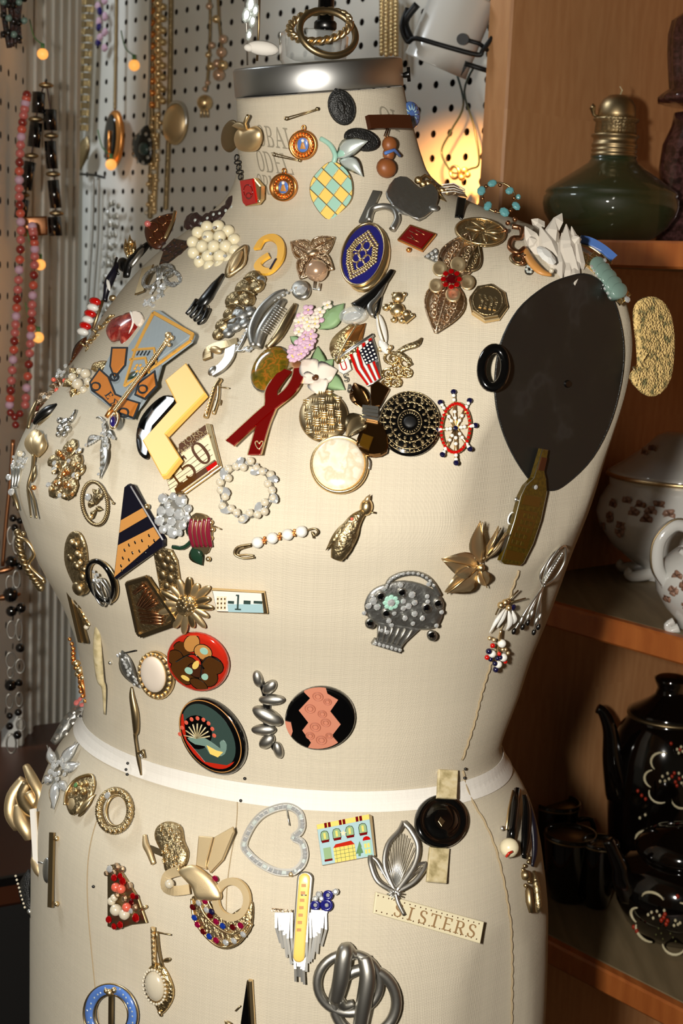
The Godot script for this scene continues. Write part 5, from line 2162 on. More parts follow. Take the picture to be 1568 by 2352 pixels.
func brooches_bust():
	# --- embroidered crest ---
	lift = 22
	b("embroidered_crest", "embroidered grey blue crest patch with orange scroll", "patch", 325, 830, 0.42)
	plate([350, 712, 366, 712, 446, 768, 440, 784, 370, 836, 358, 878, 326, 926, 300, 960, 282, 958, 260, 940, 206, 900, 204, 880, 232, 858, 258, 800, 290, 800], 1, 6, 1)
	part("felt_base", M.patch)
	plate([356, 720, 438, 770, 362, 826, 300, 888, 286, 878, 312, 800], 5, 8, 1)
	part("shield", M.patch)
	for q in [[[352, 718, 442, 768], 8], [[442, 768, 438, 780], 8], [[438, 782, 366, 834], 8], [[366, 834, 286, 886], 6], [[286, 886, 312, 800], 6], [[312, 800, 352, 718], 8], [[304, 804, 354, 800], 5], [[354, 800, 360, 840], 5], [[298, 826, 334, 822], 5], [[334, 822, 342, 856], 5]]:
		strip([q[0][0], q[0][1], 9, q[0][2], q[0][3], 9], q[1], 4)
		part("gold_border", M.patchgold)
	for k in 4:
		strip([314 + k * 8, 816, 9, 320 + k * 8, 806, 9], 3, 2)
		part("hatching", M.patchdark)
		strip([336 + k * 6, 848 - k * 4, 9, 344 + k * 6, 836 - k * 4, 9], 3, 2)
		part("hatching", M.patchdark)
	for k in 6:
		var a := TAU * k / 6.0
		ball(318 + cos(a) * 8, 846 + sin(a) * 8, 9, 4.5, 2)
	part("gold_flower", M.patchgold)
	leaf(314, 852, 290, 872, 14, 1, 3, 0, 8)
	part("stitched_leaf", M.darkgreen)
	for q in [[[258, 800, 288, 800, 284, 836, 262, 862, 254, 840]], [[228, 850, 246, 866, 262, 906, 290, 918, 316, 926, 304, 956, 270, 944, 236, 912, 212, 894, 208, 878]], [[352, 856, 356, 884, 330, 912, 312, 904, 320, 880]]]:
		plate(inset(q[0], -4), 5, 9, 1)
		part("scroll_outline", M.patchdark)
		plate(q[0], 8, 11, 1)
		part("scroll", M.patchorange)
	for q in [[262, 866, 9], [220, 888, 10], [328, 894, 10], [284, 948, 11]]:
		tube(rise(ell(q[0], q[1], q[2], q[2] * 0.9, 0, 12), 11), 2.6, true, 5)
		part("scroll_curl", M.patchdark)
	txt("letter", "E", M.patchdark, 250, 908, 11.5, 24, 55, 1.0, "Droid Serif")
	txt("letter", "Σ", M.patchdark, 262, 926, 11.5, 24, 40, 1.0, "Droid Serif")

	# --- sword pin with chain ---
	lift = 34
	b("sword_pin", "gold sword shaped pin with rope blade and violet drop stone", "pin", 320, 868, 0.42)
	rope([392, 772, 18, 320, 866, 20, 262, 944, 16], 5, 26)
	part("rope_blade", M.gold)
	for q in [[386, 770, 8], [384, 782, 7], [394, 776, 6], [380, 788, 6], [388, 792, 5]]:
		put("hilt_bead", "bead", M.gold_s, q[0], q[1], 20, q[2])
	tuber([264, 930, 16, 4, 254, 944, 16, 6, 244, 958, 14, 5])
	part("tip", M.orange)
	tube(rise(ell(263, 966, 8, 18, 14, 16), 12), 3, true, 6)
	part("drop_rim", M.gold)
	dome(ell(259, 968, 7, 16, 10), 8, 18)
	part("violet_stone", M.violet)

	b("pearl_thistle_brooch", "pearl and gold leaf cluster brooch touching the crest scroll", "brooch", 192, 868, 0.55)
	for q in [[212, 850, 250, 826, 22], [206, 846, 238, 832, 18], [186, 894, 178, 922, 18], [196, 896, 200, 920, 14], [172, 890, 160, 914, 16], [170, 872, 140, 884, 22], [176, 862, 156, 842, 20], [190, 886, 214, 896, 18], [186, 872, 158, 898, 22]]:
		leaf(q[0], q[1], q[2], q[3], q[4], 5, 10, 0, 6)
		part("gold_leaf", M.gold_h)
	for q in [[196, 858, 12], [178, 882, 13], [192, 896, 9], [202, 876, 9], [166, 866, 10], [182, 852, 8]]:
		pearl(q[0], q[1], 18, q[2])
	for k in 8:
		gem(138 + rng.randf_range(-9, 14), 850 + rng.randf_range(-12, 22), 16, 5)

	b("copper_dragonfly_brooch", "coppery pink winged brooch at the far bust edge", "brooch", 128, 888, 0.65)
	for q in [[138, 892, 108, 884, 16], [140, 900, 96, 914, 20], [134, 906, 86, 930, 22], [146, 898, 150, 930, 16], [136, 886, 126, 862, 14]]:
		leaf(q[0], q[1], q[2], q[3], q[4], 4, 12, 3, 6)
		part("wing", M.rosegold)
	for q in [[123, 872], [148, 874], [142, 908], [130, 896]]:
		put("orange_bead", "bead", M.coral, q[0], q[1], 18, 5.5)

	b("bronze_bud_spray", "polished bronze bud spray on the far bust edge", "brooch", 100, 948, 0.6)
	tuber(sp([132, 930, 10, 6, 112, 942, 16, 14, 92, 956, 16, 12, 78, 972, 12, 6], 4, 4), false, 8, 0.7)
	part("bud", M.gunmetal)
	tuber(sp([140, 932, 10, 3, 126, 952, 14, 8, 104, 966, 12, 7, 88, 974, 8, 3], 4, 4), false, 8, 0.7)
	part("leaf", M.gold_s)
	tuber(sp([84, 920, 8, 3, 72, 950, 12, 8, 64, 984, 10, 4], 4, 4), false, 8, 0.7)
	part("leaf", M.gold_dk)

	b("bronze_leaf_cluster", "dark copper leaf cluster brooch at the far bust edge under the winged brooch", "brooch", 96, 925, 0.7)
	for q in [[110, 900, 84, 926, 22], [104, 912, 70, 950, 22], [120, 920, 88, 944, 24], [92, 940, 60, 984, 20], [116, 934, 100, 968, 20], [136, 916, 118, 946, 18], [82, 946, 92, 984, 18]]:
		leaf(q[0], q[1], q[2], q[3], q[4], 5, 13, 3, 6)
		part("leaf", M.rosegold if int(q[0]) % 3 else M.copper)
	for q in [[102, 912, 6], [84, 938, 6], [112, 946, 5], [76, 968, 5]]:
		put("berry", "cut", M.crystal if int(q[0]) % 4 else M.coral, q[0], q[1], 20, q[2])

	b("silver_terrier_pin", "tiny silver terrier pin on the bare cloth", "pin", 150, 974, 0.5)
	lumps("dog", M.silver_h, [[150, 972, 14, 10], [140, 984, 12, 9], [138, 966, 8, 8], [134, 998, 7, 6], [148, 998, 7, 6], [156, 986, 9, 8]], 8)
	tuber([160, 968, 8, 6, 168, 956, 9, 5, 174, 942, 8, 3])
	part("tail", M.silver_h)

	b("gold_rosebud_pin", "matte gold rosebud pin with a long stem", "pin", 80, 1080, 0.55)
	for q in [[78, 1046, 70, 988, 30], [80, 1046, 92, 992, 30], [80, 1048, 82, 984, 36]]:
		leaf(q[0], q[1], q[2], q[3], q[4], 6, 18, 0, 6)
		part("petal", M.gold_s)
	dome(sp([60, 1002, 80, 984, 96, 1000, 104, 1022, 92, 1042, 78, 1048, 62, 1038, 54, 1020], 2, 3, true), 3, 20)
	part("bud", M.gold_b)
	tuber(sp([78, 1044, 8, 5, 74, 1080, 10, 4, 64, 1118, 10, 3.4, 68, 1160, 9, 2.8, 71, 1188, 8, 2], 4, 4))
	part("stem", M.gold_dk)
	tuber(sp([66, 1120, 9, 3, 78, 1150, 8, 3, 84, 1190, 7, 2], 4, 4))
	part("stem", M.gold_dk)
	leaf(70, 1108, 78, 1066, 12, 3, 8, 3, 6)
	part("leaf", M.gold_dk)
	put("catch", "bead", M.orange, 77, 1120, 5, 6)

	b("silver_pearl_spray", "sparkling silver spray with a pearl hanging over the bust edge", "brooch", 42, 1080, 0.75)
	for k in 18:
		gem(44 + rng.randf_range(-16, 18), 1056 + rng.randf_range(-14, 18), 14 + rng.randf_range(0, 8), rng.randf_range(3.5, 6))
	pearl(46, 1042, 20, 8)
	for k in 3:
		tuber(sp([28 + k * 8, 1072, 12, 4, 30 + k * 7, 1096, 16, 5, 28 + k * 5, 1120, 12, 4], 4, 3))
		part("silver_leaf", M.silver)
	gem(20, 1096, 16, 8)
	gem(26, 1130, 16, 9)
	tuber(sp([26, 1128, 10, 6, 36, 1150, 12, 5, 42, 1172, 8, 3], 4, 3))
	part("tail", M.gold_dk)

	b("gold_scroll_bracelet", "twisted gold scroll brooch overhanging below the bust", "brooch", 68, 1290, 0.7)
	rope(sp([44, 1226, 12, 46, 1260, 14, 60, 1300, 14, 84, 1336, 12, 94, 1352, 10], 3, 4), 9, 7)
	part("twist", M.gold_dk)
	tube(sp([42, 1234, 16, 62, 1244, 18, 78, 1272, 16, 66, 1296, 16, 84, 1318, 16, 100, 1332, 12], 3, 4), 4.5)
	part("scroll", M.gold)
	for q in [[40, 1222, 8], [94, 1350, 9], [100, 1336, 6], [54, 1226, 6]]:
		put("knob", "bead", M.gold_dk, q[0], q[1], 12, q[2])

	b("amber_nugget_brooch", "lumpy gold brooch crowded with amber and crystal stones", "brooch", 152, 1078, 0.5)
	lumps("casting", M.gold_d, [[160, 1032, 28, 9], [140, 1060, 32, 10], [170, 1068, 30, 10], [150, 1096, 34, 10], [132, 1118, 30, 9], [160, 1124, 28, 9], [120, 1058, 16, 7], [184, 1080, 16, 7]], 4)
	for k in 40:
		var q: Array = [[160, 1024], [180, 1040], [140, 1044], [164, 1058], [186, 1068], [126, 1070], [150, 1082], [172, 1092], [130, 1102], [114, 1120], [152, 1114], [140, 1136], [168, 1130], [120, 1084]][k % 14]
		gem(q[0] + rng.randf_range(-8, 8), q[1] + rng.randf_range(-8, 8), 14 + rng.randf_range(0, 7), rng.randf_range(5, 8), [M.gold, M.crystal, M.orange, M.gold_s][k % 4], "stone")

	b("rhinestone_fern", "silver fern brooch of pave rhinestone leaves", "brooch", 228, 1020, 0.5)
	for q in [[234, 1000, 226, 1096, 22, -10], [230, 1002, 196, 1024, 18, 6], [236, 996, 262, 1008, 18, -8], [240, 1004, 246, 1032, 16, 0], [234, 998, 236, 962, 12, 6], [226, 1004, 204, 1006, 14, 0]]:
		leaf(q[0], q[1], q[2], q[3], q[4], 5, 9, q[5], 3)
		part("leaf", M.silver_s)
		for k in 7:
			var t := (k + 0.5) / 7.0
			gem(lerpf(q[0], q[2], t) + rng.randf_range(-3, 3) + 4 * sin(PI * t), lerpf(q[1], q[3], t), 13, 4.2)
	tube(sp([236, 964, 10, 228, 958, 10, 222, 960, 8], 3, 3), 2.4)
	part("tendril", M.silver)

	b("openwork_oval_brooch", "openwork gold oval brooch with leaves and pearl inside rim", "brooch", 216, 1156, 0.5)
	rope(rise(ell(217, 1156, 29, 50, -8, 30), 8), 4, 30, 2, true)
	part("rope_rim", M.gold_dk)
	for q in [[214, 1160, 222, 1120, 18], [216, 1150, 234, 1130, 14], [218, 1164, 232, 1170, 14], [214, 1152, 200, 1166, 14], [216, 1170, 210, 1190, 12], [222, 1140, 208, 1122, 12]]:
		leaf(q[0], q[1], q[2], q[3], q[4], 4, 10, 2, 6)
		part("leaf", M.gold_d)
	put("foil_petal", "cut", M.crystal, 202, 1142, 12, 9)
	pearl(208, 1187, 12, 6, M.gold_s)
	pinback(244, 1132, 260, 1156, 4)

	b("navy_triangle_brooch", "navy and wood triangular brooch with seed specks", "brooch", 318, 1222, 0.5)
	var tri := [284, 1120, 292, 1113, 300, 1116, 374, 1240, 374, 1256, 266, 1332, 260, 1326]
	plate(tri, 2, 14, 2)
	part("base", M.navyblack)
	var tin := [286, 1120, 297, 1118, 366, 1236, 262, 1326]
	clipped("wood_band", [260, 1205, 400, 1125, 400, 1150, 260, 1232], tin, 13.6, 16, M.ochre)
	clipped("wood_face", [240, 1268, 400, 1186, 400, 1340, 240, 1340], tin, 13.6, 16, M.ochre)
	for q in [[296, 1252], [310, 1246], [326, 1242], [342, 1230], [354, 1242], [286, 1264], [304, 1270], [320, 1266], [334, 1270], [282, 1282], [296, 1286], [278, 1300], [314, 1290], [342, 1256], [280, 1312]]:
		elli(q[0] - 1.5, q[1] - 4, q[0] + 1.5, q[1] + 4, 16, 5, 1.4, 6)
		part("seed_speck", M.black)
	put("hinge", "bead", M.gold, 337, 1164, 6, 7)

	b("crystal_cluster_brooch", "round cluster of clear rhinestones beside the navy triangle", "brooch", 396, 1186, 0.55)
	dome(ell(396, 1184, 38, 48, 10), 1, 8)
	part("backing", M.silver_s)
	for q in [[374, 1145, 13], [398, 1140, 10], [416, 1150, 16], [432, 1168, 10], [370, 1174, 12], [390, 1174, 13], [412, 1182, 14], [366, 1196, 13], [394, 1198, 12], [420, 1206, 11], [374, 1216, 11], [396, 1224, 14], [412, 1224, 9], [386, 1210, 9], [384, 1158, 9], [430, 1190, 9]]:
		gem(q[0], q[1], 14, q[2])

	b("yellow_zigzag_brooch", "big matte yellow zigzag brooch", "brooch", 398, 960)
	var zg := [426, 832, 472, 902, 380, 996, 414, 1050, 382, 1090, 370, 1092, 326, 1010, 404, 924, 378, 872]
	plate(zg, 8, 22, 2.5)
	part("zigzag", M.butter)

	b("black_lens_brooch", "glossy black crescent brooch tucked under the yellow zigzag", "brooch", 352, 980)
	dome(sp([402, 912, 396, 930, 362, 972, 330, 1010, 340, 1046, 330, 1052, 316, 1036, 312, 1000, 322, 962, 346, 930, 376, 908], 2, 3, true), 1, 7, 3, 4, 0.9)
	part("crescent", M.black)

	b("anniversary_tile", "enamel house shaped tile numbered 150 with gold edge", "badge", 444, 1050)
	plate([414, 1018, 474, 972, 484, 974, 508, 1072, 424, 1132, 392, 1132, 378, 1090], 2, 8, 1)
	part("gold_edge", M.gold)
	plate([416, 1020, 472, 974, 500, 1068, 420, 1126, 392, 1132, 380, 1092], 7, 10, 1)
	part("enamel", M.ivory)
	plate([410, 1020, 471, 975, 476, 997, 412, 1044], 9.5, 11.5, 0.5)
	part("dark_band", M.umber)
	plate([404, 1132, 416, 1128, 498, 1069, 494, 1056, 400, 1122], 9.5, 11.5, 0.5)
	part("dark_band", M.umber)
	plate([472, 1074, 496, 1058, 499, 1068, 478, 1084], 11, 12.5, 0.4)
	part("red_corner", M.red)
	txt("numeral", "1", M.umber, 400, 1096, 12, 64, -36, 0.7, "Droid Serif")
	txt("numeral", "5", M.umber, 430, 1074, 12, 74, -36, 0.9, "Droid Serif")
	txt("numeral", "0", M.umber, 462, 1042, 12, 74, -36, 0.9, "Droid Serif")
	txt("small_lettering", "YORK", M.gold, 440, 1004, 12, 17, -37, 1.3, "Droid Sans")
	txt("small_lettering", "ARMONDS", M.gold, 446, 1016, 12, 14, -37, 1.2, "Droid Sans")
	for k in 4:
		tube([386, 1096 + k * 10, 10.5, 478 + k * 5, 1020 + k * 12, 10.5], 0.6, false, 4)
		part("ruled_line", M.umber)

	b("pearl_wreath", "round wreath brooch of pearls and rhinestone leaves", "brooch", 566, 1126)
	tube(rise(ell(566, 1126, 58, 60, 0, 36), 5), 5, true, 6)
	part("hoop", M.silver_s)
	for k in 22:
		var a := TAU * k / 22.0
		var r := 58.0 + 8 * sin(k * 2.3)
		pearl(566 + cos(a) * r, 1126 + sin(a) * r * 1.03, 14, 9.5)
	for k in 9:
		var a := TAU * (k + 0.4) / 9.0
		var r := 66.0 if k % 3 != 1 else 48.0
		put("rhinestone_leaf", "marquise", M.crystal, 566 + cos(a) * r, 1126 + sin(a) * r, 17, 14, 18, 10, rad_to_deg(a) + 50)
	for k in 16:
		var a := TAU * k / 16.0
		gem(566 + cos(a) * 62, 1126 + sin(a) * 64, 18, 4)

	b("gold_hoop_earring", "narrow gold textured hoop earring beside the zigzag", "earring", 488, 918)
	for q in [[[506, 872, 8, 494, 890, 10, 484, 920, 10, 472, 958, 8], 6], [[502, 884, 8, 500, 916, 8, 490, 950, 6], 4]]:
		tube(sp(q[0], 3, 4), q[1])
		part("hoop_arm", M.gold)
	for k in 9:
		put("grain", "bead", M.gold_s, 490 - k * 2.2, 890 + k * 7.6, 16, 3)
	tube([500, 888, 8, 526, 892, 8], 1.8)
	part("post", M.gold_dk)
	tube(sp([494, 918, 8, 506, 920, 8, 504, 930, 8], 3, 3), 1.8)
	part("wire", M.gold_dk)

	# --- enamel rose ---
	b("enamel_rose_brooch", "magenta enamel rose brooch with green leaves and gold outlines", "brooch", 452, 1232)
	plate(sp([440, 1184, 458, 1180, 480, 1192, 486, 1220, 482, 1258, 470, 1274, 444, 1260, 436, 1220], 2, 2, true), 2, 8, 1)
	part("gold_backing", M.gold_dk)
	for k in 5:
		var x := 440.0 + k * 10
		tuber(sp([x, 1192 + 4 * sin(k), 10, 4, x - 3, 1220, 14, 7, x + 4, 1256, 10, 5], 4, 4), false, 8, 0.7)
		part("petal", M.rosered)
	for k in 4:
		tube(sp([445.0 + k * 10, 1190, 14, 441.0 + k * 10, 1222, 19, 448.0 + k * 10, 1256, 14], 3, 4), 1.3)
		part("gold_line", M.gold)
	leaf(430, 1232, 440, 1188, 26, 3, 6, 6, 5)
	part("leaf", M.darkgreen)
	leaf(440, 1258, 462, 1300, 34, 3, 7, 0, 5)
	part("leaf", M.darkgreen)
	tube(sp([396, 1256, 6, 420, 1258, 7, 438, 1244, 7, 442, 1230, 7], 3, 3), 5)
	part("stem", M.darkgreen)
	for q in [[484, 1200], [488, 1216], [484, 1236], [478, 1284]]:
		put("gilt_scroll", "bead", M.gold, q[0], q[1], 7, 6)
	tube([490, 1208, 4, 508, 1216, 4], 1.5)
	part("pin_stem", M.gold_dk)

	b("grape_panel_brooch", "tall bronze panel brooch in relief above the sunflower", "brooch", 382, 1310)
	plate([350, 1266, 366, 1260, 392, 1266, 404, 1290, 412, 1344, 400, 1356, 366, 1358], 2, 10, 2)
	part("panel", M.gold_d)
	for q in [[366, 1280, 10], [384, 1286, 10], [376, 1300, 10], [392, 1306, 9], [372, 1322, 11], [390, 1330, 11], [382, 1346, 9]]:
		put("relief_lump", "bead", M.gold_dk, q[0], q[1], 10, q[2], q[2] * 1.2, 5)

	b("cabin_diamond_brooch", "bronze frame brooch with a little log cabin in relief", "brooch", 345, 1394)
	var dia := [292, 1340, 338, 1326, 402, 1420, 396, 1434, 322, 1460, 316, 1452]
	plate(dia, 2, 7, 1)
	part("plate", M.gold_d)
	for i in 6:
		var j := (i + 1) % 6
		strip([dia[2 * i], dia[2 * i + 1], 9, dia[2 * j], dia[2 * j + 1], 9], 9, 7)
		part("frame_bar", M.gold_dk)
	for k in 5:
		tube([316 + k * 5, 1390 + k * 2, 9, 336 + k * 6, 1350 + k * 9, 11], 3.4, false, 6)
		part("roof_log", M.copper)
	for k in 4:
		tube([318 + k * 2, 1402 + k * 9, 9, 372, 1412 + k * 7, 10], 3.4, false, 6)
		part("wall_log", M.copper)
	tube([308, 1362, 10, 330, 1344, 11], 5)
	part("chimney", M.copper)

	b("gold_sunflower_brooch", "gold sunflower brooch with beaded centre", "brooch", 428, 1392)
	for k in 16:
		var a := TAU * k / 16.0 + 0.1
		var r := 62.0 + 7 * sin(k * 3.7)
		elli(428 + cos(a) * 14, 1390 + sin(a) * 14, 428 + cos(a) * r, 1390 + sin(a) * r, 10 + 2 * sin(k * 1.7), 20, 5, 10, 0.8)
		part("petal", M.gold_s if k % 3 else M.gold)
	dome(ell(426, 1392, 25, 26), 8, 24)
	part("centre", M.gold_d)
	for k in 22:
		var a := k * 2.4
		var r := 5.0 * sqrt(k)
		put("grain", "bead", M.gold, 426 + cos(a) * r, 1392 + sin(a) * r, 24 - r * 0.35, 3.4)

	# --- enamel landscape ---
	b("landscape_bar_brooch", "small enamel landscape bar brooch of a monument by a river", "brooch", 550, 1384)
	plate([486, 1354, 606, 1361, 614, 1411, 498, 1406], 2, 9, 1)
	part("gold_frame", M.gold)
	plate([488, 1358, 600, 1364, 605, 1408, 498, 1404], 8, 10.5, 0.5)
	part("enamel_sky", M.white)
	plate([522, 1388, 602, 1388, 605, 1408, 524, 1406], 10, 11.2, 0.3)
	part("enamel_water", M.skyblue)
	for k in 3:
		plate(rect(500 + k * 8, 1386, 6.5, 32, 3), 10, 11.4, 0.3)
		part("house_front", M.ivory)
		for j in 3:
			plate(rect(500 + k * 8, 1376 + j * 10, 3, 4, 3), 11.2, 12, 0)
			part("house_window", M.umber)
	for q in [[546, 1384, 4, 32], [546, 1400, 14, 3], [545, 1368, 7, 3], [567, 1384, 16, 8], [592, 1384, 20, 6], [530, 1384, 14, 6]]:
		plate(rect(q[0], q[1], q[2], q[3], 3), 11, 12.4, 0.2)
		part("skyline_piece", M.slate)

	# --- left lower bust ---
	b("bronze_idol_brooch", "knobbly bronze idol brooch touching the rhinestone laced black ring", "brooch", 172, 1296, 0.5)
	dome(sp([148, 1246, 160, 1224, 180, 1226, 194, 1256, 200, 1310, 204, 1350, 190, 1368, 172, 1350, 156, 1320, 146, 1286], 2, 3, true), 2, 14, 4, 3, 0.3)
	part("slab", M.gold_d)
	lumps("relief", M.gold_dk, [[172, 1250, 14, 8], [182, 1276, 13, 9], [176, 1300, 12, 9], [188, 1324, 13, 9], [180, 1352, 18, 12], [160, 1282, 10, 6], [194, 1306, 8, 8]], 14)
	for q in [[166, 1244, 1], [178, 1270, 1], [184, 1292, 1]]:
		put("glint_boss", "bead", M.gold_s, q[0], q[1], 20, 6)

	b("black_loop_brooch", "black oval ring brooch laced with rhinestone and silver loops", "brooch", 234, 1336, 0.5)
	tube(rise(ell(231, 1334, 26, 48, -22, 28), 9), 6, true, 8)
	part("ring", M.black)
	tube(rise(ell(238, 1336, 28, 50, -22, 28), 4), 3, true, 6)
	part("gold_back", M.gold)
	for q in [[232, 1344, 10, 26, -30], [242, 1350, 9, 30, -16], [226, 1356, 9, 30, -24]]:
		tube(rise(ell(q[0], q[1] + 8, q[2], q[3], q[4], 18), 13), 2.6, true, 6)
		part("silver_loop", M.silver)
	for k in 9:
		gem(212 + rng.randf_range(-4, 16), 1324 + rng.randf_range(-14, 12), 18, 4.6)

	b("gold_bar_brooch", "long gold bar brooch with rough nuggets at the form's edge", "brooch", 176, 1412, 0.55)
	strip([157, 1348, 8, 186, 1474, 8], 12, 9)
	part("bar", M.gold)
	strip([168, 1352, 6, 198, 1476, 6], 13, 6)
	part("bar", M.gold_dk)
	for k in 7:
		put("nugget", "cut", M.gold_h, 174 + k * 4 + rng.randf_range(-3, 3), 1372 + k * 10, 14, 9, 7, 6, 30 * k)
	put("pearl", "bead", M.pearl, 198, 1440, 10, 6)

	b("bone_needle_brooch", "long pale horn needle brooch pointing down", "brooch", 234, 1520, 0.5)
	tuber(sp([229, 1408, 10, 3, 224, 1450, 13, 10, 224, 1500, 14, 14, 230, 1560, 13, 12, 238, 1580, 11, 7, 240, 1640, 8, 3], 4, 4), false, 10, 0.6)
	part("needle", M.bone)
	put("clasp", "bead", M.silver, 240, 1440, 5, 6)
	put("clasp", "bead", M.silver, 253, 1522, 5, 5)

	b("marcasite_feather", "small dark silver feather brooch behind the white cameo", "brooch", 294, 1538, 0.5)
	leaf(276, 1496, 316, 1584, 34, 4, 10, 4, 3)
	part("feather", M.pewter)
	for k in 18:
		gem(276 + k * 2.2 + rng.randf_range(-9, 9), 1502 + k * 4.4, 13, 4.2)
	tube([284, 1500, 8, 312, 1494, 8], 1.6)
	part("pin_stem", M.gunmetal)

	b("white_cameo_brooch", "white oval cabochon brooch in a studded gold frame", "brooch", 354, 1553)
	dome(ell(356, 1553, 40, 56, -14), 1, 10, 3, 6, 0.75)
	part("frame", M.gold)
	for k in 22:
		var e := ell(354, 1552, 34, 50, -14, 22)
		put("stud", "cut", M.gold_s, e[2 * k], e[2 * k + 1], 11, 5, 5, 5)
	dome(ell(349, 1551, 27, 42, -14), 9, 20, 5, 2, 0.3)
	part("cabochon", M.petal)

	b("red_lacquer_brooch", "oval red lacquer brooch painted with brown and gold flowers", "brooch", 453, 1522)
	var lo := ell(453, 1522, 74, 63, 34, 40)
	dome(lo, 1, 14, 3, 5, 0.88)
	part("lacquer", M.lacquerred)
	var li := ell(453, 1522, 69, 58, 34, 40)
	var hq := 0
	for q in [[418, 1492, 20, 17, M.umber], [440, 1478, 17, 20, M.ochre], [425, 1540, 34, 32, M.umber], [402, 1510, 18, 16, M.umber], [466, 1498, 21, 16, M.ochre], [488, 1528, 26, 18, M.umber], [478, 1556, 22, 20, M.umber], [450, 1540, 20, 14, M.brown], [456, 1572, 22, 10, M.umber]]:
		clipped("petal_outline", ell(q[0], q[1], q[2] + 1.8, q[3] + 1.8, 30, 16), li, 13, 14.0 + 0.16 * hq, M.black)
		clipped("painted_petal", ell(q[0], q[1], q[2], q[3], 30, 16), li, 13, 14.3 + 0.16 * hq, q[4])
		hq += 1
	for q in [[468, 1496, 10, 7, M.aqua], [433, 1541, 10, 7, M.aqua], [470, 1555, 8, 7, M.aqua], [449, 1528, 7, 10, M.paleyellow], [425, 1558, 11, 4, M.paleyellow]]:
		clipped("painted_dot", ell(q[0], q[1], q[2], q[3], 30, 14), li, 14.4, 16.4, q[4])
	tube(sp([404, 1520, 16, 440, 1502, 16, 462, 1520, 16, 460, 1560, 16], 3, 5), 1.8)
	part("painted_stem", M.black)
	tube(sp([462, 1526, 16, 480, 1508, 16, 506, 1520, 16], 3, 5), 1.4)
	part("painted_stem", M.black)

	b("peacock_lacquer_brooch", "black oval lacquer brooch painted with a peacock", "brooch", 482, 1692)
	dome(ell(486, 1693, 65, 97, -34, 40), 1, 18, 3, 8, 0.86)
	part("lacquer", M.black)
	var po := ell(479, 1690, 50, 82, -34, 40)
	plate(po, 17.2, 18.6, 0)
	part("painted_ground", M.slate)
	tube(rise(ell(483, 1691, 59, 91, -34, 60), 17), 1.2, true, 5)
	part("beaded_line", M.ochre)
	clipped("red_crescent", [404, 1640, 420, 1640, 428, 1700, 470, 1750, 520, 1758, 548, 1744, 540, 1772, 480, 1768, 420, 1716], ell(480, 1690, 53, 85, -34, 40), 18, 19.4, M.lacquerred)
	clipped("dark_ground", ell(452, 1682, 34, 40, -20, 20), po, 18, 18.9, M.black)
	for k in 9:
		var a := deg_to_rad(-168.0 + k * 20.0)
		tube([452, 1696, 19, 452 + cos(a) * 30, 1696 + sin(a) * 34, 19.6], 1.8, false, 5)
		part("tail_plume", M.bone)
		put("plume_tip", "cut", M.coral, 452 + cos(a) * 40, 1696 + sin(a) * 46, 19.4, 5.5, 5.5, 1.5)
	plate(sp([430, 1696, 446, 1692, 470, 1696, 492, 1710, 506, 1720, 504, 1706, 512, 1700, 520, 1712, 516, 1732, 500, 1738, 480, 1730, 470, 1714, 448, 1710], 2, 2, true), 18.4, 20.4, 0.3)
	part("painted_bird", M.teal)
	plate([474, 1712, 496, 1724, 512, 1728, 500, 1740, 482, 1732], 20, 21.4, 0.3)
	part("painted_breast", M.paleyellow)

	b("silver_bean_brooch", "stack of polished silver bean shapes", "brooch", 612, 1640)
	for q in [[588, 1540, 596, 1578, 24], [606, 1592, 632, 1564, 27], [594, 1607, 654, 1607, 27], [580, 1626, 648, 1662, 38], [577, 1676, 634, 1676, 28], [598, 1716, 628, 1690, 30], [634, 1704, 644, 1742, 24]]:
		elli(q[0], q[1], q[2], q[3], 12, q[4], q[4] * 0.45)
		part("bean", M.pewter_s)
	tuber(sp([596, 1560, 5, 7, 612, 1600, 6, 9, 612, 1650, 6, 10, 622, 1700, 6, 9, 634, 1724, 5, 6], 4, 3))
	part("spine", M.gunmetal)

	b("zigzag_disc_brooch", "black round brooch with carved peach zigzag bands", "brooch", 732, 1650)
	dome(ell(735, 1651, 81, 72, -8, 44), 1, 14, 3, 6, 0.92)
	part("disc", M.black)
	var zo := ell(731, 1650, 77, 70, -8, 44)
	clipped("peach_band", [700, 1570, 745, 1572, 752, 1594, 776, 1608, 758, 1634, 782, 1664, 762, 1690, 776, 1706, 758, 1730, 702, 1726, 714, 1706, 694, 1678, 708, 1660, 686, 1632, 712, 1604, 698, 1590], zo, 13, 16, M.terracotta)
	clipped("peach_band", [640, 1654, 668, 1660, 672, 1680, 664, 1704, 640, 1690], zo, 13, 16, M.terracotta)
	for q in [[730, 1600, 12], [752, 1612, 9], [712, 1628, 12], [740, 1640, 10], [724, 1670, 12], [748, 1660, 11], [712, 1690, 10], [738, 1700, 12], [756, 1690, 8]]:
		for k in 2:
			tube(rise(ell(q[0], q[1], q[2] * (1.0 - 0.45 * k), q[2] * (0.8 - 0.36 * k), 20, 14), 16), 1.3, true, 5)
			part("carved_scroll", M.carved)

	# --- right of the bust ---
	b("hammered_bird_brooch", "hammered gold long tailed bird brooch", "brooch", 800, 1220)
	dome(ell(841, 1166, 15, 20, 10), 2, 18)
	part("head", M.gold)
	leaf(838, 1156, 850, 1136, 12, 4, 8, 0, 10)
	part("crest", M.gold_s)
	tuber(sp([834, 1176, 10, 8, 816, 1194, 14, 16, 800, 1222, 16, 22, 784, 1256, 14, 24, 772, 1284, 10, 14], 4, 4), false, 12, 0.65)
	part("body", M.gold_d)
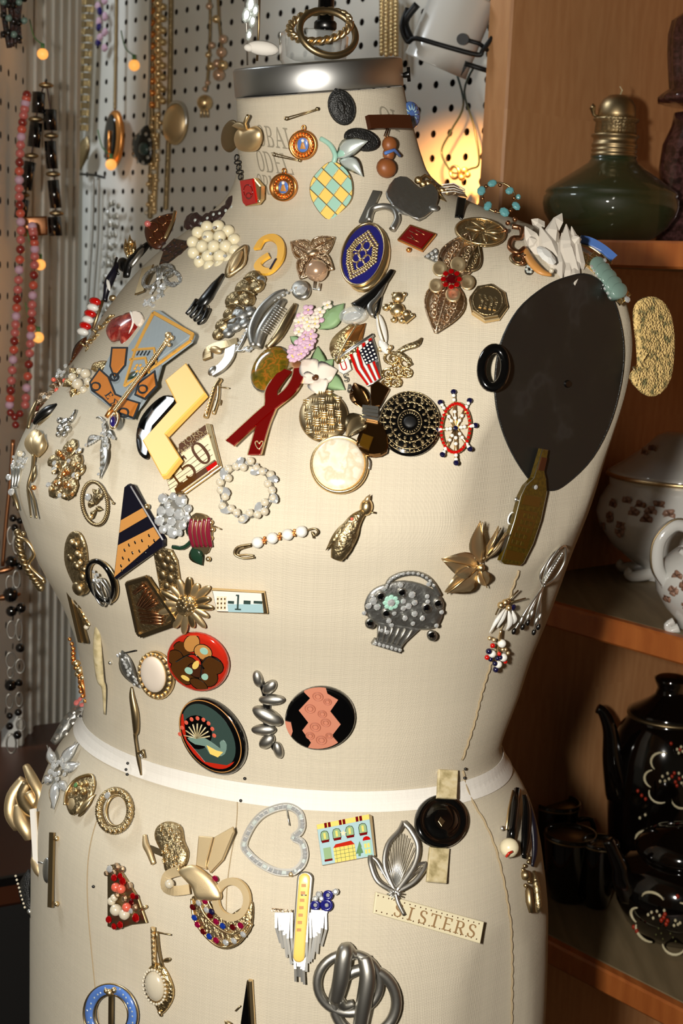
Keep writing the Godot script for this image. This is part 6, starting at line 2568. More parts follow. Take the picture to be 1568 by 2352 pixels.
	for q in [[812, 1192, 748, 1266, 22], [820, 1200, 772, 1276, 22], [826, 1206, 792, 1286, 20]]:
		leaf(q[0], q[1], q[2], q[3], q[4], 6, 14, 3, 12)
		part("wing_feather", M.gold_d)
	put("eye", "bead", M.coral, 808, 1192, 26, 4)
	tube([850, 1176, 6, 862, 1178, 6], 2.4)
	part("catch", M.gold_dk)

	b("white_bead_bar_pin", "gold wire bar pin threaded with four white beads", "pin", 632, 1240)
	tube([560, 1256, 8, 600, 1245, 9, 660, 1228, 9, 706, 1218, 8], 2.2)
	part("wire", M.gold_dk)
	for q in [[591, 1246], [625, 1236], [660, 1228], [692, 1221]]:
		pearl(q[0], q[1], 11, 13.5, M.white, "bead")
	for q in [[607, 1241], [642, 1232], [676, 1224]]:
		for k in 4:
			gem(q[0] + 3 * sin(k * 1.57), q[1] + 6 * cos(k * 1.57), 11, 3.6, M.orange)
	tube(sp([578, 1250, 8, 546, 1256, 9, 538, 1272, 9, 556, 1282, 9, 584, 1280, 8], 3, 4), 2.6)
	part("hook", M.gold_dk)
	tube(sp([576, 1254, 6, 550, 1262, 6, 546, 1274, 6, 566, 1274, 6, 582, 1276, 6], 3, 4), 2.2)
	part("hook", M.gold_dk)
	tube(sp([704, 1218, 8, 722, 1214, 9, 730, 1222, 9, 722, 1230, 9, 716, 1222, 8, 720, 1236, 6], 3, 4), 2.2)
	part("curl", M.gold_dk)

	b("gold_leaf_trio_brooch", "matte gold brooch of broad veined leaves", "brooch", 1100, 1296)
	for q in [[1100, 1302, 1018, 1288, 62, 0], [1098, 1306, 1026, 1364, 58, 0], [1106, 1296, 1108, 1200, 40, -14], [1104, 1310, 1118, 1350, 34, 0], [1110, 1290, 1150, 1212, 18, -6], [1112, 1288, 1166, 1226, 14, 0]]:
		leaf(q[0], q[1], q[2], q[3], q[4], 14, 7, q[5], 6)
		part("leaf", M.gold_b)
		tube([q[0], q[1], 12, (q[0] + q[2]) / 2.0, (q[1] + q[3]) / 2.0, 16, q[2], q[3], 12], 1.5, false, 5)
		part("vein", M.gold)
	put("knot", "bead", M.gold, 1104, 1304, 18, 9)
	tube([1108, 1236, 4, 1086, 1266, 4], 2)
	part("pin_stem", M.gold_dk)

	b("bottle_brooch", "olive brown wine bottle shaped brooch with one rhinestone", "brooch", 1200, 1170, 0.5)
	var bo := [1246, 1031, 1261, 1034, 1252, 1084, 1256, 1100, 1258, 1130, 1244, 1196, 1226, 1250, 1204, 1294, 1196, 1300, 1160, 1296, 1151, 1288, 1181, 1197, 1196, 1140, 1208, 1116, 1226, 1098]
	plate(bo, 4, 16, 2.5)
	part("bottle", M.bottlegreen)
	tube([1246, 1031, 15, 1226, 1098, 15, 1208, 1116, 15, 1196, 1140, 15, 1181, 1197, 15, 1151, 1288, 15], 1.3, false, 6)
	part("bright_edge", M.silver)
	plate([1205, 1136, 1244, 1143, 1238, 1166, 1198, 1158], 15, 17, 0.5)
	part("neck_label", M.amberglass)
	plate([1194, 1170, 1236, 1178, 1210, 1262, 1168, 1252], 15, 17, 0.5)
	part("front_label", M.amberglass)
	plate([1164, 1262, 1206, 1272, 1200, 1290, 1158, 1284], 15, 17, 0.5)
	part("base_label", M.amberglass)
	for i in 3:
		for j in 5:
			plate(rect(1206 + i * 10 - j * 6.5, 1184 + j * 15 + i * 2.4, 7, 10, 14), 16.6, 18, 0.3)
			part("label_figure", M.bottlegreen)
	plate([1244, 1050, 1257, 1052, 1250, 1082, 1236, 1080], 15, 17.5, 0.5)
	part("foil_neck", M.brown)
	gem(1230, 1119, 18, 6)
	put("catch", "bead", M.silver, 1184, 1147, 5, 6)
	tube(rise(ell(1174, 1190, 7, 14, 20, 12), 5), 2, true, 5)
	part("catch_ring", M.glass)

	b("wheat_spray_brooch", "silver wire wheat spray brooch beside the side seam", "brooch", 1245, 1350, 0.5)
	for q in [[[1244, 1348, 8, 1256, 1300, 12, 1282, 1262, 14, 1298, 1256, 12, 1296, 1290, 12, 1272, 1330, 10, 1248, 1346, 8], 3], [[1246, 1344, 10, 1262, 1308, 16, 1288, 1276, 16], 3], [[1246, 1346, 8, 1240, 1320, 12, 1266, 1276, 12, 1290, 1254, 10], 2.4]]:
		tube(sp(q[0], 3, 5), q[1])
		part("wire_loop", M.silver)
	for k in 13:
		put("bead", "bead", M.silver, 1250 + k * 3.4, 1338 - k * 5.6, 18, 3.8)
	for q in [[1180, 1450], [1200, 1440], [1212, 1430], [1236, 1440], [1226, 1452]]:
		tube(sp([1246, 1348, 10, lerpf(1246, q[0], 0.5) - 3.0, lerpf(1348, q[1], 0.5), 14, q[0], q[1], 8], 3, 4), 2.6)
		part("stalk", M.silver)
		put("ear", "bead", M.pewter_s, lerpf(1246, q[0], 0.75), lerpf(1348, q[1], 0.75), 14, 5, 11, 5, 30)
		put("ear", "bead", M.gunmetal, q[0], q[1], 10, 6, 8, 5, 30)

	b("tricolour_berry_brooch", "brooch of white enamel leaves with red white and blue berries", "brooch", 1158, 1450, 0.5)
	for q in [[1168, 1402, 1146, 1446, 12, 4], [1172, 1404, 1166, 1452, 14, -4], [1180, 1404, 1178, 1440, 12, -4], [1164, 1400, 1128, 1458, 8, 6]]:
		leaf(q[0], q[1], q[2], q[3], q[4], 5, 12, q[5], 8)
		part("white_leaf", M.white)
	for q in [[1160, 1384, 8], [1150, 1390, 8], [1168, 1396, 7], [1166, 1380, 6]]:
		put("gold_knot", "bead", M.gold, q[0], q[1], 14, q[2])
	put("navy_stone", "cut", M.navy, 1178, 1395, 16, 8)
	for q in [[1150, 1384, 1138, 1412], [1170, 1384, 1206, 1374], [1168, 1378, 1190, 1356]]:
		tube([q[0], q[1], 12, q[2], q[3], 10], 2, false, 5)
		part("tendril", M.gold_dk)
	tube(sp([1150, 1448, 8, 1146, 1480, 10, 1140, 1520, 8], 3, 3), 3)
	part("gold_stem", M.gold)
	var cols := [M.red, M.navy, M.white]
	var i := 0
	for q in [[1152, 1478, 10], [1131, 1483, 6], [1122, 1496, 7], [1130, 1502, 9], [1118, 1510, 6], [1142, 1512, 6], [1126, 1514, 6], [1155, 1510, 10], [1148, 1510, 6], [1136, 1524, 6], [1144, 1526, 9], [1160, 1520, 5], [1138, 1538, 7], [1146, 1502, 5]]:
		put("berry", "bead", cols[[2, 0, 1, 2, 0, 1, 1, 2, 1, 1, 2, 0, 1, 0][i]], q[0], q[1], 14, q[2])
		i += 1
	for q in [[1124, 1466], [1134, 1470], [1160, 1492], [1166, 1500], [1154, 1492]]:
		put("gold_berry", "bead", M.gold_s, q[0], q[1], 12, 5)

	# --- rhinestone flower basket ---
	b("flower_basket_brooch", "dark silver flower basket brooch with jet and clear rhinestones", "brooch", 930, 1410)
	tube(sp([886, 1350, 8, 898, 1330, 10, 926, 1318, 11, 960, 1318, 11, 988, 1334, 10, 1008, 1366, 8], 3, 5), 6)
	part("handle", M.pewter)
	for k in 14:
		var e := sp([886, 1350, 898, 1330, 926, 1318, 960, 1318, 988, 1334, 1008, 1366], 2, 3)
		gem(e[2 * k], e[2 * k + 1], 16, 4)
	dome(sp([838, 1392, 852, 1362, 880, 1346, 930, 1336, 980, 1348, 1016, 1376, 1018, 1410, 1004, 1440, 970, 1448, 920, 1440, 870, 1438, 846, 1420], 2, 3, true), 2, 12, 3, 4, 0.5)
	part("flower_bed", M.pewter)
	plate([868, 1430, 965, 1446, 924, 1484, 868, 1472], 3, 12, 2)
	part("basket", M.pewter)
	for k in 6:
		tube([872 + k * 15, 1438 + k * 2, 13, 866 + k * 11, 1472 + k * 2.4, 13], 2.6, false, 6)
		part("basket_rib", M.silver_s)
	plate([862, 1470, 924, 1486, 918, 1502, 854, 1482], 3, 14, 2)
	part("foot", M.pewter)
	for k in 7:
		gem(862 + k * 9.4, 1478 + k * 2.6, 15, 4.6)
	for q in [[874, 1370], [923, 1361], [887, 1409], [979, 1396], [1006, 1386], [849, 1431], [991, 1459]]:
		lathe(q[0], q[1], [11, 8, 12, 14, 9, 17, 3, 16], 16)
		part("stone_cup", M.silver_s)
		put("jet_stone", "cut", M.jet, q[0], q[1], 19, 8.5)
	for k in 8:
		var a := TAU * k / 8.0
		put("glass_petal", "cut", M.aqua, 898 + cos(a) * 13, 1384 + sin(a) * 12, 16, 7, 7, 4)
	put("glass_eye", "cut", M.crystal, 898, 1384, 20, 10)
	for q in [[857, 1380, 10], [866, 1394, 9], [846, 1392, 8], [920, 1344, 7], [926, 1381, 7], [926, 1397, 7], [946, 1366, 9], [952, 1384, 8], [938, 1392, 8], [952, 1410, 8], [981, 1370, 6], [982, 1382, 6], [905, 1409, 6], [893, 1426, 7], [899, 1436, 6], [948, 1432, 6], [836, 1408, 6], [856, 1370, 5], [881, 1352, 6], [1014, 1406, 6], [1002, 1437, 6], [889, 1452, 6], [876, 1448, 5], [984, 1342, 6], [970, 1420, 7], [930, 1420, 7]]:
		gem(q[0], q[1], 18, q[2])

func brooches_waist():
	b("orange_bead_drop", "orange gold beaded drop pin at the form's waist edge", "pin", 178, 1535, 0.6)
	for k in 14:
		var t := k / 13.0
		put("bead", "bead", M.orange, lerpf(160, 194, t) + 3 * sin(k), lerpf(1468, 1610, t), 10, 4.5 + 2.0 * sin(PI * t))
	for q in [[176, 1524, 9], [184, 1540, 10], [178, 1548, 7], [190, 1556, 7]]:
		put("gold_lump", "bead", M.gold, q[0], q[1], 12, q[2])
	tuber([186, 1560, 10, 8, 192, 1580, 10, 5, 194, 1600, 8, 3])
	part("drop", M.orange)

	b("smoky_scroll_brooch", "smoky grey lumpy brooch with pink stones at the waist", "brooch", 158, 1664, 0.65)
	tuber(sp([198, 1616, 8, 8, 182, 1632, 12, 14, 160, 1652, 14, 17, 142, 1680, 14, 16, 122, 1706, 10, 10], 4, 4), false, 10, 0.7)
	part("body", M.pewter)
	for q in [[168, 1634], [154, 1650], [166, 1658], [140, 1670], [150, 1684], [130, 1692], [180, 1640]]:
		put("lump", "cut", M.silver_h, q[0], q[1], 22, 9, 9, 7, q[0])
	for q in [[176, 1614, 8], [188, 1620, 7], [184, 1606, 6]]:
		put("pink_stone", "cut", M.pink, q[0], q[1], 16, q[2])

	b("glass_petal_brooch", "clear glass petal brooch with rhinestone centre", "brooch", 138, 1782, 0.6)
	for q in [[136, 1756, 174, 1704, 24], [140, 1770, 180, 1750, 26], [134, 1790, 150, 1818, 24], [126, 1790, 118, 1856, 24], [122, 1760, 108, 1712, 24], [116, 1780, 98, 1800, 22]]:
		leaf(q[0], q[1], q[2], q[3], q[4], 6, 13, 0, 6)
		part("glass_petal", M.crystal)
		tube([q[0], q[1], 14, q[2], q[3], 9], 1.8, false, 5)
		part("petal_rib", M.silver)
	for k in 16:
		gem(132 + rng.randf_range(-18, 16), 1766 + rng.randf_range(-26, 26), 18 + rng.randf_range(0, 6), rng.randf_range(5, 8))

	b("gold_knot_brooch", "heavy brushed gold knot brooch projecting past the hip edge", "brooch", 58, 1840, 0.8)
	tuber(sp([60, 1760, 16, 9, 74, 1790, 22, 13, 92, 1826, 20, 12, 84, 1850, 14, 11, 66, 1820, 20, 13], 4, 4))
	part("strand", M.gold_s)
	tuber(sp([56, 1790, 10, 13, 30, 1828, 14, 16, 24, 1870, 14, 14, 42, 1900, 12, 13], 4, 4))
	part("strand", M.gold_s)
	tuber(sp([64, 1800, 16, 14, 52, 1832, 22, 16, 70, 1862, 20, 15, 92, 1872, 16, 10], 4, 4))
	part("strand", M.gold_dk)
	tuber(sp([44, 1850, 18, 14, 48, 1882, 20, 18, 62, 1910, 16, 16, 66, 1928, 10, 10], 4, 4))
	part("strand", M.gold_s)

	b("ivory_tie_bar", "ivory white tie bar with gold end below the gold knot", "tie bar", 80, 1930, 0.7)
	strip([76, 1858, 14, 84, 1986, 14], 15, 7)
	part("bar", M.whitematte)
	strip([86, 1864, 9, 92, 1984, 9], 8, 6)
	part("bar_side", M.gold_dk)
	elli(74, 1968, 94, 2014, 12, 24, 9)
	part("gold_end", M.gold_s)

	b("brown_bar_pin", "narrow brown metal bar pin at the hip edge", "pin", 118, 1998, 0.6)
	strip([120, 1912, 8, 116, 2084, 8], 16, 6)
	part("bar", M.gold_dk)
	put("catch", "bead", M.gold, 130, 1926, 6, 6)
	put("hinge", "bead", M.gold, 130, 2076, 6, 6)

	b("silver_oval_pin", "small engraved silver oval pin overlapping the brown bar", "pin", 106, 2000, 0.6)
	dome(ell(106, 1999, 9, 30, 0), 12, 18)
	part("oval", M.silver)
	tube([98, 1982, 16, 88, 1980, 14], 2)
	part("pin_stem", M.silver)

	b("smoked_leaf_brooch", "dark smoky leaf brooch with a row of tiny pearls at the hip edge", "brooch", 62, 2056, 0.75)
	leaf(74, 1994, 84, 2120, 44, 4, 12, 0, 6)
	part("leaf", M.gunmetal)
	leaf(62, 1996, 66, 2110, 36, 4, 12, 6, 6)
	part("leaf", M.charcoal)
	for k in 9:
		pearl(36 + k * 2.6, 2012 + k * 9, 14, 3)
	pearl(68, 2094, 16, 6, M.silver)

	b("gold_oyster_brooch", "gold oyster shell brooch with a green stone", "brooch", 181, 1826, 0.55)
	dome(sp([150, 1850, 148, 1824, 164, 1798, 190, 1780, 210, 1778, 216, 1800, 208, 1826, 190, 1842, 176, 1864, 160, 1870], 2, 3, true), 2, 12, 3, 3, 0.4)
	part("shell", M.gold_d)
	tube(sp([148, 1848, 12, 152, 1818, 13, 176, 1788, 13, 210, 1780, 12, 215, 1806, 12], 3, 4), 3)
	part("rim", M.gold)
	leaf(176, 1874, 214, 1822, 18, 4, 10, 0, 6)
	part("shell_half", M.gold)
	for k in 12:
		put("nugget", "cut", M.gold_h, 182 + rng.randf_range(-12, 20), 1806 + rng.randf_range(-14, 14), 15, 6)
	put("green_stone", "cut", M.green, 174, 1803, 17, 6)
	dome(ell(166, 1844, 11, 18, 14), 8, 13)
	part("inner_pearl", M.gold_s)

	b("gold_wreath_ring", "openwork gold wreath brooch with one pale rhinestone", "brooch", 264, 1862, 0.6)
	rope(rise(ell(263, 1862, 36, 46, 4, 36), 8), 9, 18, 3, true, 0.5)
	part("wreath", M.gold_d)
	tube(rise(ell(268, 1862, 25, 36, 4, 30), 12), 3, true, 6)
	part("inner_rim", M.gold)
	for k in 22:
		var e := ell(262, 1862, 38, 48, 4, 22)
		put("berry", "bead", M.gold, e[2 * k], e[2 * k + 1], 15, 4.6)
	put("rhinestone", "cut", M.crystal, 247, 1827, 22, 9)

	b("carved_wand_pin", "long slim brown carved wand pin hanging over the waist tape", "pin", 312, 1680)
	tuber(sp([302, 1578, 8, 3, 303, 1600, 10, 8, 310, 1640, 11, 11, 312, 1676, 10, 9, 310, 1690, 9, 5, 314, 1720, 9, 5, 318, 1744, 8, 6, 324, 1780, 7, 3], 4, 4), false, 10, 0.7)
	part("wand", M.gold_dk)
	tuber([318, 1730, 8, 4, 328, 1724, 8, 4, 332, 1740, 7, 3])
	part("side_hook", M.gold_dk)
	put("bead", "bead", M.silver, 324, 1736, 10, 5)

func brooches_hip():
	b("coral_bead_brooch", "triangular brooch of coral beads, pearls and red stones", "brooch", 286, 2058)
	plate([246, 1988, 266, 1984, 316, 2062, 336, 2120, 300, 2124, 268, 2136, 246, 2128, 246, 2060], 1, 6, 1)
	part("backing", M.gold_dk)
	for q in [[266, 2038, 11], [278, 2042, 11], [291, 2084, 11]]:
		pearl(q[0], q[1], 16, q[2], M.coral, "coral_bead")
	for q in [[266, 2090, 14], [286, 2100, 13], [256, 2070, 10], [262, 2062, 9]]:
		pearl(q[0], q[1], 15, q[2])
	for q in [[262, 2016, 9], [282, 2024, 10], [276, 2012, 8], [312, 2108, 11], [305, 2058, 8], [250, 2112, 9], [262, 2128, 8], [276, 2124, 9]]:
		gem(q[0], q[1], 16, q[2], M.ruby, "red_stone")
	for q in [[252, 1996, 9], [268, 1990, 9], [280, 1996, 8], [262, 2004, 7], [298, 2034, 9], [286, 2064, 9], [302, 2072, 8], [310, 2084, 8], [314, 2060, 6], [268, 2056, 8], [244, 2006, 7], [300, 2092, 7]]:
		gem(q[0], q[1], 14, q[2], [M.crystal, M.rosegold, M.garnet][int(q[0]) % 3], "stone")
	tube([322, 2090, 6, 336, 2082, 6], 4)
	part("catch", M.gold)

	b("textured_bud_brooch", "textured matte gold bud brooch with a bent bar", "brooch", 390, 1950)
	dome(sp([372, 1888, 392, 1886, 414, 1898, 420, 1930, 430, 1956, 424, 1984, 406, 2000, 380, 2004, 374, 1980, 370, 1960, 354, 1926, 356, 1902], 2, 3, true), 2, 18, 4, 4, 0.4)
	part("bud", M.gold_d)
	for k in 44:
		put("grain", "bead", M.gold, 362 + rng.randf_range(0, 50) + (k / 44.0) * 12, 1896 + k * 2.2 + rng.randf_range(-6, 6), 18 + rng.randf_range(-2, 1), 2.2, 4.6, 2)
	tuber(sp([332, 1918, 8, 5, 334, 1940, 10, 8, 342, 1956, 10, 8, 352, 1984, 8, 6], 4, 4), false, 8, 0.7)
	part("bent_bar", M.gold_s)
	strip([344, 1948, 8, 372, 1960, 8], 14, 6)
	part("bridge", M.gold_dk)

	b("jewelled_swirl_brooch", "gold ribbon bow brooch with swirling rows of coloured stones", "brooch", 486, 2060)
	plate([455, 1920, 488, 1923, 474, 1976, 472, 1998, 449, 1988], 6, 13, 2)
	part("bow_tail", M.gold_b)
	plate([492, 1922, 533, 1899, 536, 1912, 510, 1976, 482, 2006, 474, 1990], 6, 14, 2)
	part("bow_tail", M.gold_b)
	strip(sp([414, 2000, 12, 386, 2010, 12, 380, 2036, 14, 400, 2046, 16, 436, 2042, 14], 3, 4), 22, 6)
	part("ribbon_loop", M.gold_b)
	dome(sp([408, 2002, 424, 1990, 446, 1988, 478, 2010, 502, 2042, 505, 2066, 478, 2070, 450, 2066, 440, 2040, 424, 2022], 2, 3, true), 12, 26, 4, 4, 0.5)
	part("ribbon_band", M.gold_b)
	pearl(389, 2030, 26, 11)
	strip(rise(ell(532, 2066, 36, 42, 0, 28), 12), 16, 12, true)
	part("ring_band", M.gold_b)
	dome(sp([440, 2060, 470, 2062, 490, 2090, 524, 2108, 560, 2104, 576, 2070, 580, 2096, 572, 2140, 540, 2168, 506, 2174, 468, 2150, 444, 2110], 2, 3, true), 2, 10, 3, 4, 0.5)
	part("swirl_plate", M.gold_d)
	for q in [[[452, 2058, 12, 468, 2098, 14, 500, 2130, 14, 540, 2146, 13, 572, 2118, 11], 3.5], [[440, 2064, 10, 446, 2110, 12, 474, 2152, 12, 510, 2176, 11, 548, 2164, 10, 578, 2122, 9], 3.5], [[474, 2062, 13, 490, 2092, 14, 520, 2108, 14, 556, 2100, 12], 3]]:
		tube(sp(q[0], 3, 5), q[1])
		part("gold_rail", M.gold)
	var cm := {"f": M.fuchsia, "b": M.sapphire, "g": M.garnet, "c": M.crystal, "n": M.navy}
	for q in [["g", 442, 2084], ["b", 446, 2108], ["f", 453, 2124], ["g", 466, 2140], ["b", 480, 2151], ["f", 496, 2160], ["c", 518, 2165], ["c", 537, 2161], ["f", 470, 2070], ["c", 474, 2090], ["n", 486, 2094], ["g", 482, 2104], ["f", 496, 2117], ["b", 511, 2127], ["g", 534, 2130], ["f", 552, 2126], ["f", 494, 2018], ["c", 456, 2074], ["c", 558, 2146]]:
		put("stone", "cut", cm[q[0]], q[1], q[2], 17, 8.5, 6.5, 6, 40)

	b("pearl_drop_earring", "gold drop earring with a large oval pearl", "earring", 360, 2240)
	strip([351, 2130, 8, 354, 2220, 8], 10, 6)
	part("bar", M.gold)
	for k in 7:
		put("step", "cut", M.gold_s, 350 + k * 0.6, 2136 + k * 12, 12, 6)
	tube(sp([360, 2140, 5, 364, 2180, 6, 372, 2220, 6], 3, 3), 4)
	part("side_bar", M.gold_dk)
	tube([364, 2142, 6, 392, 2147, 6], 2)
	part("post", M.gold_dk)
	elli(374, 2208, 392, 2202, 6, 10, 4)
	part("butterfly_back", M.gold_dk)
	dome(sp([342, 2222, 364, 2214, 384, 2240, 396, 2276, 390, 2306, 368, 2332, 356, 2312, 338, 2290, 334, 2250], 2, 3, true), 2, 12, 3, 5, 0.6)
	part("frame", M.gold_h)
	for k in 26:
		var e := ell(354, 2267, 25, 40, -12, 26)
		pearl(e[2 * k], e[2 * k + 1], 16, 3.4, M.pearl, "seed_pearl")
	dome(ell(353, 2267, 21, 36, -12), 10, 26, 5)
	part("oval_pearl", M.pearl)
	tuber([366, 2322, 8, 6, 370, 2334, 8, 3])
	part("finial", M.gold)

	b("blue_buckle_brooch", "round blue enamel buckle brooch with gold tongue", "brooch", 256, 2326)
	tube(rise(ell(254, 2330, 50, 58, -8, 40), 6), 13, true, 10, 0.4)
	part("enamel_ring", M.blue)
	tube(rise(ell(254, 2330, 62, 70, -8, 40), 6), 2.6, true, 6)
	part("outer_rim", M.gold)
	tube(rise(ell(256, 2330, 38, 46, -8, 36), 7), 2.6, true, 6)
	part("inner_rim", M.gold_dk)
	strip([255, 2276, 14, 254, 2385, 14], 11, 6)
	part("tongue", M.gold_dk)
	for q in [[252, 2280, 9], [262, 2274, 7], [244, 2276, 6]]:
		put("hinge_knob", "bead", M.gold, q[0], q[1], 14, q[2])
	for k in 30:
		var e := ell(254, 2330, 50, 58, -8, 30)
		gem(e[2 * k] + rng.randf_range(-5, 5), e[2 * k + 1] + rng.randf_range(-5, 5), 11, 2.4, M.foil, "glitter_chip")

	b("black_spear_brooch", "black and gold pointed spear brooch low on the hip", "brooch", 564, 2320)
	plate([566, 2254, 576, 2390, 546, 2390], 4, 14, 2)
	part("black_face", M.black)
	plate([569, 2252, 578, 2254, 586, 2390, 577, 2390], 3, 12, 2)
	part("gold_side", M.gold)
	tube([552, 2310, 6, 540, 2322, 6], 1.6)
	part("pin_stem", M.gold_dk)
	leaf(514, 2346, 545, 2372, 16, 4, 9, 0, 4)
	part("gold_base", M.gold)

	# --- rhinestone heart ---
	b("rhinestone_heart", "open heart brooch outlined in baguette rhinestones", "brooch", 630, 1926)
	var hp := []
	for q in [[205, 545], [262, 410], [345, 315], [455, 262], [560, 250], [640, 300], [660, 390], [640, 450], [595, 492], [658, 530], [682, 620], [660, 700], [605, 752], [550, 765], [450, 755], [330, 695], [245, 620]]:
		hp.append_array([500 + q[0] / 3.409, 1780 + q[1] / 3.409])
	var hs := sp(hp, 2, 4, true)
	strip(rise(hs, 5), 17, 6, true)
	part("frame", M.silver_s)
	var hb := sp(hp, 2, 3, true)
	for k in hb.size() / 2:
		var j := (k + 1) % (hb.size() / 2)
		var ang := rad_to_deg(atan2(hb[2 * j + 1] - hb[2 * k + 1], hb[2 * j] - hb[2 * k]))
		put("baguette", "baguette", M.crystal if k % 4 else M.foil, hb[2 * k], hb[2 * k + 1], 10, 5.6, 5.0, 4.5, ang)
	tube([658, 1858, 10, 664, 1896, 12], 1.4, false, 6)
	part("pin_stem", M.silver)
	put("catch", "bead", M.gold_s, 668, 2008, 8, 6)

	house_pin()
	fringe_brooch()
	hip_right()

func house_pin():
	b("toy_shop_pin", "enamel pin of a pale blue building with arched windows", "pin", 792, 1930)
	var c0 := Vector2(727, 1894)
	var c1 := Vector2(847, 1870)
	var c2 := Vector2(859, 1965)
	var c3 := Vector2(740, 1987)
	plate([c0.x, c0.y, c1.x, c1.y, c1.x + 8, c1.y + 4, c2.x + 5, c2.y + 2, c2.x, c2.y, c3.x, c3.y], 2, 8, 1)
	part("plate", M.gold_dk)
	var q := func(u: float, v: float) -> Vector2: return c0.lerp(c1, u).lerp(c3.lerp(c2, u), v)
	var qr := func(u0: float, v0: float, u1: float, v1: float) -> Array:
		var a: Vector2 = q.call(u0, v0)
		var e: Vector2 = q.call(u1, v0)
		var g: Vector2 = q.call(u1, v1)
		var h: Vector2 = q.call(u0, v1)
		return [a.x, a.y, e.x, e.y, g.x, g.y, h.x, h.y]
	plate(qr.call(0.0, 0.11, 1.0, 1.0), 7, 9.5, 0.4)
	part("facade", M.skyblue)
	plate(qr.call(0.0, 0.0, 1.0, 0.12), 7, 10.5, 0.4)
	part("cornice", M.paleyellow)
	for u in [0.14, 0.42, 0.74]:
		plate(qr.call(u, 0.0, u + 0.05, 0.12), 10, 11.5, 0.2)
		part("cornice_block", M.reddark)
		plate(qr.call(u + 0.07, 0.0, u + 0.12, 0.12), 10, 11.5, 0.2)
		part("cornice_block", M.reddark)
	for u in [0.05, 0.28, 0.53, 0.78]:
		var arch := []
		for p in [[0, 0.42], [0, 0.27], [0.02, 0.21], [0.07, 0.19], [0.12, 0.21], [0.14, 0.27], [0.14, 0.42]]:
			var w: Vector2 = q.call(u + p[0], p[1])
			arch.append_array([w.x, w.y])
		plate(inset(arch, -1.2), 9, 10, 0)
		part("window_outline", M.black)
		plate(arch, 9.6, 10.8, 0)
		part("arched_window", M.leafgreen)
		plate(qr.call(u, 0.41, u + 0.14, 0.47), 9.6, 11.4, 0.2)
		part("window_box", M.reddark)
		plate(qr.call(u + 0.05, 0.24, u + 0.09, 0.38), 10.6, 11.4, 0)
		part("window_candle", M.paleyellow)
	plate(qr.call(0.06, 0.60, 0.20, 0.90), 9.2, 10.6, 0.2)
	part("low_window", M.leafgreen)
	plate(qr.call(0.055, 0.88, 0.205, 0.93), 9.6, 11.4, 0.2)
	part("window_box", M.reddark)
	plate(qr.call(0.25, 0.64, 0.66, 1.0), 9.2, 10.8, 0.2)
	part("shop_window", M.paleyellow)
	for k in 5:
		plate(qr.call(0.29 + k * 0.08, 0.64, 0.297 + k * 0.08, 1.0), 10.6, 11.6, 0)
		part("glazing_bar", M.green)
	for k in 3:
		plate(qr.call(0.25, 0.72 + k * 0.09, 0.66, 0.73 + k * 0.09), 10.6, 11.6, 0)
		part("glazing_bar", M.green)
	var rf := []
	for p in [[0.25, 0.64], [0.30, 0.56], [0.60, 0.54], [0.66, 0.64]]:
		var w: Vector2 = q.call(p[0], p[1])
		rf.append_array([w.x, w.y])
	plate(rf, 10, 12.4, 0.3)
	part("awning", M.lacquerred)
	plate(qr.call(0.82, 0.62, 0.97, 0.97), 9.2, 10.6, 0.2)
	part("door", M.aqua)
	for k in 4:
		plate(qr.call(0.84 + 0.06 * (k % 2), 0.68 + 0.14 * (k / 2), 0.88 + 0.06 * (k % 2), 0.78 + 0.14 * (k / 2)), 10.4, 11.4, 0)
		part("door_pane", M.paleyellow)
	var hd: Vector2 = q.call(0.895, 0.60)
	plate(ell(hd.x, hd.y, 9, 9, -10, 10, 180, 360), 10, 12, 0.2)
	part("door_hood", M.red)
	var tr: Vector2 = q.call(0.735, 0.8)
	plate([tr.x, tr.y - 20, tr.x + 5, tr.y - 8, tr.x + 4, tr.y - 6, tr.x + 9, tr.y + 6, tr.x + 3, tr.y + 8, tr.x + 3, tr.y + 14, tr.x - 2, tr.y + 14, tr.x - 2, tr.y + 8, tr.x - 8, tr.y + 9, tr.x - 4, tr.y - 5], 10, 11.8, 0.2)
	part("fir_tree", M.green)
	var st: Vector2 = q.call(0.475, 0.33)
	var sv := []
	for k in 10:
		var a := TAU * k / 10.0 - PI / 2.0
		var r := 8.0 if k % 2 == 0 else 3.6
		sv.append_array([st.x + cos(a) * r, st.y + sin(a) * r])
	plate(sv, 9.6, 12, 0.2)
	part("star", M.ivory)

